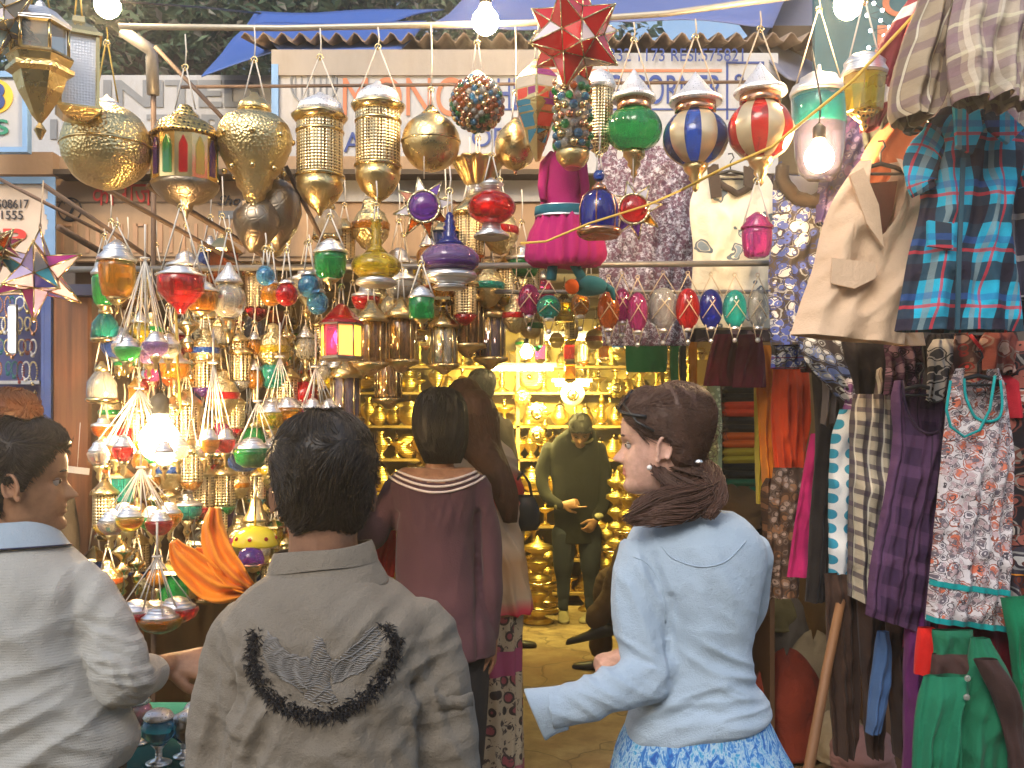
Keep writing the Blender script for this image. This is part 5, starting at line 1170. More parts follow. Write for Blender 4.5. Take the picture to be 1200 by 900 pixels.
def sack(px, py, Y, w, h, m, label, seed, lean=0, sy=.8, nm='sack'):
    k = Y/FPX; q = random.Random(seed); b = MB(); prof = [(.05, 0), (w*.42, 0), (w*.5, h*.12), (w*.52, h*.4), (w*.48, h*.65), (w*.36, h*.85), (w*.16, h*.97), (w*.05, h)]
    rr = [(z, r_) for r_, z in prof]; n = 34; seg = 40; vs = []
    for i in range(n+1):
        z = h*i/n; r_ = max(.05, interp(rr, z)[0]) if i else w*.42
        for j in range(seg):
            a = 2*pi*j/seg; s = 1+.22*noise.noise(Vector((cos(a)*1.4, sin(a)*1.4, i/n*2.5+seed)))-.10*max(0, .5-abs(noise.noise(Vector((cos(a)*2.2, sin(a)*2.2, i/n*4+seed*3))))*5)+.07*noise.noise(Vector((cos(a)*5, sin(a)*5, i/n*5+seed)))
            vs.append(((r_*s*cos(a)+lean*i/n*w)*k, r_*s*sin(a)*sy*k, z*k*(1+.06*sin(a*2+seed))))
    b.add(vs, [(i*seg+j, i*seg+(j+1) % seg, (i+1)*seg+(j+1) % seg, (i+1)*seg+j) for i in range(n) for j in range(seg)]+[tuple(range(seg-1, -1, -1)), tuple(n*seg+j for j in range(seg))])
    c = P(px, py, Y)
    return tag(b.build(nm, m, None, c), label, 'sack', 'sacks and bundles by the clothes')
redm = cloth_m('red sacking', (.30, .05, .025), bump=.6); beim = cloth_m('beige sacking', (.40, .32, .20)); yelm = cloth_m('yellow grey bundle cloth', (.34, .30, .14)); grm = cloth_m('grey bundle cloth', (.26, .23, .19))
sack(922, 886, 4.70, 82, 120, redm, 'rust red cloth sack standing on the ground behind the propped stick', 1)
sack(950, 884, 4.80, 70, 138, beim, 'beige sacking bundle behind the red sack, lettered in green', 2, .05)
sack(915, 800, 5.0, 70, 110, grm, 'grey bundle with a yellow cloth top behind the red sack', 4)
sack(908, 738, 4.95, 52, 44, yelm, 'yellow tied cloth on top of the grey bundle', 5)
sack(862, 620, 4.5, 56, 52, cloth_m('brown bundle', (.14, .08, .035)), 'brown bundle under the folded shirts of the rack', 7)
sack(985, 892, 4.4, 60, 60, beim, 'low pale bundle on the ground under the brown trousers', 8)
sack(1010, 900, 4.0, 70, 50, cloth_m('pinkish rag', (.32, .17, .15)), 'dull pink rag bundle on the ground under the trousers', 9)
def inside():
    q = random.Random(11); G = M['gold_shop']; S_ = M['brass_smooth']
    def proto(nm, parts):
        r = empty(nm, (0, 0, -50), nm, 'ornament')
        for pn, m, mk in parts:
            b = MB(); mk(b); b.build(pn, m, r)
        return r
    PR = [
     ('vase', proto('brass_vase', [('body', G, lambda b: b.lathe([(.03, 0), (.035, .01), (.015, .03), (.05, .08), (.055, .11), (.02, .15), (.015, .17), (.03, .19)], 16)), ('handle', S_, lambda b: b.ring((.05, 0, .12), .028, .005, 12, 5, 'Y'))])),
     ('plate', proto('brass_plate', [('dish', G, lambda b: b.lathe([(.001, -.01), (.04, -.012), (.05, -.004), (.085, 0), (.09, .006), (.05, .003), (.001, .0)], 24, (0, 0, .09), rot=Matrix.Rotation(pi/2, 3, 'X'), flute=12, famp=.06)), ('boss', S_, lambda b: b.ball((0, -.015, .09), .018, 10, 6))])),
     ('figurine', proto('brass_figurine', [('base', S_, lambda b: b.lathe([(.04, 0), (.045, .01), (.03, .02)], 12)), ('figure', G, lambda b: [b.lathe([(.022, .02), (.036, .045), (.028, .07), (.018, .09), (.034, .115), (.02, .135), (.008, .14)], 12), b.ball((0, 0, .158), .019, 10, 8), b.tube([(-.03, 0, .12), (-.05, -.02, .09), (-.02, -.035, .08)], .008, 6), b.tube([(.03, 0, .12), (.055, -.01, .14), (.05, -.02, .17)], .008, 6), b.lathe([(.016, .17), (.010, .19), (.002, .205)], 8)])])),
     ('candlestick', proto('brass_candlestick', [('stem', G, lambda b: b.lathe([(.045, 0), (.045, .01), (.012, .03), (.02, .06), (.009, .08), (.018, .11), (.009, .13), (.016, .16), (.03, .185), (.028, .20)], 14)), ('drip_pan', S_, lambda b: b.lathe([(.01, .165), (.04, .17), (.042, .176)], 14))])),
     ('pot', proto('brass_pot', [('belly', G, lambda b: b.lathe([(.03, 0), (.06, .03), (.07, .07), (.05, .11), (.035, .125), (.045, .14)], 18)), ('lid', S_, lambda b: b.lathe([(.042, .14), (.03, .155), (.008, .165), (.012, .18), (.002, .19)], 14))])),
     ('oil lamp', proto('brass_oil_lamp', [('bowl', G, lambda b: b.lathe([(.035, 0), (.01, .02), (.01, .07), (.05, .09), (.058, .105), (.03, .10)], 16)), ('finial', S_, lambda b: [b.ball((0, 0, .125), .013, 8, 6), b.ball((0, 0, .15), .01, 8, 6), b.lathe([(.01, .1), (.004, .17)], 8)])])),
     ('bell', proto('brass_bell', [('skirt', G, lambda b: b.lathe([(.055, 0), (.048, .02), (.035, .06), (.025, .09), (.006, .10)], 18)), ('handle', S_, lambda b: b.lathe([(.006, .10), (.012, .13), (.006, .16), (.012, .18), (.003, .20)], 10))])),
    ]
    sh = plain('yellowed shelf wood', (.30, .19, .06), .6)
    ords = ['lowest', 'second lowest', 'third lowest', 'fourth', 'fifth', 'third highest', 'second highest', 'highest']
    # shelf units
    def unit(x0, x1, y, zs, lab, tot, axis='x'):
        r = empty('display_shelves', ((x0+x1)/2, y, 0) if axis == 'x' else (y, (x0+x1)/2, 0), lab, 'shelves')
        for z in zs:
            MB().box((0, 0, z), (x1-x0, .24, .02) if axis == 'x' else (.22, x1-x0, .02)).build('shelf', sh, r)
        for s in (-.5, 0, .5):
            MB().box((s*(x1-x0-.03) if axis == 'x' else 0, 0 if axis == 'x' else s*(x1-x0-.03), (zs[-1]+.1)/2+.1), (.03, .24, zs[-1]+.1) if axis == 'x' else (.22, .03, zs[-1]+.1)).build('upright', sh, r)
        od = ords if len(zs) == 8 else ['lowest', 'second lowest', 'third lowest', 'third highest', 'second highest', 'highest']
        for zi, z in enumerate(zs):
            n = int((x1-x0)/tot)
            for i in range(n):
                t = x0+(i+.5+q.uniform(-.2, .2))*(x1-x0)/n
                nm, pr = PR[q.randrange(7)]; s = q.uniform(.95, 1.45)*(1.0 if axis == 'x' else 1.15)
                loc = (t, y-.02+q.uniform(-.05, .05), z+.011) if axis == 'x' else (y+q.uniform(-.04, .04), t, z+.011)
                where = {'x': 'back wall'}.get(axis, 'side wall')
                dup(pr, loc, 'small brass %s standing on the %s shelf of %s' % (nm, od[zi], lab.split(' lined')[0].replace('shelves along', '').strip()), 'brass ornaments on %s, %s shelf' % (lab.split(' lined')[0].replace('shelves along', '').strip(), od[zi]), q.uniform(-.5, .5) + (0 if axis == 'x' else (pi/2 if y < 0 else -pi/2)), s)
    unit(-1.4, 1.5, 8.32, [.22, .50, .78, 1.06, 1.34, 1.62, 1.90, 2.12], 'shelves along the back wall lined with brass ornaments', .115)
    unit(5.6, 8.1, -1.36, [.30, .62, .94, 1.26, 1.58, 1.90], 'shelves along the lantern side wall lined with brass ornaments', .19, 'y')
    unit(6.0, 8.1, 1.42, [.30, .62, .94, 1.26, 1.58, 1.90], 'shelves along the folded clothes side wall lined with brass ornaments', .22, 'y')
    for nm, pr in PR:
        for c in list(pr.children): bpy.data.objects.remove(c)
        bpy.data.objects.remove(pr)
    # tall floor pieces in gold
    def tall(px, Y, h, sc, label):
        c = P(px, 500, Y); z0 = gz(Y); r = empty('brass_stand', (c.x, Y, z0), label, 'brass stand', 'tall brass pieces on the shop floor')
        n = int(h/.11); b = MB(); pr = [(.10*sc, 0), (.11*sc, .02), (.05*sc, .05)]
        for i in range(n): z = .06+i*h/n*.95; pr += [(.045*sc, z), (q.uniform(.07, .11)*sc, z+.03), (q.uniform(.06, .1)*sc, z+.06), (.035*sc, z+.085)]
        b.lathe(pr+[(.03*sc, h), (.001, h+.05)], 16, flute=8, famp=.1).build('column', G, r)
        MB().ring((0, 0, h*.5), .12*sc, .012, 20, 6).build('rim', S_, r); MB().ring((0, 0, h*.2), .13*sc, .014, 20, 6).build('rim', S_, r)
    for px, Y, h, sc, l in [(608, 7.6, .95, .95, 'ringed brass stand beside the handbag'), (630, 7.5, .62, 1.1, 'stacked brass stand by the bending man\'s leg'), (642, 7.9, .5, .8, 'short stand between the bending man\'s legs'), (712, 7.7, .7, .95, 'brass stand behind the crossed leg'), (724, 7.3, 1.15, .9, 'tall brass stand next to the seated man'),
                         (738, 7.0, 1.5, .9, 'tallest brass stand beside the pale blue woman\'s face'), (690, 8.0, .9, .8, 'brass stand by the shelves behind the bending man'), (590, 8.0, 1.2, .9, 'slender brass stand near the shelves'), (470, 6.6, 1.1, 1.0, 'brass stand beside the lantern side shelves'), (500, 7.4, 1.35, .9, 'tall brass stand behind the striped collar')]:
        tall(px, Y, h, sc, l)
    # big round plate, flower ornament and clock
    def disc(px, py, Y, rr, m, label, nm, cat, pet=0):
        k = Y/FPX; r = empty(nm, P(px, py, Y), label, cat, 'round pieces on the back shelves'); R90 = Matrix.Rotation(pi/2, 3, 'X')
        MB().lathe([(rr*.2*k, -.02), (rr*.7*k, -.012), (rr*.95*k, -.02), (rr*k, -.006), (rr*.9*k, .01), (.01, .012)][::1], 40, rot=R90, flute=pet, famp=.2 if pet else 0).build('rim', m, r)
        MB().lathe([(.001, .018), (rr*.55*k, .02), (rr*.6*k, .0)], 30, rot=R90).build('face', M['gold_pale'], r)
        MB().ring((0, -.02, 0), rr*.42*k, .006, 24, 5, 'Y').ball((0, -.028, 0), rr*.14*k, 12, 8).build('boss', M['brass_smooth'], r)
    disc(671, 462, 8.0, 14, M['silver_p'], 'pale round wall clock above the bending man', 'wall_clock', 'clock')
    disc(629, 484, 8.0, 13, M['gold_shop'], 'petalled brass sun ornament beside the bending man', 'sun_ornament', 'ornament', 12)
    disc(629, 509, 8.0, 10, M['gold_shop'], 'small brass wheel ornament under the sun ornament', 'wheel_ornament', 'ornament', 16)
    disc(612, 465, 8.1, 10, M['gold_shop'], 'little petalled brass plate below the tube light', 'wall_plate', 'plate', 10)
    disc(723, 455, 7.8, 11, M['gold_shop'], 'petalled brass plate beside the woman\'s forehead', 'wall_plate', 'plate', 10)
    # little coloured lanterns under the ceiling and hanging gold
    for i, (x, y, g, l) in enumerate([(633, 413, 'g_pink', 'pink glass box lantern over the tube light'), (667, 413, 'g_red', 'red glass box lantern between the two small tubes'), (707, 411, 'g_amber', 'amber glass box lantern beside the red one'), (560, 405, 'g_red', 'small red glass lantern near the tall man\'s head'), (668, 436, 'g_amber', 'amber glass bowl lantern above the clock')]):
        L(x, y, 6.6, l, [('glass', g, [(8, -8), (8.6, -8), (8.6, 8), (8, 8)], {'seg': 4, 'twist': pi/4, **FL}), ('frame', 'brass_smooth', [(9, 8), (9, 10), (4, 14)], {'seg': 4, 'twist': pi/4, **FL}), ('base', 'brass_smooth', [(4, -13), (9, -10), (9, -8)], {'seg': 4, 'twist': pi/4, **FL})], (3, 14, 20, 26), group='small lanterns inside the shop')
    cols = ['g_amber', 'g_clear', 'g_red', 'g_green', 'g_yellow', 'g_orange', 'g_blue', 'g_teal']; nmz = ['amber', 'clear', 'red', 'green', 'yellow', 'orange', 'blue', 'teal']
    rowz = [('nearest the entrance', 4.6, 372, 1.0), ('in the second line inside', 5.4, 385, .85), ('in the third line inside', 6.2, 396, .72), ('in the line deepest inside', 7.2, 404, .6)]
    for ri, (rn, Y, y0, sc) in enumerate(rowz):
        for i in range(8):
            x = lerp(468+ri*8, 830-ri*18, (i+q.uniform(.2, .8))/8); y = y0+q.uniform(-12, 14)
            kind = (i+ri) % 3; s = sc*q.uniform(.9, 1.2); g = cols[i]
            pr = [[('globe', 'brass', ell(13*s, 13*s), {'seg': 16}), ('glass_band', g, [(13.2*s, -3*s), (14*s, 0), (13.2*s, 3*s)], {'seg': 16})], [('glass', g, [(10*s, -12*s), (12*s, -11*s), (11*s, 8*s), (6*s, 12*s)], {'seg': 12}), ('cap', 'brass_fine', [(12*s, 9*s), (6*s, 16*s), (2*s, 22*s)], {'seg': 12})],
                  [('cage', 'brass_lattice', [(8*s, -16*s), (10*s, -14*s), (10*s, 12*s), (4*s, 18*s)], {'seg': 12}), ('glass_tip', g, [(.5, -24*s), (5*s, -20*s), (8*s, -15*s)], {'seg': 12})]][kind]
            L(x, y, Y, '%s %s lantern under the shop ceiling, %s' % (nmz[i], ['glass banded brass globe', 'glass bell', 'glass tipped lattice'][kind], rn), pr, (4*s, 12*s, 26*s, 40*s), group='lanterns under the shop ceiling', cm='cord')
    # gold garlands of small brass discs by the side wall
    # tube lights: (px0, px1, py, Y)
    tube = emit('tube light', (1.0, .93, .50), 26)
    for i, (a, c, y, Y, w, lab) in enumerate([(577, 648, 432, 7.6, 26, 'long bright tube light fixed over the back shelves'), (651, 690, 450, 8.0, 7, 'short tube light just above the clock'), (640, 660, 396, 6.6, 5, 'small tube light under the ceiling beside the pink lantern'), (676, 705, 396, 6.8, 6, 'small tube light under the ceiling above the amber lantern')]):
        A, B = P(a, y, Y), P(c, y, Y); r = empty('tube_light', (A+B)/2, lab, 'tube light', 'lit tube lights in the shop'); h = (B.x-A.x)/2
        MB().tube([(-h, 0, 0), (h, 0, 0)], .015, 10).build('tube', tube, r)
        MB().box((0, .02, .03), (2*h+.06, .05, .03)).build('fitting', plain('tube fitting %d' % i, (.6, .6, .55), .5), r)
        l = bpy.data.lights.new('tube_glow', 'AREA'); l.shape = 'RECTANGLE'; l.size = 2*h; l.size_y = .05; l.energy = w*2.2; l.color = (1, .80, .22)
        o = bpy.data.objects.new('tube_glow', l); COL.objects.link(o); o.parent = r; o.location = (0, -.02, -.02); o.rotation_euler = (radians(48), 0, 0)
    bulb(617, 413, 6.5, 'lit bulb between the tube light and the pink lantern', 16, .035, color=(1, .80, .25), group='bulbs lighting the shop room')
    bulb(783, 393, 5.4, 'lit bulb over the ribbons at the shop mouth', 20, .025, color=(1, .80, .25), group='bulbs lighting the shop room')
    bulb(520, 398, 5.6, 'lit bulb under the ceiling above the two women', 24, .028, color=(1, .76, .25), group='bulbs lighting the shop room')

def counter():
    r = empty('counter', P(190, 860, 2.35), 'low counter covered with a teal cloth in front of the lanterns', 'counter'); r.location.z = 0
    MB().box((0, .22, .40), (.95, .5, .80)).build('cabinet', plain('counter wood', (.10, .05, .03), .6), r)
    MB().box((0, .2, .815), (1.0, .56, .025), bev=.008).box((0, -.072, .62), (1.0, .012, .40)).build('tablecloth', cloth_m('teal cloth', (.01, .13, .12)), r)
    Z = r.location
    for x, y, Y, g, l, s in [(186, 850, 2.30, 'g_sky', 'sky blue glass goblet lamp with a white metal rim on the counter', 1.0), (215, 800, 2.35, 'g_blue', 'deep blue glass dish on the counter by the reaching hand', .8), (232, 806, 2.4, 'g_orange', 'orange glass dish on the counter behind the reaching hand', .9), (160, 840, 2.45, 'g_clear', 'clear glass goblet lamp at the back of the counter', .9), (226, 850, 2.3, 'dark_metal', 'dark metal pot on the counter beside the grey brown jacket', 1.0), (150, 790, 2.5, 'g_pink', 'pink glass goblet lamp behind the pale sweater arm', .9)]:
        c = P(x, y, Y); c.z = .828; k = Y/FPX*s; rr = empty('goblet_lamp', c, l, 'goblet lamp', 'glassware on the counter')
        MB().lathe([(14*k, 0), (15*k, 3*k), (4*k, 8*k), (4*k, 18*k), (9*k, 24*k)], 20).build('foot', M['silver'], rr)
        MB().lathe([(8*k, 24*k), (18*k, 34*k), (20*k, 44*k), (15*k, 54*k)], 24).build('glass', M[g], rr)
        MB().lathe([(16*k, 53*k), (18*k, 56*k), (14*k, 62*k), (5*k, 66*k)], 20).build('rim', M['silver_p'], rr)
    # painted parasol lamp shade and purple dome
    L(299, 628, 2.6, 'yellow painted glass lamp shade with red dots beside the orange scarf', [('shade', glass('yellow painted glass', (.85, .62, .03), .2, .1), [(26, -12), (27, -10), (22, 4), (14, 10), (4, 12)], {'seg': 32}), ('pole', 'brass_smooth', [(1.3, 10), (1.3, 70)], {'seg': 8}), ('bead', 'g_red', lambda b, k: [b.ball((24*k*cos(a), 24*k*sin(a), -2*k), 2.5*k, 8, 6) for a in [i*pi/4 for i in range(8)]], {})], None, name='lamp_shade', cat='lamp shade')
    L(294, 655, 2.55, 'purple glass dome lamp under the yellow painted shade', [('glass', 'g_purple', [(15, -6), (16, 0), (13, 9), (7, 14), (1, 15)], {'seg': 24}), ('rim', 'copper', [(15, -8), (17, -7), (17, -5), (15, -5)], {'seg': 24})], (3, 14, 20, 24), name='lamp_shade', cat='lamp shade')
    L(300, 600, 2.9, 'gilt bell lantern on the counter above the painted shade', [('bell', 'brass_fine', [(16, -12), (15, -8), (9, 2), (6, 14), (2, 18)], {})], (3, 16, 24, 30))
    # orange scarf
    m = cloth_m('orange chiffon', (.88, .30, .02), (.80, .20, .01), rough=.6)
    c = P(245, 650, 2.3); b = MB(); k = 2.3/FPX
    def strip(pts, ph, w0):
        rr = [(i, *p) for i, p in enumerate(pts)]; n = 36; vs = []; nu = 14
        for i in range(n+1):
            t = i/n*(len(pts)-1); x, y, w, dy = interp(rr, t); x2, y2, _, _ = interp(rr, min(len(pts)-1, t+.08)); x1, y1, _, _ = interp(rr, max(0, t-.08))
            T = Vector((x2-x1, y2-y1)).normalized(); N = Vector((-T.y, T.x))
            for j in range(nu+1):
                u = j/nu*2-1; p = P(x+N.x*w*u, y+N.y*w*u, 2.3+dy+.02*sin(u*6+i*.12+ph)+.018*noise.noise(Vector((u*2, i*.12, ph))))-c; vs.append(p)
        o = len(b.v); m1 = nu+1
        b.add(vs, [(i*m1+j, i*m1+j+1, (i+1)*m1+j+1, (i+1)*m1+j) for i in range(n) for j in range(nu)])
    strip([(252, 595, 7, .06), (250, 620, 14, .03), (258, 650, 17, .0), (275, 675, 14, -.02), (293, 690, 7, 0)], 1, 0)
    strip([(204, 634, 5, .05), (214, 652, 15, .02), (232, 672, 20, .0), (255, 690, 18, -.02), (285, 694, 8, 0)], 3, 0)
    strip([(222, 650, 12, .09), (240, 668, 26, .07), (262, 684, 20, .05), (280, 690, 8, .03)], 5, 0)
    o = tag(b.build('orange_scarf', m, None, c), 'orange chiffon scarf swinging between the two men', 'scarf')
    md = o.modifiers.new('t', 'SOLIDIFY'); md.thickness = .003
inside(); counter()
from mathutils.bvhtree import BVHTree
def fuse(mb, voxel, smooth=3):
    me = bpy.data.meshes.new('tmp'); me.from_pydata(mb.v, [], mb.f); me.update()
    ob = bpy.data.objects.new('tmp', me); COL.objects.link(ob)
    r = ob.modifiers.new('r', 'REMESH'); r.mode = 'VOXEL'; r.voxel_size = voxel; r.use_smooth_shade = True
    if smooth: s = ob.modifiers.new('s', 'SMOOTH'); s.iterations = smooth; s.factor = .5
    bpy.context.view_layer.update()
    m2 = bpy.data.meshes.new_from_object(ob.evaluated_get(bpy.context.evaluated_depsgraph_get()))
    bpy.data.objects.remove(ob); return m2
def displace(me, fn):
    co = [v.co.copy() for v in me.vertices]; no = [v.normal.copy() for v in me.vertices]
    for v, c, n in zip(me.vertices, co, no):
        v.co = c+n*fn(c, n)
    me.update()
def finish_mesh(me, name, mats, root_loc, parent=None, mif=None):
    if not isinstance(mats, (list, tuple)): mats = [mats]
    me.materials.clear()
    for m in mats: me.materials.append(m)
    if mif:
        for p in me.polygons: p.material_index = mif(p.center)
    me.polygons.foreach_set('use_smooth', [True]*len(me.polygons))
    me.transform(Matrix.Translation(-root_loc)); me.update()
    return link(name, me, parent, None if parent else root_loc)
def vloft(b, rows, Y, shrink=0.0, n=None, seg=40, ex=2.3, mi=0):
    """rows: (py, xl, xr, depth m, dy m) in the plane Y, smooth, closed"""
    y0, y1 = rows[0][0], rows[-1][0]; k = Y/FPX; n = n or max(8, int(abs(y1-y0)*k/.015)); vs = []
    for i in range(n+1):
        py = lerp(y0, y1, i/n); xl, xr, d, dy = interp(rows, py)
        c = P((xl+xr)/2, py, Y); w = max(.004, (xr-xl)/2*k-shrink); d = max(.004, d-shrink)
        for j in range(seg):
            a = 2*pi*j/seg; ca, sa = cos(a), sin(a)
            x = w*abs(ca)**(2/ex)*(1 if ca > 0 else -1); y = d*abs(sa)**(2/ex)*(1 if sa > 0 else -1)
            vs.append((c.x+x, Y+dy+y, c.z))
    b.add(vs, [(i*seg+j, (i+1)*seg+j, (i+1)*seg+(j+1) % seg, i*seg+(j+1) % seg) for i in range(n) for j in range(seg)]+[tuple(range(seg)), tuple(n*seg+j for j in range(seg-1, -1, -1))], mi)
    return b
def limb(b, pts, shrink=0.0, seg=18, world=False, cap=True, mi=0):
    """pts: (px, py, Y, r)"""
    q = [(p if world else (*P(p[0], p[1], p[2]), p[3])) for p in pts]
    rr = [(i, *p) for i, p in enumerate(q)]; n = max(6, len(q)*6); c = []; r = []
    for i in range(n+1):
        x, y, z, w = interp(rr, i/n*(len(q)-1)); c.append(Vector((x, y, z))); r.append(max(.003, w-shrink))
    if cap:
        d0 = (c[0]-c[1]).normalized(); d1 = (c[-1]-c[-2]).normalized()
        r0, r1 = r[0], r[-1]
        c = [c[0]+d0*r0*.95, c[0]+d0*r0*.7]+c+[c[-1]+d1*r1*.7, c[-1]+d1*r1*.95]; r = [r0*.3, r0*.72]+r+[r1*.72, r1*.3]
    b.tube(c, r, seg, mi); return b

HEADROWS = [(0.00, .30, -.10, .10), (0.03, .365, .0, .17), (0.09, .395, .10, .225), (0.17, .385, .19, .262), (0.25, .388, .27, .285), (0.33, .385, .33, .302), (0.42, .375, .38, .318),
            (0.50, .362, .41, .330), (0.57, .388, .44, .338), (0.66, .392, .46, .345), (0.75, .378, .465, .342), (0.83, .335, .44, .315), (0.90, .26, .37, .262), (0.955, .165, .25, .18), (0.985, .08, .14, .10), (1.0, .01, .03, .012)]
def head_pt(H, a, zf, off=0.0, fem=False):
    f, bk, w = interp(HEADROWS, zf)
    ca, sa = cos(a), sin(a); e = 2.15
    x = (w+off)*abs(sa)**(2/e)*(1 if sa > 0 else -1)
    y = ((f if ca > 0 else bk)+off)*abs(ca)**(2/e)*(1 if ca > 0 else -1)
    z = zf+(off*.9*sstep(.75, 1, zf))
    if off < .012:
        fr = ca > 0
        if fr:
            ns = interp([(.30, 0), (.33, .05), (.355, .125), (.385, .12), (.44, .075), (.50, .04), (.55, .012), (.60, 0)], zf)[0] if .3 < zf < .6 else 0
            wn = interp([(.30, .085), (.36, .07), (.42, .038), (.5, .03), (.6, .05)], zf)[0]
            y += ns*exp(-(x/wn)**2)
            y -= .042*exp(-((abs(x)-.14)/.075)**2-((zf-.50)/.045)**2)
            y += .016*exp(-((abs(x)-.12)/.10)**2-((zf-.575)/.03)**2)
            y += .030*exp(-(x/.10)**2)*(exp(-((zf-.262)/.020)**2)*.8+exp(-((zf-.215)/.020)**2)) - .018*exp(-(x/.11)**2-((zf-.238)/.010)**2)
            y -= .016*exp(-(x/.12)**2-((zf-.175)/.022)**2); y += .02*exp(-(x/.10)**2-((zf-.09)/.05)**2)
            y += .012*exp(-((abs(x)-.19)/.08)**2-((zf-.36)/.08)**2)
    return Vector((x*H, y*H, (z-.5)*H))
class Head:
    def __init__(s, px, py, Y, H, yaw, pitch=0, roll=0):
        """yaw: 0 looks away from the camera, positive turns towards the picture's left"""
        s.H = H; s.c = P(px, py, Y)
        s.M = Matrix.Translation(s.c) @ Matrix.Rotation(radians(yaw), 4, 'Z') @ Matrix.Rotation(radians(pitch), 4, 'X') @ Matrix.Rotation(radians(roll), 4, 'Y')
    def add(s, b, ears=True, mi=0):
        n, seg = 64, 80; H = s.H; vs = []
        for i in range(n+1):
            zf = i/n
            for j in range(seg): vs.append(s.M @ head_pt(H, 2*pi*j/seg, zf))
        b.add(vs, [(i*seg+j, i*seg+(j+1) % seg, (i+1)*seg+(j+1) % seg, (i+1)*seg+j)[::-1] for i in range(n) for j in range(seg)]+[tuple(range(seg)), tuple(n*seg+j for j in range(seg-1, -1, -1))], mi)
        if ears:
            for sd in (-1, 1):
                rot = s.M.to_3x3() @ Matrix.Rotation(sd*radians(-22), 3, 'Z') @ Matrix.Rotation(radians(12), 3, 'X')
                c = s.M @ Vector((sd*.335*H, -.045*H, -.06*H)); q = []
                for t in range(15):
                    a = radians(-60+t*20); rx = .068; rz = .125 if a < pi/2 else .125
                    q.append(c+rot @ Vector((sd*.035*H, -rx*H*cos(a)+0, rz*H*sin(a)*(1 if sin(a) > 0 else .9))))
                b.tube(q, [.013*H*1.5]*15, 8, mi)
                b.ball(c+rot @ Vector((-sd*.004*H, .0, .0)), H, 14, 10, mi, (.022, .062, .112), rot)
                b.ball(c+rot @ Vector((sd*.02*H, .045*H, -.11*H)), H, 10, 8, mi, (.022, .03, .04), rot)
                b.ball(c+rot @ Vector((sd*.03*H, .055*H, -.0*H)), H, 8, 6, mi, (.02, .018, .035), rot)
        return b
    def eyes(s, root, lash=True):
        H = s.H
        for sd in (-1, 1):
            c = s.M @ Vector((sd*.145*H, .292*H, .002*H))
            MB().ball(c-root.location-s.M.to_3x3() @ Vector((0, .006*H, 0)), .053*H, 16, 12).build('eyeball', EYEW, root)
            MB().ball(s.M @ Vector((sd*.145*H, .318*H, .002*H))-root.location, .031*H, 12, 8).build('iris', EYEB, root)
            q = [s.M @ Vector(((sd*.145+u*.075)*H, (.345-.03*u*u*3)*H, (.028-.022*abs(u)**2)*H))-root.location for u in (-1, -.5, 0, .5, 1)]
            MB().tube(q, .006*H, 6).build('eyelid', SKD, root)
            q = [s.M @ Vector(((sd*.14+u*.10)*H, (.385-.035*(u*sd+1)**2*.35)*H, (.095+.012*(1-u*u))*H))-root.location for u in (-1, -.5, 0, .5, 1)]
            MB().tube(q, [.008*H, .012*H, .012*H, .010*H, .004*H], 6).build('eyebrow', HAIRM, root)
    def hair(s, root, hl, th, m, strands=1500, L_=.16, whorl=(pi, .90), seed=1, lift=.012, flow=None, wid=.0011):
        H = s.H; n, seg = 56, 90; vs = []; q = random.Random(seed); lo = root.location
        def off(a, zf):
            aa = abs((a+pi) % (2*pi)-pi); h = interp(hl, aa)[0]; t = interp(th, aa)[0]*(1+.35*sstep(.6, .95, zf))
            g = sstep(h-.015, h+.07, zf)
            return lerp(-.03, t, g), g
        for i in range(n+1):
            zf = i/n
            for j in range(seg):
                a = 2*pi*j/seg; o, g = off(a, zf)
                o += g*(.016*noise.noise(Vector((sin(a)*5, cos(a)*5, zf*7+seed)))+.008*noise.noise(Vector((sin(a)*14, cos(a)*14, zf*18+seed))))
                vs.append((s.M @ head_pt(H, a, zf, max(o, -.03) if o < .012 else o))-lo)
        b = MB().add(vs, [(i*seg+j, i*seg+(j+1) % seg, (i+1)*seg+(j+1) % seg, (i+1)*seg+j)[::-1] for i in range(n) for j in range(seg)]+[tuple(n*seg+j for j in range(seg-1, -1, -1))])
        W = head_pt(H, whorl[0], whorl[1], .05)
        for k in range(strands):
            a = q.uniform(0, 2*pi); zf = 1-abs(q.gauss(0, .36)); 
            if zf < .1: continue
            o, g = off(a, zf)
            if g < .35: continue
            p = head_pt(H, a, zf, o+.006); pts = [p]; sw = q.uniform(-.5, .5); cl = noise.noise(p*28)*1.6
            for st in range(6):
                if flow: d = flow(p)
                else: d = (p-W)
                nrm = Vector((p.x, p.y, p.z*.9+.001)).normalized()
                d = d-nrm*d.dot(nrm); d = d.normalized() if d.length > 1e-5 else Vector((0, -1, 0))
                d = (d+nrm.cross(d)*(sw*.35+cl*.45)).normalized()
                p2 = p+d*L_*H/6
                aa = atan2(p2.x, p2.y); zz = min(.995, max(.02, p2.z/H+.5)); oo, gg = off(aa, zz)
                pr = head_pt(H, aa, zz, max(oo, .012)+.006+lift*(st/6)**2*q.uniform(.3, 1.4))
                p = pr if gg > .02 else p2
                pts.append(p)
                if gg <= .02: break
            if len(pts) > 2: b.tube([(s.M @ x)-lo for x in pts], [wid*.9]*(len(pts)-1)+[wid*.3], 3)
        return b.build('hair', m, root)
def hairmat(name, c, c2):
    t = NT(name); v = t.coord('Object', (1, 1, .35)); n = t.noise(v, 60, 4, .6)
    t.base(t.mix(n, c, c2)); t.p(Roughness=.5, Specular_IOR_Level=.35); t.bump(t.noise(v, 160, 3), .5, .003); return t.m
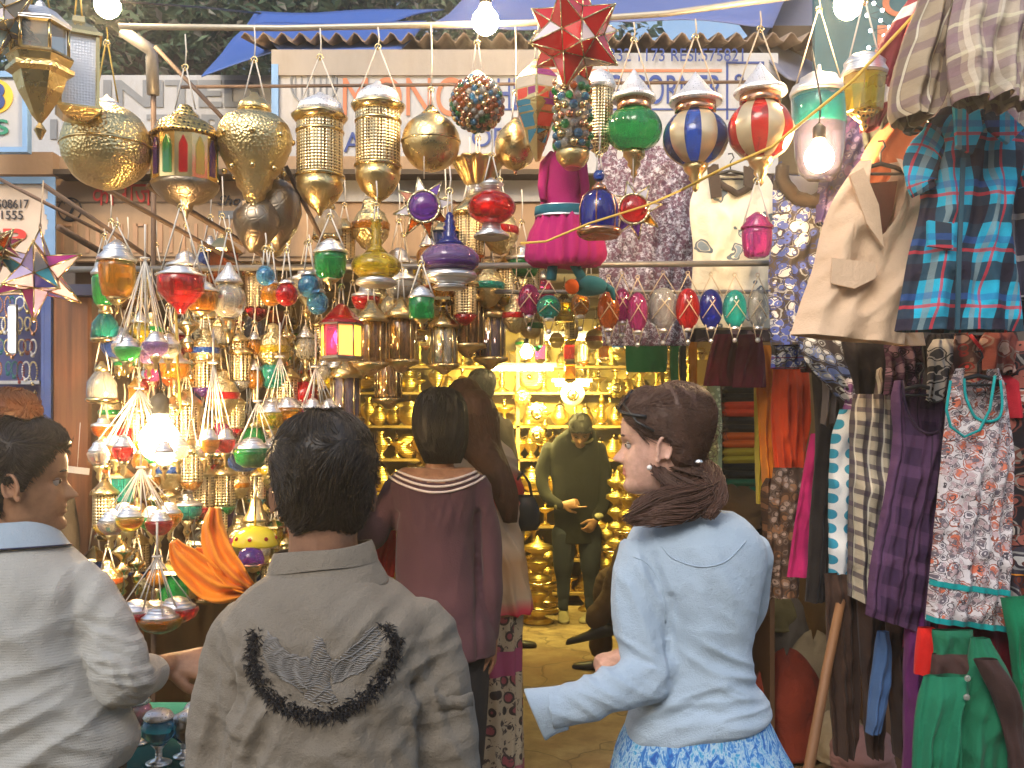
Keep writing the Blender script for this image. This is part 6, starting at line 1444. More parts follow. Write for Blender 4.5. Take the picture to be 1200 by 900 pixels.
def skinmat(name, c, rough=.5):
    t = NT(name); v = t.coord('Object'); n = t.noise(v, 22, 4, .6)
    t.base(t.mix(t.ramp(n, [(.3, (0, 0, 0)), (.7, (1, 1, 1))]), tuple(x*(.62, .56, .52)[i] for i, x in enumerate(c)), tuple(min(1, x*1.15) for x in c))); t.p(Roughness=rough, Subsurface_Weight=.12, Subsurface_Radius=(.01, .004, .002), Subsurface_Scale=1.0)
    t.bump(t.math('ADD', t.noise(v, 260, 3), t.math('MULTIPLY', t.noise(v, 70, 4), 1.5)), .3, .0018); return t.m
HAIRM = hairmat('black hair', (.010, .009, .009), (.035, .03, .028)); HAIRB = hairmat('dark brown hair', (.030, .014, .010), (.13, .065, .045)); HAIRR = hairmat('red brown hair', (.04, .015, .008), (.13, .05, .025))
SK1 = skinmat('brown skin', (.24, .12, .07)); SK2 = skinmat('fair skin', (.66, .40, .31)); SK3 = skinmat('warm brown skin', (.36, .19, .11)); SKD = skinmat('eyelid skin', (.16, .08, .05))
LIP = skinmat('lip skin', (.55, .20, .17), .4); EYEW = plain('eye white', (.42, .38, .35), .25); EYEB = plain('dark iris', (.03, .018, .01), .1)

def hand(b, wrist, d, up, L_=.175, curl=.5, thumb=1, point=False, mi=0, sc=1.0):
    """wrist point, direction of the fingers, direction of the back of the hand; thumb +1/-1: which side"""
    d = Vector(d).normalized(); up = (Vector(up)-d*Vector(up).dot(d)).normalized(); sd = d.cross(up)*thumb
    w = Vector(wrist); pl = L_*.5
    q = [(w-d*.02, .026, .021), (w+d*pl*.35, .034, .018), (w+d*pl*.8, .041, .016), (w+d*pl, .040, .014)]; vs = []; seg = 16
    for c, rx, rz in q:
        for j in range(seg):
            a = 2*pi*j/seg; vs.append(c+sd*rx*sc*cos(a)+up*rz*sc*sin(a))
    b.add(vs, [(i*seg+j, i*seg+(j+1) % seg, (i+1)*seg+(j+1) % seg, (i+1)*seg+j) for i in range(3) for j in range(seg)]+[tuple(range(seg-1, -1, -1)), tuple(3*seg+j for j in range(seg))], mi)
    for i, (o, ln) in enumerate([(.030, .44), (.010, .50), (-.011, .46), (-.030, .36)]):
        o *= sc; p = w+d*pl*.9+sd*o; c = curl*(1.0 if not (point and i == 0) else .08)+i*.04; ang = 0; pts = [p-d*.02, p]; rs = [.0095, .0095]; f = (1 if i < 3 else .85)*(.6+.4*sc)
        for s_, l in enumerate((.42, .33, .25)):
            ang += c*(1.0+s_*.25)*.9; dd = d*cos(ang)-up*sin(ang)+sd*o*1.5*(1-c*.6); p = p+dd.normalized()*ln*L_*l; pts.append(p); rs.append((.0088-.0009*s_)*f)
        limb(b, [(*x, r) for x, r in zip(pts, rs)], world=True, seg=10, mi=mi)
    p = w+d*pl*.2+sd*.026*sc; dd = (d*.65+sd*.65-up*.35).normalized(); pts = [p, p+dd*.035*sc]; dd = (d*.85+sd*.25-up*.45*(.5+curl)).normalized(); pts += [pts[-1]+dd*.03*sc, pts[-1]+dd*.055*sc]
    limb(b, [(*x, r) for x, r in zip(pts, (.014, .012, .0105, .009))], world=True, seg=10, mi=mi)
    return b
def legs(b, x, Y, dx, top=.95, r=.075, yaw=0):
    for s in (-1, 1):
        z0 = gz(Y)
        limb(b, [(x+s*dx, Y, top, r+.02), (x+s*dx*1.05, Y, .55, r), (x+s*dx*1.05, Y+.01, .30+z0, r*.72), (x+s*dx*1.05, Y, .09+z0, r*.5)], world=True)
    return b
def shoe(root, x, Y, z, ang, m, L_=.27, nm='shoe', pitch=0):
    rot = Matrix.Rotation(ang, 3, 'Z') @ Matrix.Rotation(pitch, 3, 'X'); vs = []; n = 14; seg = 16
    prof = [(-.10, .028, .03), (-.095, .036, .07), (-.05, .04, .085), (0, .038, .075), (.04, .042, .055), (.09, .047, .045), (.14, .044, .036), (.165, .03, .028), (.175, .01, .015)]
    for t, w, h in prof:
        for j in range(seg):
            a = 2*pi*j/seg; vs.append(Vector((x, Y, z))-root.location+rot @ Vector((w*cos(a), t*L_/.27, h*.5*(1+sin(a)) if sin(a) > 0 else h*.5*(1+max(-1, sin(a)*1.4)))))
    ns = len(prof)
    MB().add(vs, [(i*seg+j, i*seg+(j+1) % seg, (i+1)*seg+(j+1) % seg, (i+1)*seg+j)[::-1] for i in range(ns-1) for j in range(seg)]+[tuple(range(seg)), tuple((ns-1)*seg+j for j in range(seg-1, -1, -1))]).build(nm, m, root)

def folds(spec, base=.0015, sc=18):
    """spec: (point, radius, direction across the folds, wavelength, amplitude, phase noise)"""
    def fn(c, n):
        d = base*noise.noise(c*sc)*2
        for p, r, dr, wl, am, pn in spec:
            e = (c-p).length/r
            if e < 2.2:
                q_ = c-p; t = q_.dot(dr); pe = (q_-dr*t).length
                wv = noise.noise(c*5+p)*.6*pn
                n1 = noise.noise(V((t/wl*1.15+wv, q_.dot(dr.cross(V((0, 1, 0))))/(wl*3.6), p.x*7)))
                s = .55-abs(n1)*3.2
                s = max(-1, s)
                d += abs(am)*1.5*exp(-e*e)*s
        return d
    return fn
V = Vector
def crease(segs, fn=None):
    ss = [(P(*a), P(*b), dp, w) for a, b, dp, w in segs]
    def f(c, n):
        d = fn(c, n) if fn else 0
        for a, b, dp, w in ss:
            ab = V((b.x-a.x, 0, b.z-a.z)); t = max(0, min(1, (V((c.x-a.x, 0, c.z-a.z))).dot(ab)/ab.dot(ab)))
            e = V((c.x-a.x-ab.x*t, 0, c.z-a.z-ab.z*t)).length/w
            if e < 2.5 and abs(c.y-a.y) < .25: d -= dp*exp(-e*e)*(1-.3*noise.noise(c*20))
        return d
    return f
def stitch_surface(bv, px, py, lift=.002):
    o = V((0, 0, CAMZ)); d = (P(px, py, 2.0)-o).normalized(); h = bv.ray_cast(o, d, 10)
    return (h[0]+h[1]*lift, h[1]) if h[0] is not None else (None, None)

def khaki_man():
    Y = 1.72; root_loc = V((P(380, 500, Y).x, Y, 0)); b = MB()
    hd = Head(379, 572, Y+.01, .232, 14, -2); hd.add(b)
    torso = [(640, 345, 412, .055, 0), (662, 325, 435, .075, 0), (690, 300, 460, .10, 0), (725, 274, 500, .125, 0), (780, 266, 510, .135, 0), (860, 264, 512, .13, 0), (960, 262, 512, .125, 0), (1060, 256, 518, .135, 0), (1120, 258, 516, .13, 0)]
    vloft(b, torso, Y, .018)
    limb(b, [(378, 600, Y, .058), (379, 640, Y+.0, .060), (379, 690, Y, .066)])
    arms = [[(288, 742, Y, .056), (270, 800, Y, .055), (257, 880, Y-.0, .052), (250, 960, Y+.03, .046), (262, 1050, Y+.10, .040), (280, 1090, Y+.16, .036)], [(494, 740, Y, .056), (512, 800, Y, .055), (524, 880, Y, .052), (530, 960, Y+.03, .046), (520, 1050, Y+.10, .040), (505, 1090, Y+.16, .036)]]
    for a in arms: limb(b, a, .012)
    hand(b, P(285, 1105, Y+.19), (.1, .5, -.8), (-.8, .3, 0), thumb=-1); hand(b, P(500, 1105, Y+.19), (-.1, .5, -.8), (.8, .3, 0), thumb=1)
    legs(b, root_loc.x, Y, .10, .92, .07)
    me = fuse(b, .0048, 2); root = finish_mesh(me, 'person', SK1, root_loc)
    tag(root, 'person with short black hair seen from behind in a grey brown embroidered jacket', 'person', 'people in the lane')
    hd.hair(root, [(0, .80), (.9, .74), (1.25, .62), (1.5, .46), (1.75, .44), (2.1, .20), (2.6, .10), (3.15, .07)], [(0, .05), (1.2, .045), (1.7, .045), (2.3, .055), (3.15, .062)], HAIRM, 4200, .22, (pi*.93, .86), 3, .05, wid=.0008)
    # jacket
    j = MB(); vloft(j, [(668, 325, 437, .085, 0), (690, 290, 472, .112, 0), (722, 266, 506, .138, 0), (780, 258, 516, .150, 0), (860, 258, 516, .148, 0), (960, 254, 520, .142, 0), (1060, 248, 526, .15, 0), (1110, 246, 528, .152, 0)], Y)
    for a in arms: limb(j, [(x, y, yy, r+.006) for x, y, yy, r in a[:-1]])
    me = fuse(j, .0052, 4)
    PB = lambda x, y: P(x, y, Y-.12)
    sp = [(PB(305, 790), .10, V((.75, 0, .6)).normalized(), .05, .006, .6), (PB(470, 780), .10, V((-.75, 0, .6)).normalized(), .05, .006, .6), (PB(292, 870), .11, V((.9, 0, -.4)).normalized(), .05, .008, .5), (PB(490, 870), .11, V((.9, 0, .4)).normalized(), .05, .008, .5),
          (PB(255, 800), .10, V((.3, 0, 1)).normalized(), .045, .006, .6), (PB(530, 810), .10, V((-.3, 0, 1)).normalized(), .045, .006, .6), (PB(380, 870), .16, V((.15, 0, 1)).normalized(), .055, .0045, .9), (PB(250, 880), .09, V((.2, 0, 1)), .05, .006, .6), (PB(535, 885), .09, V((-.2, 0, 1)), .05, .006, .6),
          (PB(380, 720), .16, V((1, 0, .2)), .09, .0025, .8)]
    displace(me, crease([((284, 790, Y), (278, 910, Y), .016, .008), ((500, 788, Y), (506, 910, Y), .016, .008), ((298, 735, Y), (284, 790, Y), .005, .010), ((484, 735, Y), (500, 788, Y), .005, .010)], folds(sp, .0022, 14)))
    jm = NT('grey brown cotton twill'); v = jm.coord('Object'); n = jm.noise(v, 9, 4, .6); jm.base(jm.mix(n, (.155, .135, .11), (.225, .20, .165))); jm.p(Roughness=.8, Specular_IOR_Level=.25, Sheen_Weight=.1)
    jm.bump(jm.math('ADD', jm.math('MULTIPLY', jm.noise(v, 420, 2), .6), jm.math('MULTIPLY', jm.noise(v, 22, 6, .65), 4.0)), .5, .006)
    bv = BVHTree.FromPolygons([v.co.copy() for v in me.vertices], [tuple(p.vertices) for p in me.polygons])
    jk = finish_mesh(me, 'jacket', jm.m, root_loc, root)
    # collar
    c = MB(); seg = 44; rows = [(0, .098, .078, 662, 0), (.5, .092, .072, 648, 0), (1, .086, .066, 640, 0), (1.5, .094, .076, 652, 1), (2, .118, .102, 680, 1), (2.3, .112, .096, 682, 1)]
    vs = []; n = 20
    for i in range(n+1):
        rx, ry, py, fl = interp(rows, 2.3*i/n)
        for s_ in range(seg):
            a = 2*pi*s_/seg; z = P(379, py, Y).z+.010*cos(a*1)-.012*sin(a)*0
            drop = .018*(0.5-0.5*sin(a))*fl
            vs.append(V((P(379, 600, Y).x+rx*cos(a)*.98, Y-.004+ry*sin(a)*1.0, z-drop+.006*sin(a*3+i*.2)*.3)))
    c.add([v_-root_loc for v_ in vs], [(i*seg+s_, i*seg+(s_+1) % seg, (i+1)*seg+(s_+1) % seg, (i+1)*seg+s_)[::-1] for i in range(n) for s_ in range(seg)])
    c.build('collar', jm.m, root)
    # sleeve tab
    t = MB(); pts = []
    for i in range(12):
        p, nn = stitch_surface(bv, lerp(512, 552, i/11), 822+1.5*sin(i), .004)
        if p: pts.append(p-root_loc)
    if len(pts) > 3: 
        vs = [];
        for p in pts: vs += [p+V((0, 0, .011)), p-V((0, 0, .011)), p+V((0, .006, .012)), p+V((0, .006, -.012))]
        t.add(vs, [(4*i, 4*i+1, 4*i+5, 4*i+4) for i in range(len(pts)-1)]+[(4*i, 4*i+4, 4*i+6, 4*i+2) for i in range(len(pts)-1)]+[(4*i+1, 4*i+3, 4*i+7, 4*i+5) for i in range(len(pts)-1)]); t.build('sleeve_tab', jm.m, root)
    # yoke seam
    for pl in ([(262, 744), (290, 738), (380, 730), (470, 738), (505, 746)],):
        pts = [stitch_surface(bv, *(interp([(i, *p) for i, p in enumerate(pl)], k/10)), .001)[0] for k in range(0, 41)]
    # fur garland
    q = random.Random(9); g = MB(); arc_ = [(299, 742), (296, 770), (304, 798), (326, 824), (362, 838), (400, 834), (434, 812), (455, 784), (464, 755), (452, 733)]
    rr = [(i, *p) for i, p in enumerate(arc_)]
    for k in range(1500):
        t_ = q.uniform(0, 9); x, y = interp(rr, t_); wv = 9*(1-.3*abs(t_-4.5)/4.5); x += q.gauss(0, wv*.55); y += q.gauss(0, wv*.5)
        p, nn = stitch_surface(bv, x, y, .0005)
        if p is None: continue
        d = V((q.uniform(-1, 1), q.uniform(-.8, -.1), q.uniform(-1, 1))).normalized(); l = q.uniform(.006, .014)
        g.tube([p-root_loc, p+d*l*.6-root_loc, p+d*l+V((0, 0, -.002))-root_loc], [.0011, .0009, .0003], 3)
    g.build('feather_trim', plain('black feather', (.014, .014, .018), .5), root)
    # silver thread bird
    e = MB()
    def patch(poly, dx, wl, n):
        xs = [p[0] for p in poly]; ys = [p[1] for p in poly]
        for k in range(n):
            y = lerp(min(ys), max(ys), (k+.5)/n); cr = []
            for (x0, y0), (x1, y1) in zip(poly, poly[1:]+poly[:1]):
                if (y0 <= y < y1) or (y1 <= y < y0): cr.append(x0+(y-y0)/(y1-y0)*(x1-x0))
            cr.sort()
            for a, c_ in zip(cr[::2], cr[1::2]):
                m_ = max(2, int((c_-a)/3)); pts = []
                for i in range(m_+1):
                    p, nn = stitch_surface(bv, lerp(a, c_, i/m_)+q.uniform(-.8, .8), y+dx*(i/m_-.5)+1.5*sin(i*1.1+k*.4), .0022+.0012*sin(i*1.9+k))
                    if p: pts.append(p-root_loc)
                if len(pts) > 1: e.tube(pts, .0009, 4)
    patch([(310, 756), (314, 742), (324, 744), (334, 758), (350, 766), (366, 768), (367, 784), (364, 806), (348, 808), (330, 800), (316, 786), (309, 770)], 7, 3, 30)
    patch([(386, 772), (400, 766), (416, 750), (428, 736), (441, 738), (449, 752), (444, 772), (428, 788), (408, 798), (390, 800)], -7, 3, 28)
    patch([(369, 748), (378, 746), (382, 760), (390, 775), (386, 800), (396, 822), (372, 826), (356, 820), (366, 798), (364, 776)], 2, 3, 30)
    th = plain('silver grey thread', (.25, .245, .24), .5, .2); e.build('embroidery', th, root)
    # trousers, shoes
    tr = MB(); vloft(tr, [(1085, 258, 516, .125, 0), (1130, 256, 518, .13, 0)], Y); legs(tr, root_loc.x, Y, .105, .90, .085); finish_mesh(fuse(tr, .01, 3), 'trousers', cloth_m('dark trousers', (.03, .035, .05)), root_loc, root)
    for s in (-1, 1): shoe(root, root_loc.x+s*.11, Y+.05, 0.0, 0, M['black'])
khaki_man()

def left_man():
    Y = 2.08; root_loc = V((P(20, 500, Y).x, Y, 0)); b = MB()
    hd = Head(25, 562, Y, .226, -68, -3); hd.add(b)
    torso = [(618, -22, 48, .055, 0), (640, -55, 72, .075, 0), (668, -85, 98, .10, 0), (710, -92, 108, .12, 0), (780, -90, 126, .125, 0), (840, -92, 146, .13, 0), (880, -92, 152, .13, 0), (960, -85, 135, .12, 0), (1040, -80, 130, .12, 0)]
    vloft(b, torso, Y, .018); limb(b, [(12, 590, Y, .056), (10, 620, Y, .058), (14, 660, Y, .06)])
    arm = [(98, 690, Y-.01, .054), (120, 722, Y-.02, .054), (136, 765, Y-.04, .056), (148, 797, Y-.04, .055), (162, 794, Y+.03, .047), (176, 789, Y+.08, .041)]
    arm2 = [(-78, 670, Y, .056), (-95, 740, Y, .052), (-95, 830, Y, .046), (-80, 900, Y+.08, .040), (-55, 935, Y+.2, .035)]
    limb(b, arm, .014); limb(b, arm2, .012)
    w = P(196, 780, Y+.12); limb(b, [(176, 788, Y+.07, .030), (198, 780, Y+.12, .027)]); hand(b, w, (1, .25, .02), (.0, -.75, .65), .18, .55, 1)
    hand(b, P(-50, 945, Y+.22), (.3, .8, -.4), (0, .3, 1), thumb=-1)
    legs(b, root_loc.x, Y, .10, .92, .07)
    root = finish_mesh(fuse(b, .0038, 1), 'person', SK3, root_loc)
    tag(root, 'person in a pale grey sweater facing the lamps in profile, reaching towards the counter', 'person', 'people in the lane')
    hd.eyes(root)
    hd.hair(root, [(0, .78), (.7, .78), (1.0, .66), (1.3, .50), (1.5, .36), (1.72, .44), (2.0, .22), (2.6, .12), (3.15, .09)], [(0, .07), (.8, .05), (1.3, .03), (1.7, .035), (2.3, .05), (3.15, .055)], HAIRM, 3400, .20, (pi, .88), 5, .045, wid=.0009)
    j = MB(); vloft(j, [(634, -48, 70, .078, 0), (652, -72, 90, .098, 0), (680, -92, 112, .122, 0), (720, -96, 118, .136, 0), (780, -96, 122, .142, 0), (830, -98, 146, .146, 0), (862, -98, 160, .148, 0), (880, -96, 158, .142, 0), (892, -94, 152, .134, 0)], Y)
    limb(j, [(x, y, yy, r+.004) for x, y, yy, r in arm]); limb(j, arm2)
    me = fuse(j, .005, 3); Q = lambda x, y: P(x, y, Y-.08)
    sp = [(Q(135, 770), .075, V((.30, 0, 1)).normalized(), .030, .0085, .45), (Q(160, 795), .06, V((.9, 0, .5)).normalized(), .028, .007, .4), (Q(128, 720), .06, V((.35, 0, 1)).normalized(), .04, .005, .5), (Q(90, 700), .10, V((1, 0, -.3)).normalized(), .06, .006, .6),
          (Q(40, 840), .22, V((-.35, 0, 1)).normalized(), .085, .007, .6), (Q(110, 850), .12, V((.5, 0, 1)).normalized(), .05, .006, .6), (Q(20, 740), .2, V((.6, 0, .8)).normalized(), .12, .004, .6)]
    displace(me, folds(sp, .002, 12))
    sm = NT('pale grey knit'); v = sm.coord('Object'); sm.base(sm.mix(sm.noise(v, 8, 4), (.33, .335, .325), (.42, .425, .41))); sm.p(Roughness=.9, Sheen_Weight=.2, Specular_IOR_Level=.15)
    wv = sm.t.nodes.new('ShaderNodeTexWave'); wv.bands_direction = 'Z'; wv.inputs['Scale'].default_value = 55; wv.inputs['Distortion'].default_value = 1.2; wv.inputs['Detail'].default_value = 2; sm.set(wv.inputs['Vector'], v)
    sm.bump(sm.math('ADD', sm.math('MULTIPLY', wv.outputs['Fac'], .22), sm.math('ADD', sm.noise(v, 400, 2), sm.math('MULTIPLY', sm.noise(v, 22, 5, .6), 3.0))), .45, .005)
    finish_mesh(me, 'sweater', sm.m, root_loc, root)
    c = MB(); seg = 44; vs = []; n = 16; rows = [(0, .088, .07, 640), (.6, .080, .064, 622), (1, .078, .062, 614), (1.4, .092, .074, 622), (2, .118, .096, 642)]
    for i in range(n+1):
        rx, ry, py = interp(rows, 2*i/n)
        for s_ in range(seg):
            a = 2*pi*s_/seg; vs.append(V((P(14, 600, Y).x+rx*cos(a), Y+ry*sin(a), P(0, py, Y).z+.010*cos(a+.8)))-root_loc)
    cm_ = cloth_m('pale blue collar', (.33, .42, .52)); c.add(vs, [(i*seg+s_, i*seg+(s_+1) % seg, (i+1)*seg+(s_+1) % seg, (i+1)*seg+s_)[::-1] for i in range(n) for s_ in range(seg)]); c.build('collar', cm_, root)
    MB().tube([V((P(14, 600, Y).x+.119*cos(a), Y+.097*sin(a), P(0, 642, Y).z+.010*cos(a+.8)))-root_loc for a in [2*pi*i/40 for i in range(41)]], .002, 5).build('collar_piping', plain('navy piping', (.02, .03, .08), .7), root)
    tr = MB(); vloft(tr, [(885, -88, 146, .118, 0), (960, -92, 140, .122, 0)], Y); legs(tr, root_loc.x, Y, .105, .93, .085); finish_mesh(fuse(tr, .01, 3), 'trousers', cloth_m('grey trousers', (.10, .09, .085)), root_loc, root)
    for s in (-1, 1): shoe(root, root_loc.x+s*.11, Y+.04, 0.0, -.5, M['black'])
left_man()

def blue_woman():
    Y = 2.10; root_loc = V((P(815, 500, Y).x, Y, 0)); b = MB()
    hd = Head(775, 519, Y, .214, 76, -4); hd.add(b)
    limb(b, [(785, 560, Y, .050), (792, 590, Y+.0, .050), (805, 625, Y, .06)])
    torso = [(598, 772, 850, .05, 0), (615, 750, 876, .075, 0), (650, 735, 893, .10, 0), (700, 746, 886, .11, 0), (760, 754, 874, .10, 0), (800, 753, 878, .105, 0), (860, 742, 890, .12, 0), (960, 735, 900, .125, 0)]
    vloft(b, torso, Y, .018)
    arm = [(757, 640, Y-.02, .052), (750, 690, Y-.05, .056), (752, 745, Y-.07, .056), (764, 786, Y-.08, .052), (722, 806, Y-.12, .044), (690, 818, Y-.13, .039), (672, 824, Y-.13, .038)]
    arm2 = [(880, 650, Y+.02, .050), (868, 720, Y+.10, .050), (830, 770, Y+.16, .044), (780, 770, Y+.14, .038), (748, 767, Y+.12, .030)]
    limb(b, arm[:-1], .016); limb(b, arm2, .010)
    w = P(735, 766, Y+.12); hand(b, w, (-.8, -.2, -.3), (-.6, -.5, .9), .14, 1.25, -1, sc=.8)
    hand(b, P(704, 812, Y-.135), (-1, -.0, -.3), (0, -1, .1), .10, .6, -1, sc=.55)
    legs(b, root_loc.x, Y, .09, .84, .065)
    root = finish_mesh(fuse(b, .0036, 1), 'person', [SK2, LIP], root_loc, None, lambda c: 1 if (lambda l: l.y > .36*.214 and abs(l.x) < .12*.214 and -.305*.214 < l.z < -.22*.214)(hd.M.inverted() @ c) else 0)
    tag(root, 'person with brown tied back hair in a pale blue sweater, facing the lamps', 'person', 'people in the lane')
    hd.eyes(root)
    for o in root.children:
        if o.name.startswith('eyebrow'): o.data.materials.clear(); o.data.materials.append(HAIRB)
    tie = hd.M.inverted() @ P(812, 545, Y-.02)
    H = .214
    def flow(p): return (tie-p)+V((0, 0, .02))
    hd.hair(root, [(0, .80), (.5, .78), (.9, .66), (1.25, .56), (1.5, .52), (1.72, .50), (1.9, .30), (2.4, .20), (3.15, .16)], [(0, .07), (.8, .06), (1.3, .04), (1.65, .045), (2.2, .075), (3.15, .09)], HAIRB, 4200, .42, (0, .8), 8, .004, flow, .0011)
    fl = MB(); qf = random.Random(77)
    for k in range(260):
        a = qf.uniform(0, 2*pi); zf = qf.uniform(.25, .99); p = head_pt(H, a, zf, .085)
        if abs((a+pi) % (2*pi)-pi) < 2.0 and zf < .85: continue
        d = Vector((qf.gauss(0, 1), qf.gauss(-.6, 1), qf.gauss(.1, .7))).normalized(); nrm = p.normalized(); pts = []
        for i in range(6): pts.append(hd.M @ (p+(d-nrm*d.dot(nrm)*.5)*.045*i/5*qf.uniform(.8, 1.2)+nrm*.010*sin(i*.8)+V((0, 0, -.012*(i/5)**2)))-root_loc)
        fl.tube(pts, .0005, 3)
    fl.build('flyaway_hair', HAIRB, root)
    # tied tail: strands leaving the tie, sweeping forward over the shoulder
    q = random.Random(4); t = MB(); T0 = P(812, 552, Y-.03)
    def sweep(n, pts, sp, ph):
        rr = [(i, *P(x, y, yy), s_) for i, (x, y, yy, s_) in enumerate(pts)]
        for k in range(n):
            a, r_ = q.uniform(0, 2*pi), sqrt(q.random()); ln = q.uniform(.75, 1.0)*(len(pts)-1); ps = []; c0 = q.randrange(16); cp = c0*1.7+q.uniform(-.15, .15); am = .0025+.0015*(c0 % 3); fr = .32+.06*(c0 % 4); wd = q.uniform(0, .35); a = c0*2.4+q.gauss(0, .35); r_ = min(1, max(.05, ((c0*.618) % 1)**.5+q.gauss(0, .10)))
            for i in range(11):
                x, y, z, s_ = interp(rr, ln*i/10); s2 = s_*r_
                s2 *= 1+wd*(i/10)**1.5; ps.append(V((x+s2*cos(a+i*.08)+.006*sin(i*.7+cp), y+s2*sin(a)*.7, z+s2*sin(a+i*.1)+am*sin(i*fr+cp)))-root_loc)
            t.tube(ps, [.0014]*10+[.0005], 3)
    sweep(700, [(800, 540, Y-.02, .03), (818, 552, Y-.05, .022), (822, 575, Y-.08, .034), (800, 592, Y-.10, .036), (768, 598, Y-.11, .030), (745, 607, Y-.10, .014)], .03, 0)
    sweep(350, [(790, 560, Y-.05, .03), (795, 575, Y-.08, .03), (785, 592, Y-.10, .03), (760, 603, Y-.11, .02), (736, 611, Y-.11, .010)], .03, 1)
    sweep(300, [(815, 545, Y-.02, .02), (832, 562, Y-.06, .025), (838, 580, Y-.09, .028), (832, 596, Y-.10, .022), (842, 590, Y-.10, .012)], .02, 2)
    sweep(420, [(770, 548, Y-.06, .02), (790, 560, Y-.07, .03), (815, 570, Y-.08, .03), (815, 590, Y-.09, .03), (795, 600, Y-.10, .022)], .02, 3)
    t.build('ponytail', HAIRB, root)
    MB().ball(P(819, 541, Y-.10)-root_loc, .006, 10, 6, 0, (1.4, 1, .8)).build('hair_clip', M['silver'], root)
    MB().ball(P(761, 548, Y-.09)-root_loc, .0055, 10, 8).build('earring', plain('pearl', (.8, .78, .74), .15), root)
    j = MB(); vloft(j, [(598, 768, 858, .062, 0), (612, 748, 878, .088, 0), (640, 734, 896, .112, 0), (700, 744, 890, .120, 0), (760, 750, 878, .116, 0), (800, 748, 884, .122, 0), (835, 738, 898, .132, 0), (856, 732, 903, .134, 0), (866, 733, 900, .126, 0)], Y)
    arm_s = [(x, y, yy, r+.004) for x, y, yy, r in arm]+[(655, 829, Y-.13, .041), (643, 831, Y-.13, .045), (632, 834, Y-.13, .046)]
    limb(j, arm_s[:-1], cap=False); limb(j, arm2)
    me = fuse(j, .0048, 3); Q = lambda x, y: P(x, y, Y-.1)
    sp = [(Q(770, 700), .10, V((1, 0, .25)).normalized(), .055, .006, .4), (Q(815, 720), .16, V((.9, 0, .35)).normalized(), .075, .0045, .5), (Q(860, 790), .10, V((.5, 0, 1)).normalized(), .045, .007, .5), (Q(780, 830), .10, V((-.35, 0, 1)).normalized(), .05, .006, .5), (Q(700, 812), .10, V((.45, 0, 1)).normalized(), .045, .006, .4),
          (Q(750, 775), .06, V((.6, 0, 1)).normalized(), .04, .005, .4), (Q(742, 700), .09, V((.9, 0, .1)).normalized(), .06, .004, .4), (Q(850, 850), .12, V((.1, 0, 1)), .06, .004, .5)]
    displace(me, crease([((777, 690, Y), (777, 780, Y), .007, .008)], folds(sp, .0018, 12)))
    # tilt the hem
    for v in me.vertices:
        g = sstep(P(0, 790, Y).z, P(0, 866, Y).z, v.co.z) if False else max(0, min(1, (P(0, 790, Y).z-v.co.z)/.14))
        if v.co.x > P(728, 0, Y).x: v.co.z += g*.06*(v.co.x-P(728, 0, Y).x)/.33-g*.004
    sm = NT('pale blue jersey'); v = sm.coord('Object'); sm.base(sm.mix(sm.noise(v, 7, 4), (.34, .445, .56), (.43, .535, .66))); sm.p(Roughness=.88, Sheen_Weight=.2, Specular_IOR_Level=.15)
    sm.bump(sm.math('ADD', sm.noise(v, 380, 2), sm.math('MULTIPLY', sm.noise(v, 20, 5, .6), 3.5)), .45, .005)
    me.update(); bv = BVHTree.FromPolygons([v_.co.copy() for v_ in me.vertices], [tuple(p.vertices) for p in me.polygons])
    sw = finish_mesh(me, 'sweater', sm.m, root_loc, root)
    for nm, pl in (('yoke_seam', [(775, 640), (790, 655), (820, 664), (850, 658), (874, 634)]), ('shoulder_seam', [(742, 652), (760, 662), (776, 690), (780, 730)])):
        pts = [stitch_surface(bv, *interp([(i, *p) for i, p in enumerate(pl)], k/8), .0008)[0] for k in range(8*(len(pl)-1)+1)]; pts = [p-root_loc for p in pts if p]
        if len(pts) > 3: MB().tube(pts, .0016, 5).build(nm, sm.m, root)
    c = MB(); A = P(655, 829, Y-.13); D = (P(630, 834, Y-.13)-A).normalized(); X = V((0, 1, 0)); U = D.cross(X).normalized(); U = U if U.z > 0 else -U; vs = []; seg = 40
    for i, (tt, r_) in enumerate([(-.012, .043), (.004, .044), (.02, .046), (.036, .048), (.048, .050), (.051, .0495), (.048, .047), (.03, .043), (.0, .040), (-.01, .001)]):
        for s_ in range(seg):
            a = 2*pi*s_/seg; sl = .011*sin(a)*min(1, max(0, i/4)) if i < 9 else 0
            vs.append(A+D*(tt+sl)+X*r_*.62*cos(a)*(1+.06*sin(3*a))+U*r_*sin(a)*(1.0 if sin(a) > 0 else 1.0+.18*min(1, i/4))-root_loc)
    c.add(vs, [(i*seg+s_, i*seg+(s_+1) % seg, (i+1)*seg+(s_+1) % seg, (i+1)*seg+s_) for i in range(9) for s_ in range(seg)]); c.build('cuff', sm.m, root)
    # skirt
    s = MB(); vloft(s, [(838, 740, 898, .122, 0), (870, 724, 914, .135, 0), (905, 716, 932, .15, 0), (1000, 700, 955, .19, 0), (1150, 680, 985, .24, 0), (1290, 665, 1005, .27, 0)], Y, seg=72)
    me = fuse(s, .008, 3); displace(me, lambda c_, n_: .012*sin(atan2(c_.y-Y, c_.x-root_loc.x)*17+noise.noise(c_*4)*4)*sstep(P(0, 850, Y).z, .6, c_.z))
    sk = NT('blue ikat'); v = sk.coord('Object', (1, 1, .35)); n1 = sk.noise(v, 55, 4, .7, 1.5)
    sk.base(sk.ramp(n1, [(.36, (.02, .10, .42)), (.46, (.05, .25, .62)), (.53, (.45, .62, .75)), (.62, (.03, .30, .60))])); sk.p(Roughness=.8); sk.bump(sk.noise(v, 60, 3), .3, .003)
    finish_mesh(me, 'skirt', sk.m, root_loc, root)
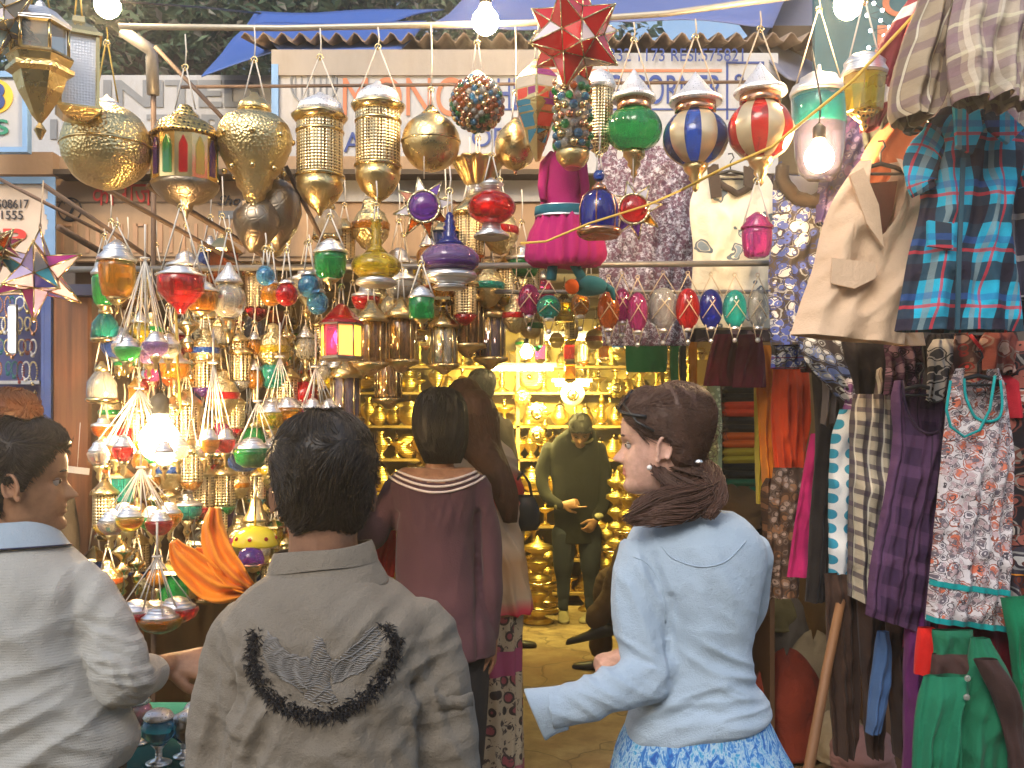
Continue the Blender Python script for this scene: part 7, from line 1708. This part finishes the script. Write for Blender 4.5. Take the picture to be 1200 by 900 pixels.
    for sd in (-1, 1): shoe(root, root_loc.x+sd*.09, Y+.04, 0.0, .9, M['black'])
    # sunglasses pushed up on the hair
    g = MB(); L_ = lambda a, zf, o: hd.M @ head_pt(H, a, zf, o)
    pts = [L_(radians(-80+i*16), .865-.10*abs(i-5)/5, .085) for i in range(11)]
    cen = P(770, 470, Y-.02); g.tube([p-cen for p in pts], .004, 6)
    tag(g.build('sunglasses', M['black'], None, cen), 'black sunglasses pushed up on the brown hair of the person in pale blue', 'sunglasses')
    o = bpy.data.objects['sunglasses']
    lm = glass('dark lens', (.03, .03, .035), .05, .2)
    for sd in (-1, 1):
        pp = [L_(radians(sd*a), z, .10) for a, z in ((8, .84), (34, .83), (40, .90), (28, .96), (8, .95))]; ce = sum(pp, V())/5; nn = (ce-hd.c).normalized()
        MB().add([p+nn*.003-cen for p in pp]+[p-nn*.001-cen for p in pp], [(0, 1, 2, 3, 4), (9, 8, 7, 6, 5)]+[(i, 5+i, 5+(i+1) % 5, (i+1) % 5) for i in range(5)], 0, False).build('lens', lm, o)
        MB().tube([L_(radians(sd*38), .87, .10)-cen, L_(radians(sd*70), .72, .10)-cen, L_(radians(sd*88), .62, .085)-cen], .0028, 6).build('temple', M['black'], o)
blue_woman()

def bg_person(x, Y, label, sk, head, hairspec, torso, arms, cloth, leg=True, tr=None, shoe_m=None, extra=None, body_rows=None, dx=.09, hands=(), nm='sweater', vox=.009, fold=None, legr=.07, sh_ang=0, jmif=None, cr=()):
    root_loc = V((P(x, 500, Y).x, Y, 0)); b = MB()
    hd = Head(*head); hd.add(b)
    t0 = torso[0]; cx = (t0[1]+t0[2])/2
    n0 = hd.M @ V((0, -.03, -.38*hd.H)); tc = P(cx, t0[0]+14, Y); tc.y += t0[4]
    limb(b, [(*n0, .052), (*(n0.lerp(tc, .5)), .052), (*tc, .06)], world=True)
    vloft(b, torso, Y, .02)
    for a in arms: limb(b, a, .014)
    for h in hands: hand(b, *h)
    if leg: legs(b, root_loc.x, Y, dx, P(0, torso[-1][0], Y).z+.05, legr)
    root = finish_mesh(fuse(b, min(vox, .007), 1), 'person', sk, root_loc)
    tag(root, label, 'person', 'people in the lane' if Y < 4.5 else 'people in the shop')
    if hairspec: hd.hair(root, *hairspec)
    j = MB(); vloft(j, torso, Y)
    for a in arms: limb(j, [(x_, y, yy, r+.003) for x_, y, yy, r in a])
    me = fuse(j, vox, 3); displace(me, crease(cr, folds(fold or [], .004, 9))); bv = BVHTree.FromPolygons([v.co.copy() for v in me.vertices], [tuple(p.vertices) for p in me.polygons]); finish_mesh(me, nm, cloth, root_loc, root, jmif)
    if leg and tr:
        s = MB(); legs(s, root_loc.x, Y, dx, P(0, torso[-1][0], Y).z+.08, legr+.015)
        me = fuse(s, .009, 3); displace(me, lambda c, n: .006*sin(c.z*60+noise.noise(c*12)*4)*sstep(.5, .1, c.z)); finish_mesh(me, 'trousers', tr, root_loc, root)
    if shoe_m:
        for s in (-1, 1): shoe(root, root_loc.x+s*dx*1.05, Y-.02, gz(Y), sh_ang+s*-.2, shoe_m)
    return root, hd, bv, root_loc
MENHL = ([(0, .80), (1.0, .70), (1.4, .48), (1.7, .44), (2.1, .24), (3.15, .12)], [(0, .06), (1.5, .04), (3.15, .055)])
def others():
    Y = 3.6
    # woman with the striped collar
    plum = NT('plum knit'); v = plum.coord('Object'); plum.base(plum.mix(plum.noise(v, 9, 4), (.050, .018, .030), (.075, .028, .042))); plum.p(Roughness=.88, Sheen_Weight=.15); plum.bump(plum.math('ADD', plum.noise(v, 200, 2), plum.math('MULTIPLY', plum.noise(v, 22, 4), 1.5)), .35, .004)
    T = [(548, 472, 556, .075, 0), (560, 458, 562, .11, 0), (585, 460, 560, .12, 0), (640, 464, 556, .125, 0), (690, 464, 566, .135, 0), (740, 462, 580, .15, 0), (766, 462, 582, .15, 0)]
    arms = [[(466, 572, Y, .050), (450, 605, Y, .048), (436, 630, Y+.02, .048), (428, 618, Y+.16, .042), (424, 596, Y+.28, .034)], [(560, 572, Y, .050), (571, 625, Y, .046), (576, 690, Y-.02, .040), (572, 745, Y, .034)]]
    root, hd, bv, rl = bg_person(514, Y, 'person with a dark bob in a plum tunic whose wide neck has three white stripes', SK3, (516, 500, Y, .225, 8, 6), None, T, arms, [plum.m, SK3], True, cloth_m('black leggings', (.015, .015, .018)), M['black'], hands=[(P(424, 590, Y+.3), (.1, .5, .85), (-1, .1, .1), .16, .5, 1), (P(577, 752, Y), (0, .1, -1), (1, 0, 0), .16, .4, 1)], nm='tunic', vox=.006, cr=[((560, 600, Y), (562, 762, Y), .013, .012), ((466, 600, Y), (458, 650, Y), .012, .012)], jmif=lambda c: (lambda x, y: 1 if 455 < x < 567 and y < 550+16*sin(pi*max(0, min(1, (x-462)/100)))**.8 else 0)(600+c.x/c.y*FPX, HZ-(c.z-CAMZ)/c.y*FPX),
        fold=[(P(500, 600, Y-.1), .10, V((1, 0, .3)).normalized(), .05, .004, .5), (P(540, 600, Y-.1), .10, V((1, 0, -.3)).normalized(), .05, .004, .5), (P(520, 700, Y-.1), .22, V((1, 0, .1)), .10, .004, .5)])
    # bare neckline and stripes on it: laid on the tunic
    for nm, off in (('neck_stripe', 1), ('neck_stripe', 9), ('neck_stripe', 17)):
        pts = []
        for i in range(41):
            t = i/40; x = lerp(462-off*.5, 562+off*.5, t); y = 549+off*.42+(14+off*.40)*sin(pi*t)**.8
            p, nn = stitch_surface(bv, x, y, .003)
            if p: pts.append(p-rl)
        if len(pts) > 4: MB().tube(pts, .0045, 6).build(nm, plain('white stripe', (.70, .62, .60), .8), root)
    # bob
    h = MB(); vloft(h, [(454, 506, 526, .05, .0), (460, 494, 538, .10, 0), (476, 486, 546, .125, 0), (500, 484, 548, .13, 0), (518, 488, 547, .12, 0), (530, 493, 544, .095, 0), (538, 500, 538, .06, 0)], Y)
    me = fuse(h, .006, 2); displace(me, lambda c, n: .006*noise.noise(V((c.x*60, c.y*60, c.z*7)))); 
    q = random.Random(3); finish_mesh(me, 'hair', HAIRM, rl, root); st = MB()
    for k in range(900):
        a = q.uniform(0, 2*pi); pts = []; w0 = q.uniform(0, .3)
        for i in range(7):
            t = w0+(1.03-w0)*i/6; py = lerp(456, 540, t); xl, xr, d, dy = interp([(454, 506, 526, .05, .0), (460, 494, 538, .10, 0), (476, 486, 546, .125, 0), (500, 484, 548, .13, 0), (518, 488, 547, .12, 0), (530, 493, 544, .095, 0), (540, 499, 539, .07, 0)], py); c = P((xl+xr)/2, py, Y); w = (xr-xl)/2*Y/FPX+.003
            pts.append(V((c.x+w*cos(a+.1*sin(i+k)), Y+(d+.003)*sin(a+.1*sin(i+k)), c.z))-rl)
        st.tube(pts, .0014, 3)
    st.build('hair_strands', HAIRM, root)
    # shawl woman
    Y = 4.15
    sh = NT('banded shawl'); v = sh.coord('Object'); sp = sh.t.nodes.new('ShaderNodeSeparateXYZ'); sh.t.links.new(v, sp.inputs[0]); zz = sh.math('ADD', sp.outputs[2], sh.math('MULTIPLY', sh.noise(v, 5, 2), .10))
    sh.base(sh.ramp(sh.math('DIVIDE', zz, 1.8), [(.0, (.50, .02, .05)), (.50, (.52, .025, .06)), (.53, (.50, .38, .26)), (.62, (.50, .30, .15)), (.66, (.62, .48, .34)), (.73, (.60, .46, .34)), (.76, (.62, .04, .04)), (.80, (.62, .04, .04)), (.82, (.55, .44, .33))])); sh.p(Roughness=.8)
    T = [(512, 540, 584, .07, 0), (530, 530, 602, .11, 0), (570, 526, 612, .14, 0), (630, 526, 614, .16, 0), (690, 522, 624, .18, 0), (716, 524, 628, .18, 0)]
    root, hd, bv, rl = bg_person(565, Y, 'person with long reddish hair wrapped in a red and beige shawl over a patterned skirt', SK3, (549, 487, Y, .225, 30, 3), None, T, [[(535, 545, Y, .05), (528, 600, Y+.05, .05), (540, 640, Y+.16, .04)], [(594, 548, Y, .05), (602, 600, Y+.05, .05), (590, 640, Y+.15, .04)]], sh.m, False, nm='shawl', vox=.009,
        fold=[(P(590, 560, Y-.1), .14, V((.6, 0, 1)).normalized(), .05, .012, .5), (P(585, 640, Y-.1), .16, V((.9, 0, .5)).normalized(), .06, .010, .5), (P(600, 700, Y-.1), .15, V((1, 0, .1)), .07, .012, .4)])
    s = MB(); vloft(s, [(690, 530, 612, .16, 0), (780, 526, 610, .17, 0), (900, 520, 612, .19, 0), (930, 520, 613, .19, 0)], Y, seg=60); me = fuse(s, .01, 3); displace(me, lambda c, n: .010*sin(atan2(c.y-Y, c.x-rl.x)*14+noise.noise(c*3)*3))
    kk = NT('flowered skirt'); v = kk.coord('Object'); d = kk.voro(v, 16); dd = kk.math('LESS_THAN', kk.math('ABSOLUTE', kk.math('SUBTRACT', d, .36)), .06); n = kk.noise(v, 40, 3, .6, 1.0)
    c = kk.mix(kk.math('LESS_THAN', d, .30), (.42, .36, .26), (.30, .07, .09)); c = kk.mix(dd, c, (.04, .03, .03)); c = kk.mix(kk.math('GREATER_THAN', n, .6), c, (.05, .04, .04))
    sp = kk.t.nodes.new('ShaderNodeSeparateXYZ'); kk.t.links.new(v, sp.inputs[0]); z_ = sp.outputs[2]
    c = kk.mix(kk.math('MULTIPLY', kk.math('GREATER_THAN', z_, .60), kk.math('LESS_THAN', z_, .70)), c, (.32, .06, .15)); c = kk.mix(kk.math('LESS_THAN', z_, .22), c, (.32, .10, .13)); kk.base(c); kk.p(Roughness=.8)
    finish_mesh(me, 'skirt', kk.m, rl, root)
    for sd in (-1, 1): shoe(root, rl.x+sd*.09, Y-.02, gz(Y), .2, M['black'])
    h = MB(); limb(h, [(545, 466, Y-.0, .085), (548, 480, Y-.02, .118), (552, 505, Y-.03, .112), (566, 530, Y-.10, .075), (582, 550, Y-.15, .055), (592, 580, Y-.17, .048), (596, 605, Y-.17, .030)])
    me = fuse(h, .007, 2); displace(me, lambda c, n: .006*noise.noise(V((c.x*45, c.y*45, c.z*5)))+.003*noise.noise(V((c.x*140, c.y*140, c.z*9)))); finish_mesh(me, 'hair', HAIRR, rl, root)
    st = MB(); q = random.Random(12); pr = [(i, *P(x, y, yy), r_) for i, (x, y, yy, r_) in enumerate([(545, 452, Y-.0, .03), (547, 470, Y-.0, .105), (550, 490, Y-.03, .122), (556, 515, Y-.06, .10), (568, 532, Y-.11, .078), (582, 552, Y-.15, .056), (592, 580, Y-.17, .050), (598, 612, Y-.17, .024)])]
    for k in range(700):
        a = q.uniform(0, 2*pi); s0 = q.uniform(0, 3); ps = []
        for i in range(9):
            x, y, z, w = interp(pr, min(7, s0+(7-s0)*i/8)); w = w*1.02+.002; ps.append(V((x+w*cos(a+.06*i), y+w*sin(a+.06*i)*.9, z))-rl)
        st.tube(ps, .0016, 3)
    st.build('hair_strands', HAIRR, root)
    # handbag hung on her arm
    r = empty('handbag', P(614, 600, Y-.05), 'black leather handbag hanging at the side of the shawl', 'handbag'); k = Y/FPX
    MB().add([], []).lathe([(.5*k, -22*k), (15*k, -21*k), (19*k, -14*k), (18*k, 4*k), (13*k, 16*k), (7*k, 20*k), (.5*k, 20*k)], 24, squash=.5).build('bag_body', plain('black leather', (.012, .012, .014), .4), r)
    MB().tube([(-12*k, 0, 14*k), (-10*k, 0, 34*k), (-2*k, 0, 46*k), (6*k, 0, 34*k), (10*k, 0, 14*k)], .007, 6).build('strap', M['black'], r)
    # tall man deep in the shop
    Y = 6.7
    bg_person(563, Y, 'tall person with black hair standing behind the two women inside the shop', SK3, (564, 455, Y, .235, 25), (*MENHL, HAIRM, 700, .2, (pi, .9), 2, .02, None, .0025), [(478, 556, 576, .07, 0), (492, 540, 592, .11, 0), (520, 533, 600, .13, 0), (600, 540, 594, .13, 0), (625, 540, 594, .13, 0)],
        [[(541, 500, Y, .055), (536, 550, Y, .05), (540, 600, Y-.05, .04)], [(592, 500, Y, .055), (598, 550, Y, .05), (592, 600, Y+.1, .04)]], cloth_m('dark jacket', (.04, .03, .03)), True, cloth_m('black trousers', (.015, .015, .018)), M['black'], dx=.20, sh_ang=-1.3, hands=[(P(541, 610, Y-.06), (0, .1, -1), (-1, 0, 0), .16, .4, 1), (P(592, 610, Y+.12), (0, .2, -1), (1, 0, 0), .16, .4, 1)])
    # bending man
    Y = 7.65
    arms = [[(643, 526, Y, .055), (635, 556, Y-.02, .050), (640, 580, Y-.08, .043), (656, 592, Y-.16, .036)], [(702, 526, Y, .055), (709, 556, Y, .050), (708, 590, Y-.05, .043), (699, 606, Y-.12, .036)]]
    root, hd, bv, rl = bg_person(676, Y, 'person in a black green sweater and jeans bending his head down, one finger pointing', SK3, (680, 505, Y-.16, .225, 176, -42), None, [(503, 664, 694, .08, -.10), (515, 648, 700, .11, -.05), (540, 644, 704, .12, 0), (580, 648, 702, .12, 0), (612, 650, 701, .11, 0), (636, 650, 702, .11, 0)], arms, cloth_m('black green wool', (.010, .010, .009)), True, cloth_m('dark jeans', (.035, .042, .065)), plain('worn sneaker', (.35, .30, .16), .7), dx=.10,
        hands=[(P(660, 592, Y-.17), (1, -.2, .15), (.1, -1, .3), .20, .9, 1, True), (P(698, 610, Y-.13), (-.6, -.1, -.8), (.5, -.8, 0), .17, .6, 1)], legr=.064, sh_ang=2.9)
    hd.eyes(root); hd.hair(root, [(0, .76), (1.0, .66), (1.4, .48), (1.7, .44), (2.1, .24), (3.15, .12)], [(0, .07), (1.5, .045), (3.15, .06)], HAIRM, 900, .2, (pi, .9), 6, .03, None, .0022)
    MB().ring(P(681, 512, Y-.10)-rl, .085, .018, 28, 8, rot=Matrix.Rotation(.5, 3, 'X')).build('shirt_collar', cloth_m('pale collar', (.22, .20, .12)), root)
    for (x, y, yy) in ((655, 592, Y-.15), (701, 605, Y-.12)): MB().ball(P(x, y, yy)-rl, .043, 14, 8, 0, (1, 1, .8)).build('shirt_cuff', cloth_m('pale cuff %d' % x, (.45, .42, .25)), root)
    # seated man, mostly behind the woman in blue
    Y = 6.3; rl = V((P(775, 500, Y).x, Y, 0)); b = MB(); hd = Head(790, 545, Y, .225, 60, 4); hd.add(b)
    limb(b, [(792, 560, Y, .05), (792, 585, Y, .055)]); vloft(b, [(580, 775, 812, .08, 0), (600, 762, 826, .12, 0), (650, 766, 824, .13, 0), (690, 762, 830, .15, 0)], Y)
    thigh = [[(785, 688, Y, .095), (762, 668, Y-.20, .080), (738, 644, Y-.38, .066), (716, 696, Y-.40, .056), (700, 728, Y-.38, .048)], [(788, 690, Y, .095), (740, 686, Y-.10, .082), (712, 680, Y-.16, .066), (706, 725, Y-.18, .055), (704, 762, Y-.18, .045)]]
    for t in thigh: limb(b, t, .012)
    for a in ([(768, 600, Y, .055), (755, 640, Y-.1, .05), (742, 664, Y-.2, .04)], [(822, 600, Y, .055), (826, 640, Y-.05, .05), (800, 665, Y-.2, .04)]): limb(b, a, .01)
    hand(b, P(738, 668, Y-.22), (-1, -.3, -.2), (0, -.2, 1)); hand(b, P(796, 668, Y-.22), (-1, -.3, -.2), (0, -.2, 1))
    root = finish_mesh(fuse(b, .007, 1), 'person', SK3, rl); tag(root, 'person seated with crossed legs in brown trousers and black shoes', 'person', 'people in the shop')
    hd.hair(root, *MENHL, HAIRM, 500, .2, (pi, .9), 2, .02, None, .0025)
    s = MB(); vloft(s, [(672, 762, 830, .15, 0), (700, 762, 830, .16, 0)], Y)
    for t in thigh: limb(s, [(x, y, yy, r+.008) for x, y, yy, r in t[:-1]]+[(t[-1][0], t[-1][1]-4, t[-1][2], t[-1][3]+.03)])
    me = fuse(s, .009, 3); displace(me, folds([(P(712, 680, Y-.3), .2, V((.4, 0, 1)).normalized(), .08, .006, .5)], .004, 9)); finish_mesh(me, 'trousers', cloth_m('brown trousers', (.14, .085, .045)), rl, root)
    s = MB(); vloft(s, [(576, 774, 814, .085, 0), (600, 760, 828, .125, 0), (650, 764, 826, .135, 0), (690, 760, 832, .155, 0)], Y)
    for a in ([(768, 600, Y, .055), (755, 640, Y-.1, .05), (745, 660, Y-.19, .043)], [(822, 600, Y, .055), (826, 640, Y-.05, .05), (802, 662, Y-.18, .043)]): limb(s, a)
    finish_mesh(fuse(s, .009, 3), 'shirt', cloth_m('beige shirt', (.30, .24, .14)), rl, root)
    p = P(694, 744, Y-.40); shoe(root, p.x+.03, p.y, p.z-.02, 1.35, M['black'], .30, pitch=-.25); p = P(704, 770, Y-.18); shoe(root, p.x, p.y, gz(6.1)+.0, 1.3, M['black'], .28)
    r = empty('stool', (P(790, 500, Y).x, Y, gz(Y)), 'low wooden stool under the seated person', 'stool'); zt = P(0, 716, Y).z-gz(Y)
    MB().lathe([(.19, zt-.05), (.20, zt-.04), (.20, zt-.01), (.19, zt)], 28).build('seat', plain('stool wood', (.16, .08, .03), .5), r)
    for a in range(4): an = a*pi/2+.7; MB().tube([(.13*cos(an), .13*sin(an), zt-.04), (.17*cos(an), .17*sin(an), 0)], .018, 8).build('leg', plain('stool leg %d' % a, (.16, .08, .03), .5), r)
    # person far left behind the man in the sweater
    Y = 3.0
    bg_person(12, Y, 'person with tousled brown hair half hidden behind the pale sweater, by the jewellery stall', SK2, (12, 505, Y, .22, -20), ([(0, .80), (1.0, .70), (1.4, .5), (1.7, .44), (2.1, .2), (3.15, .1)], [(0, .06), (1.5, .05), (3.15, .07)], HAIRR, 900, .22, (pi, .9), 2, .05, None, .0016), [(545, -8, 34, .07, 0), (560, -40, 64, .10, 0), (600, -50, 76, .13, 0), (700, -46, 70, .13, 0), (790, -46, 70, .13, 0)],
        [[(-38, 575, Y, .052), (-48, 640, Y, .048), (-40, 720, Y-.05, .04)], [(62, 575, Y, .052), (72, 640, Y, .048), (66, 720, Y-.05, .04)]], cloth_m('dark olive jacket', (.06, .05, .04)), True, cloth_m('blue jeans', (.04, .06, .12)), M['black'], hands=[(P(-40, 735, Y-.06), (0, -.1, -1), (-1, 0, 0), .16, .4, 1), (P(66, 735, Y-.06), (0, -.1, -1), (1, 0, 0), .16, .4, -1)])
others()
garment('bright red shawl end hanging under the plum sleeve', 'shawl', [(622, 438, 464), (650, 434, 464), (676, 434, 462)], 3.75, cloth_m('bright red shawl', (.70, .03, .02)), .05, (3, .02), group='loose cloths in the lane')

# ---- jewellery stall at the far left
def jewels():
    q = random.Random(31); Y = 4.3; c = P(10, 420, Y)
    r = empty('display_board', (c.x-.25, Y+.06, 0), 'blue backed board hung with jewellery at the stall beyond the brown panel', 'display board')
    b = MB(); wb(b, -150, 338, 52, 520, Y+.04, .02); rel(b, r).build('backing', plain('blue backing', (.06, .08, .25), .7), r)
    b = MB(); wb(b, -150, 446, 46, 450, Y-.04, .06); wb(b, -150, 474, 46, 478, Y-.04, .06); rel(b, r).build('shelf', PW, r)
    mm = [M['silver'], M['brass_smooth'], M['gold_pale'], M['g_red'], M['g_teal'], M['copper']]; names = ['white metal', 'brass', 'pale gold', 'red beaded', 'turquoise beaded', 'copper']
    i = 0
    for row, y0 in enumerate((348, 372, 398, 424)):
        for k in range(7):
            x = -8+k*8+q.uniform(-2, 2); w = q.uniform(3, 5); h = q.uniform(12, 24); kk = Y/FPX; b = MB(); mi = q.randrange(6)
            pts = [V((w*sin(t)*kk, 0, (-h/2*(1-cos(t)))*kk)) for t in [2*pi*s/22 for s in range(22)]]
            for p in pts: b.ball(p, 1.25*kk, 6, 4)
            b.ball((0, -.005, -h*kk-.006), 2.6*kk, 8, 6)
            tag(b.build('necklace', mm[mi], None, P(x, y0, Y-.03)), '%s necklace in the %s row of the blue jewellery board' % (names[mi], ['top', 'second', 'third', 'bottom'][row]), 'necklace', '%s necklaces of the %s row' % (names[mi], ['top', 'second', 'third', 'bottom'][row]))
    for k in range(6):
        kk = Y/FPX; tag(MB().lathe([(1.4*kk, 0), (2.6*kk, 3*kk), (1.2*kk, 9*kk), (2.2*kk, 14*kk), (.4*kk, 17*kk)], 12).build('trinket', mm[k % 3], None, P(-4+k*9, 474-.1, Y-.02)), 'small %s trinket on the lower white shelf of the jewellery board' % names[k % 3], 'trinket', '%s trinkets on the lower white shelf' % names[k % 3])
    r = empty('light_tube', P(13, 385, Y-.12), 'upright white lit tube among the necklaces', 'tube light'); kk = Y/FPX
    MB().tube([(0, 0, -26*kk), (0, 0, 24*kk)], .011, 8).build('tube', emit('white tube', (1, .97, .9), 7), r)
    MB().box((0, .02, 0), (.03, .02, 56*kk)).build('fitting', M['steel'], r)
jewels()

tag(MB().box((0, 0, 0), (.085, .003, .022), 0, Matrix.Rotation(.12, 3, 'Y')).tube([(0, .004, .01), (.01, .004, .16)], .0012, 4).build('paper_tag', plain('white card', (.7, .7, .7), .6), None, P(90, 551, 3.3)), 'small white paper tag hanging before the brown panel near the man\'s eyes', 'paper tag')
# ---------------------------------------------------------------- light, camera
def finish():
    w = bpy.data.worlds.new('World'); scene.world = w; w.use_nodes = True
    nt = w.node_tree; bg = nt.nodes['Background']; sky = nt.nodes.new('ShaderNodeTexSky'); sky.sky_type = 'NISHITA'
    sky.sun_disc = False; sky.sun_elevation = radians(38); sky.sun_rotation = radians(200); sky.dust_density = 2.5; sky.air_density = 1.2
    nt.links.new(sky.outputs[0], bg.inputs[0]); bg.inputs[1].default_value = .085
    l = bpy.data.lights.new('sun', 'SUN'); l.energy = .7; l.angle = radians(25); l.color = (1, .95, .88)
    o = bpy.data.objects.new('sun', l); COL.objects.link(o); o.rotation_euler = (radians(52), 0, radians(-20)); 
    cd = bpy.data.cameras.new('camera'); cd.sensor_width = 36; cd.lens = 36*FPX/1200; cd.shift_y = 50/1200; cd.clip_end = 500; cd.clip_start = .05
    cd.dof.use_dof = False
    co = bpy.data.objects.new('camera', cd); COL.objects.link(co); co.location = (0, 0, CAMZ); co.rotation_euler = (pi/2, 0, 0)
    scene.camera = co
    vs = scene.view_settings; vs.view_transform = 'Standard'; vs.look = 'None'; vs.exposure = EXPOSURE; vs.gamma = 1; vs.use_curve_mapping = False
    scene.cycles.use_denoising = True
    scene.cycles.max_bounces = 7; scene.cycles.transmission_bounces = 5; scene.cycles.glossy_bounces = 4; scene.cycles.diffuse_bounces = 3
    scene.cycles.caustics_reflective = False; scene.cycles.caustics_refractive = False; scene.cycles.sample_clamp_indirect = 4
    scene.cycles.use_adaptive_sampling = True; scene.cycles.adaptive_threshold = .02
EXPOSURE = 1.38
bulb(126, 6, 3.1, 'lit bulb beside the gilded box lantern at the top edge', 20)
bulb(569, 25, 2.95, 'lit bulb hanging above the bead covered ball', 18)
bulb(994, 6, 2.8, 'lit bulb at the top edge above the yellow glass bucket lantern', 16)
bulb(960, 185, 2.75, 'lit bulb hanging low beside the teal glass lantern', 26)
bulb(187, 517, 2.75, 'very bright lit bulb among the cup clusters beside the man in the pale sweater', 120, .048, color=(1, .60, .24))
finish()
def bloom_haze():  # thin volume added to stand in for lens bloom round the bright bulb
    b = MB().box((0, 3.0, 3.4), (16, 24, 9.2)); m = bpy.data.materials.new('bloom_haze'); m.use_nodes = True; nt = m.node_tree
    nt.nodes.remove(nt.nodes['Principled BSDF']); v = nt.nodes.new('ShaderNodeVolumePrincipled'); v.inputs['Color'].default_value = (.95, .93, .9, 1); v.inputs['Density'].default_value = BLOOM_HAZE; v.inputs['Anisotropy'].default_value = .75
    nt.links.new(v.outputs[0], nt.nodes['Material Output'].inputs['Volume']); tag(b.build('bloom_haze', m), kind='stuff')
    scene.cycles.volume_bounces = 0
BLOOM_HAZE = .017
if BLOOM_HAZE: bloom_haze()
for _o in scene.objects:
    if not _o.parent and _o.get('label') and len(_o['label'].split()) > 16: print('LONG', _o.name, _o['label'])
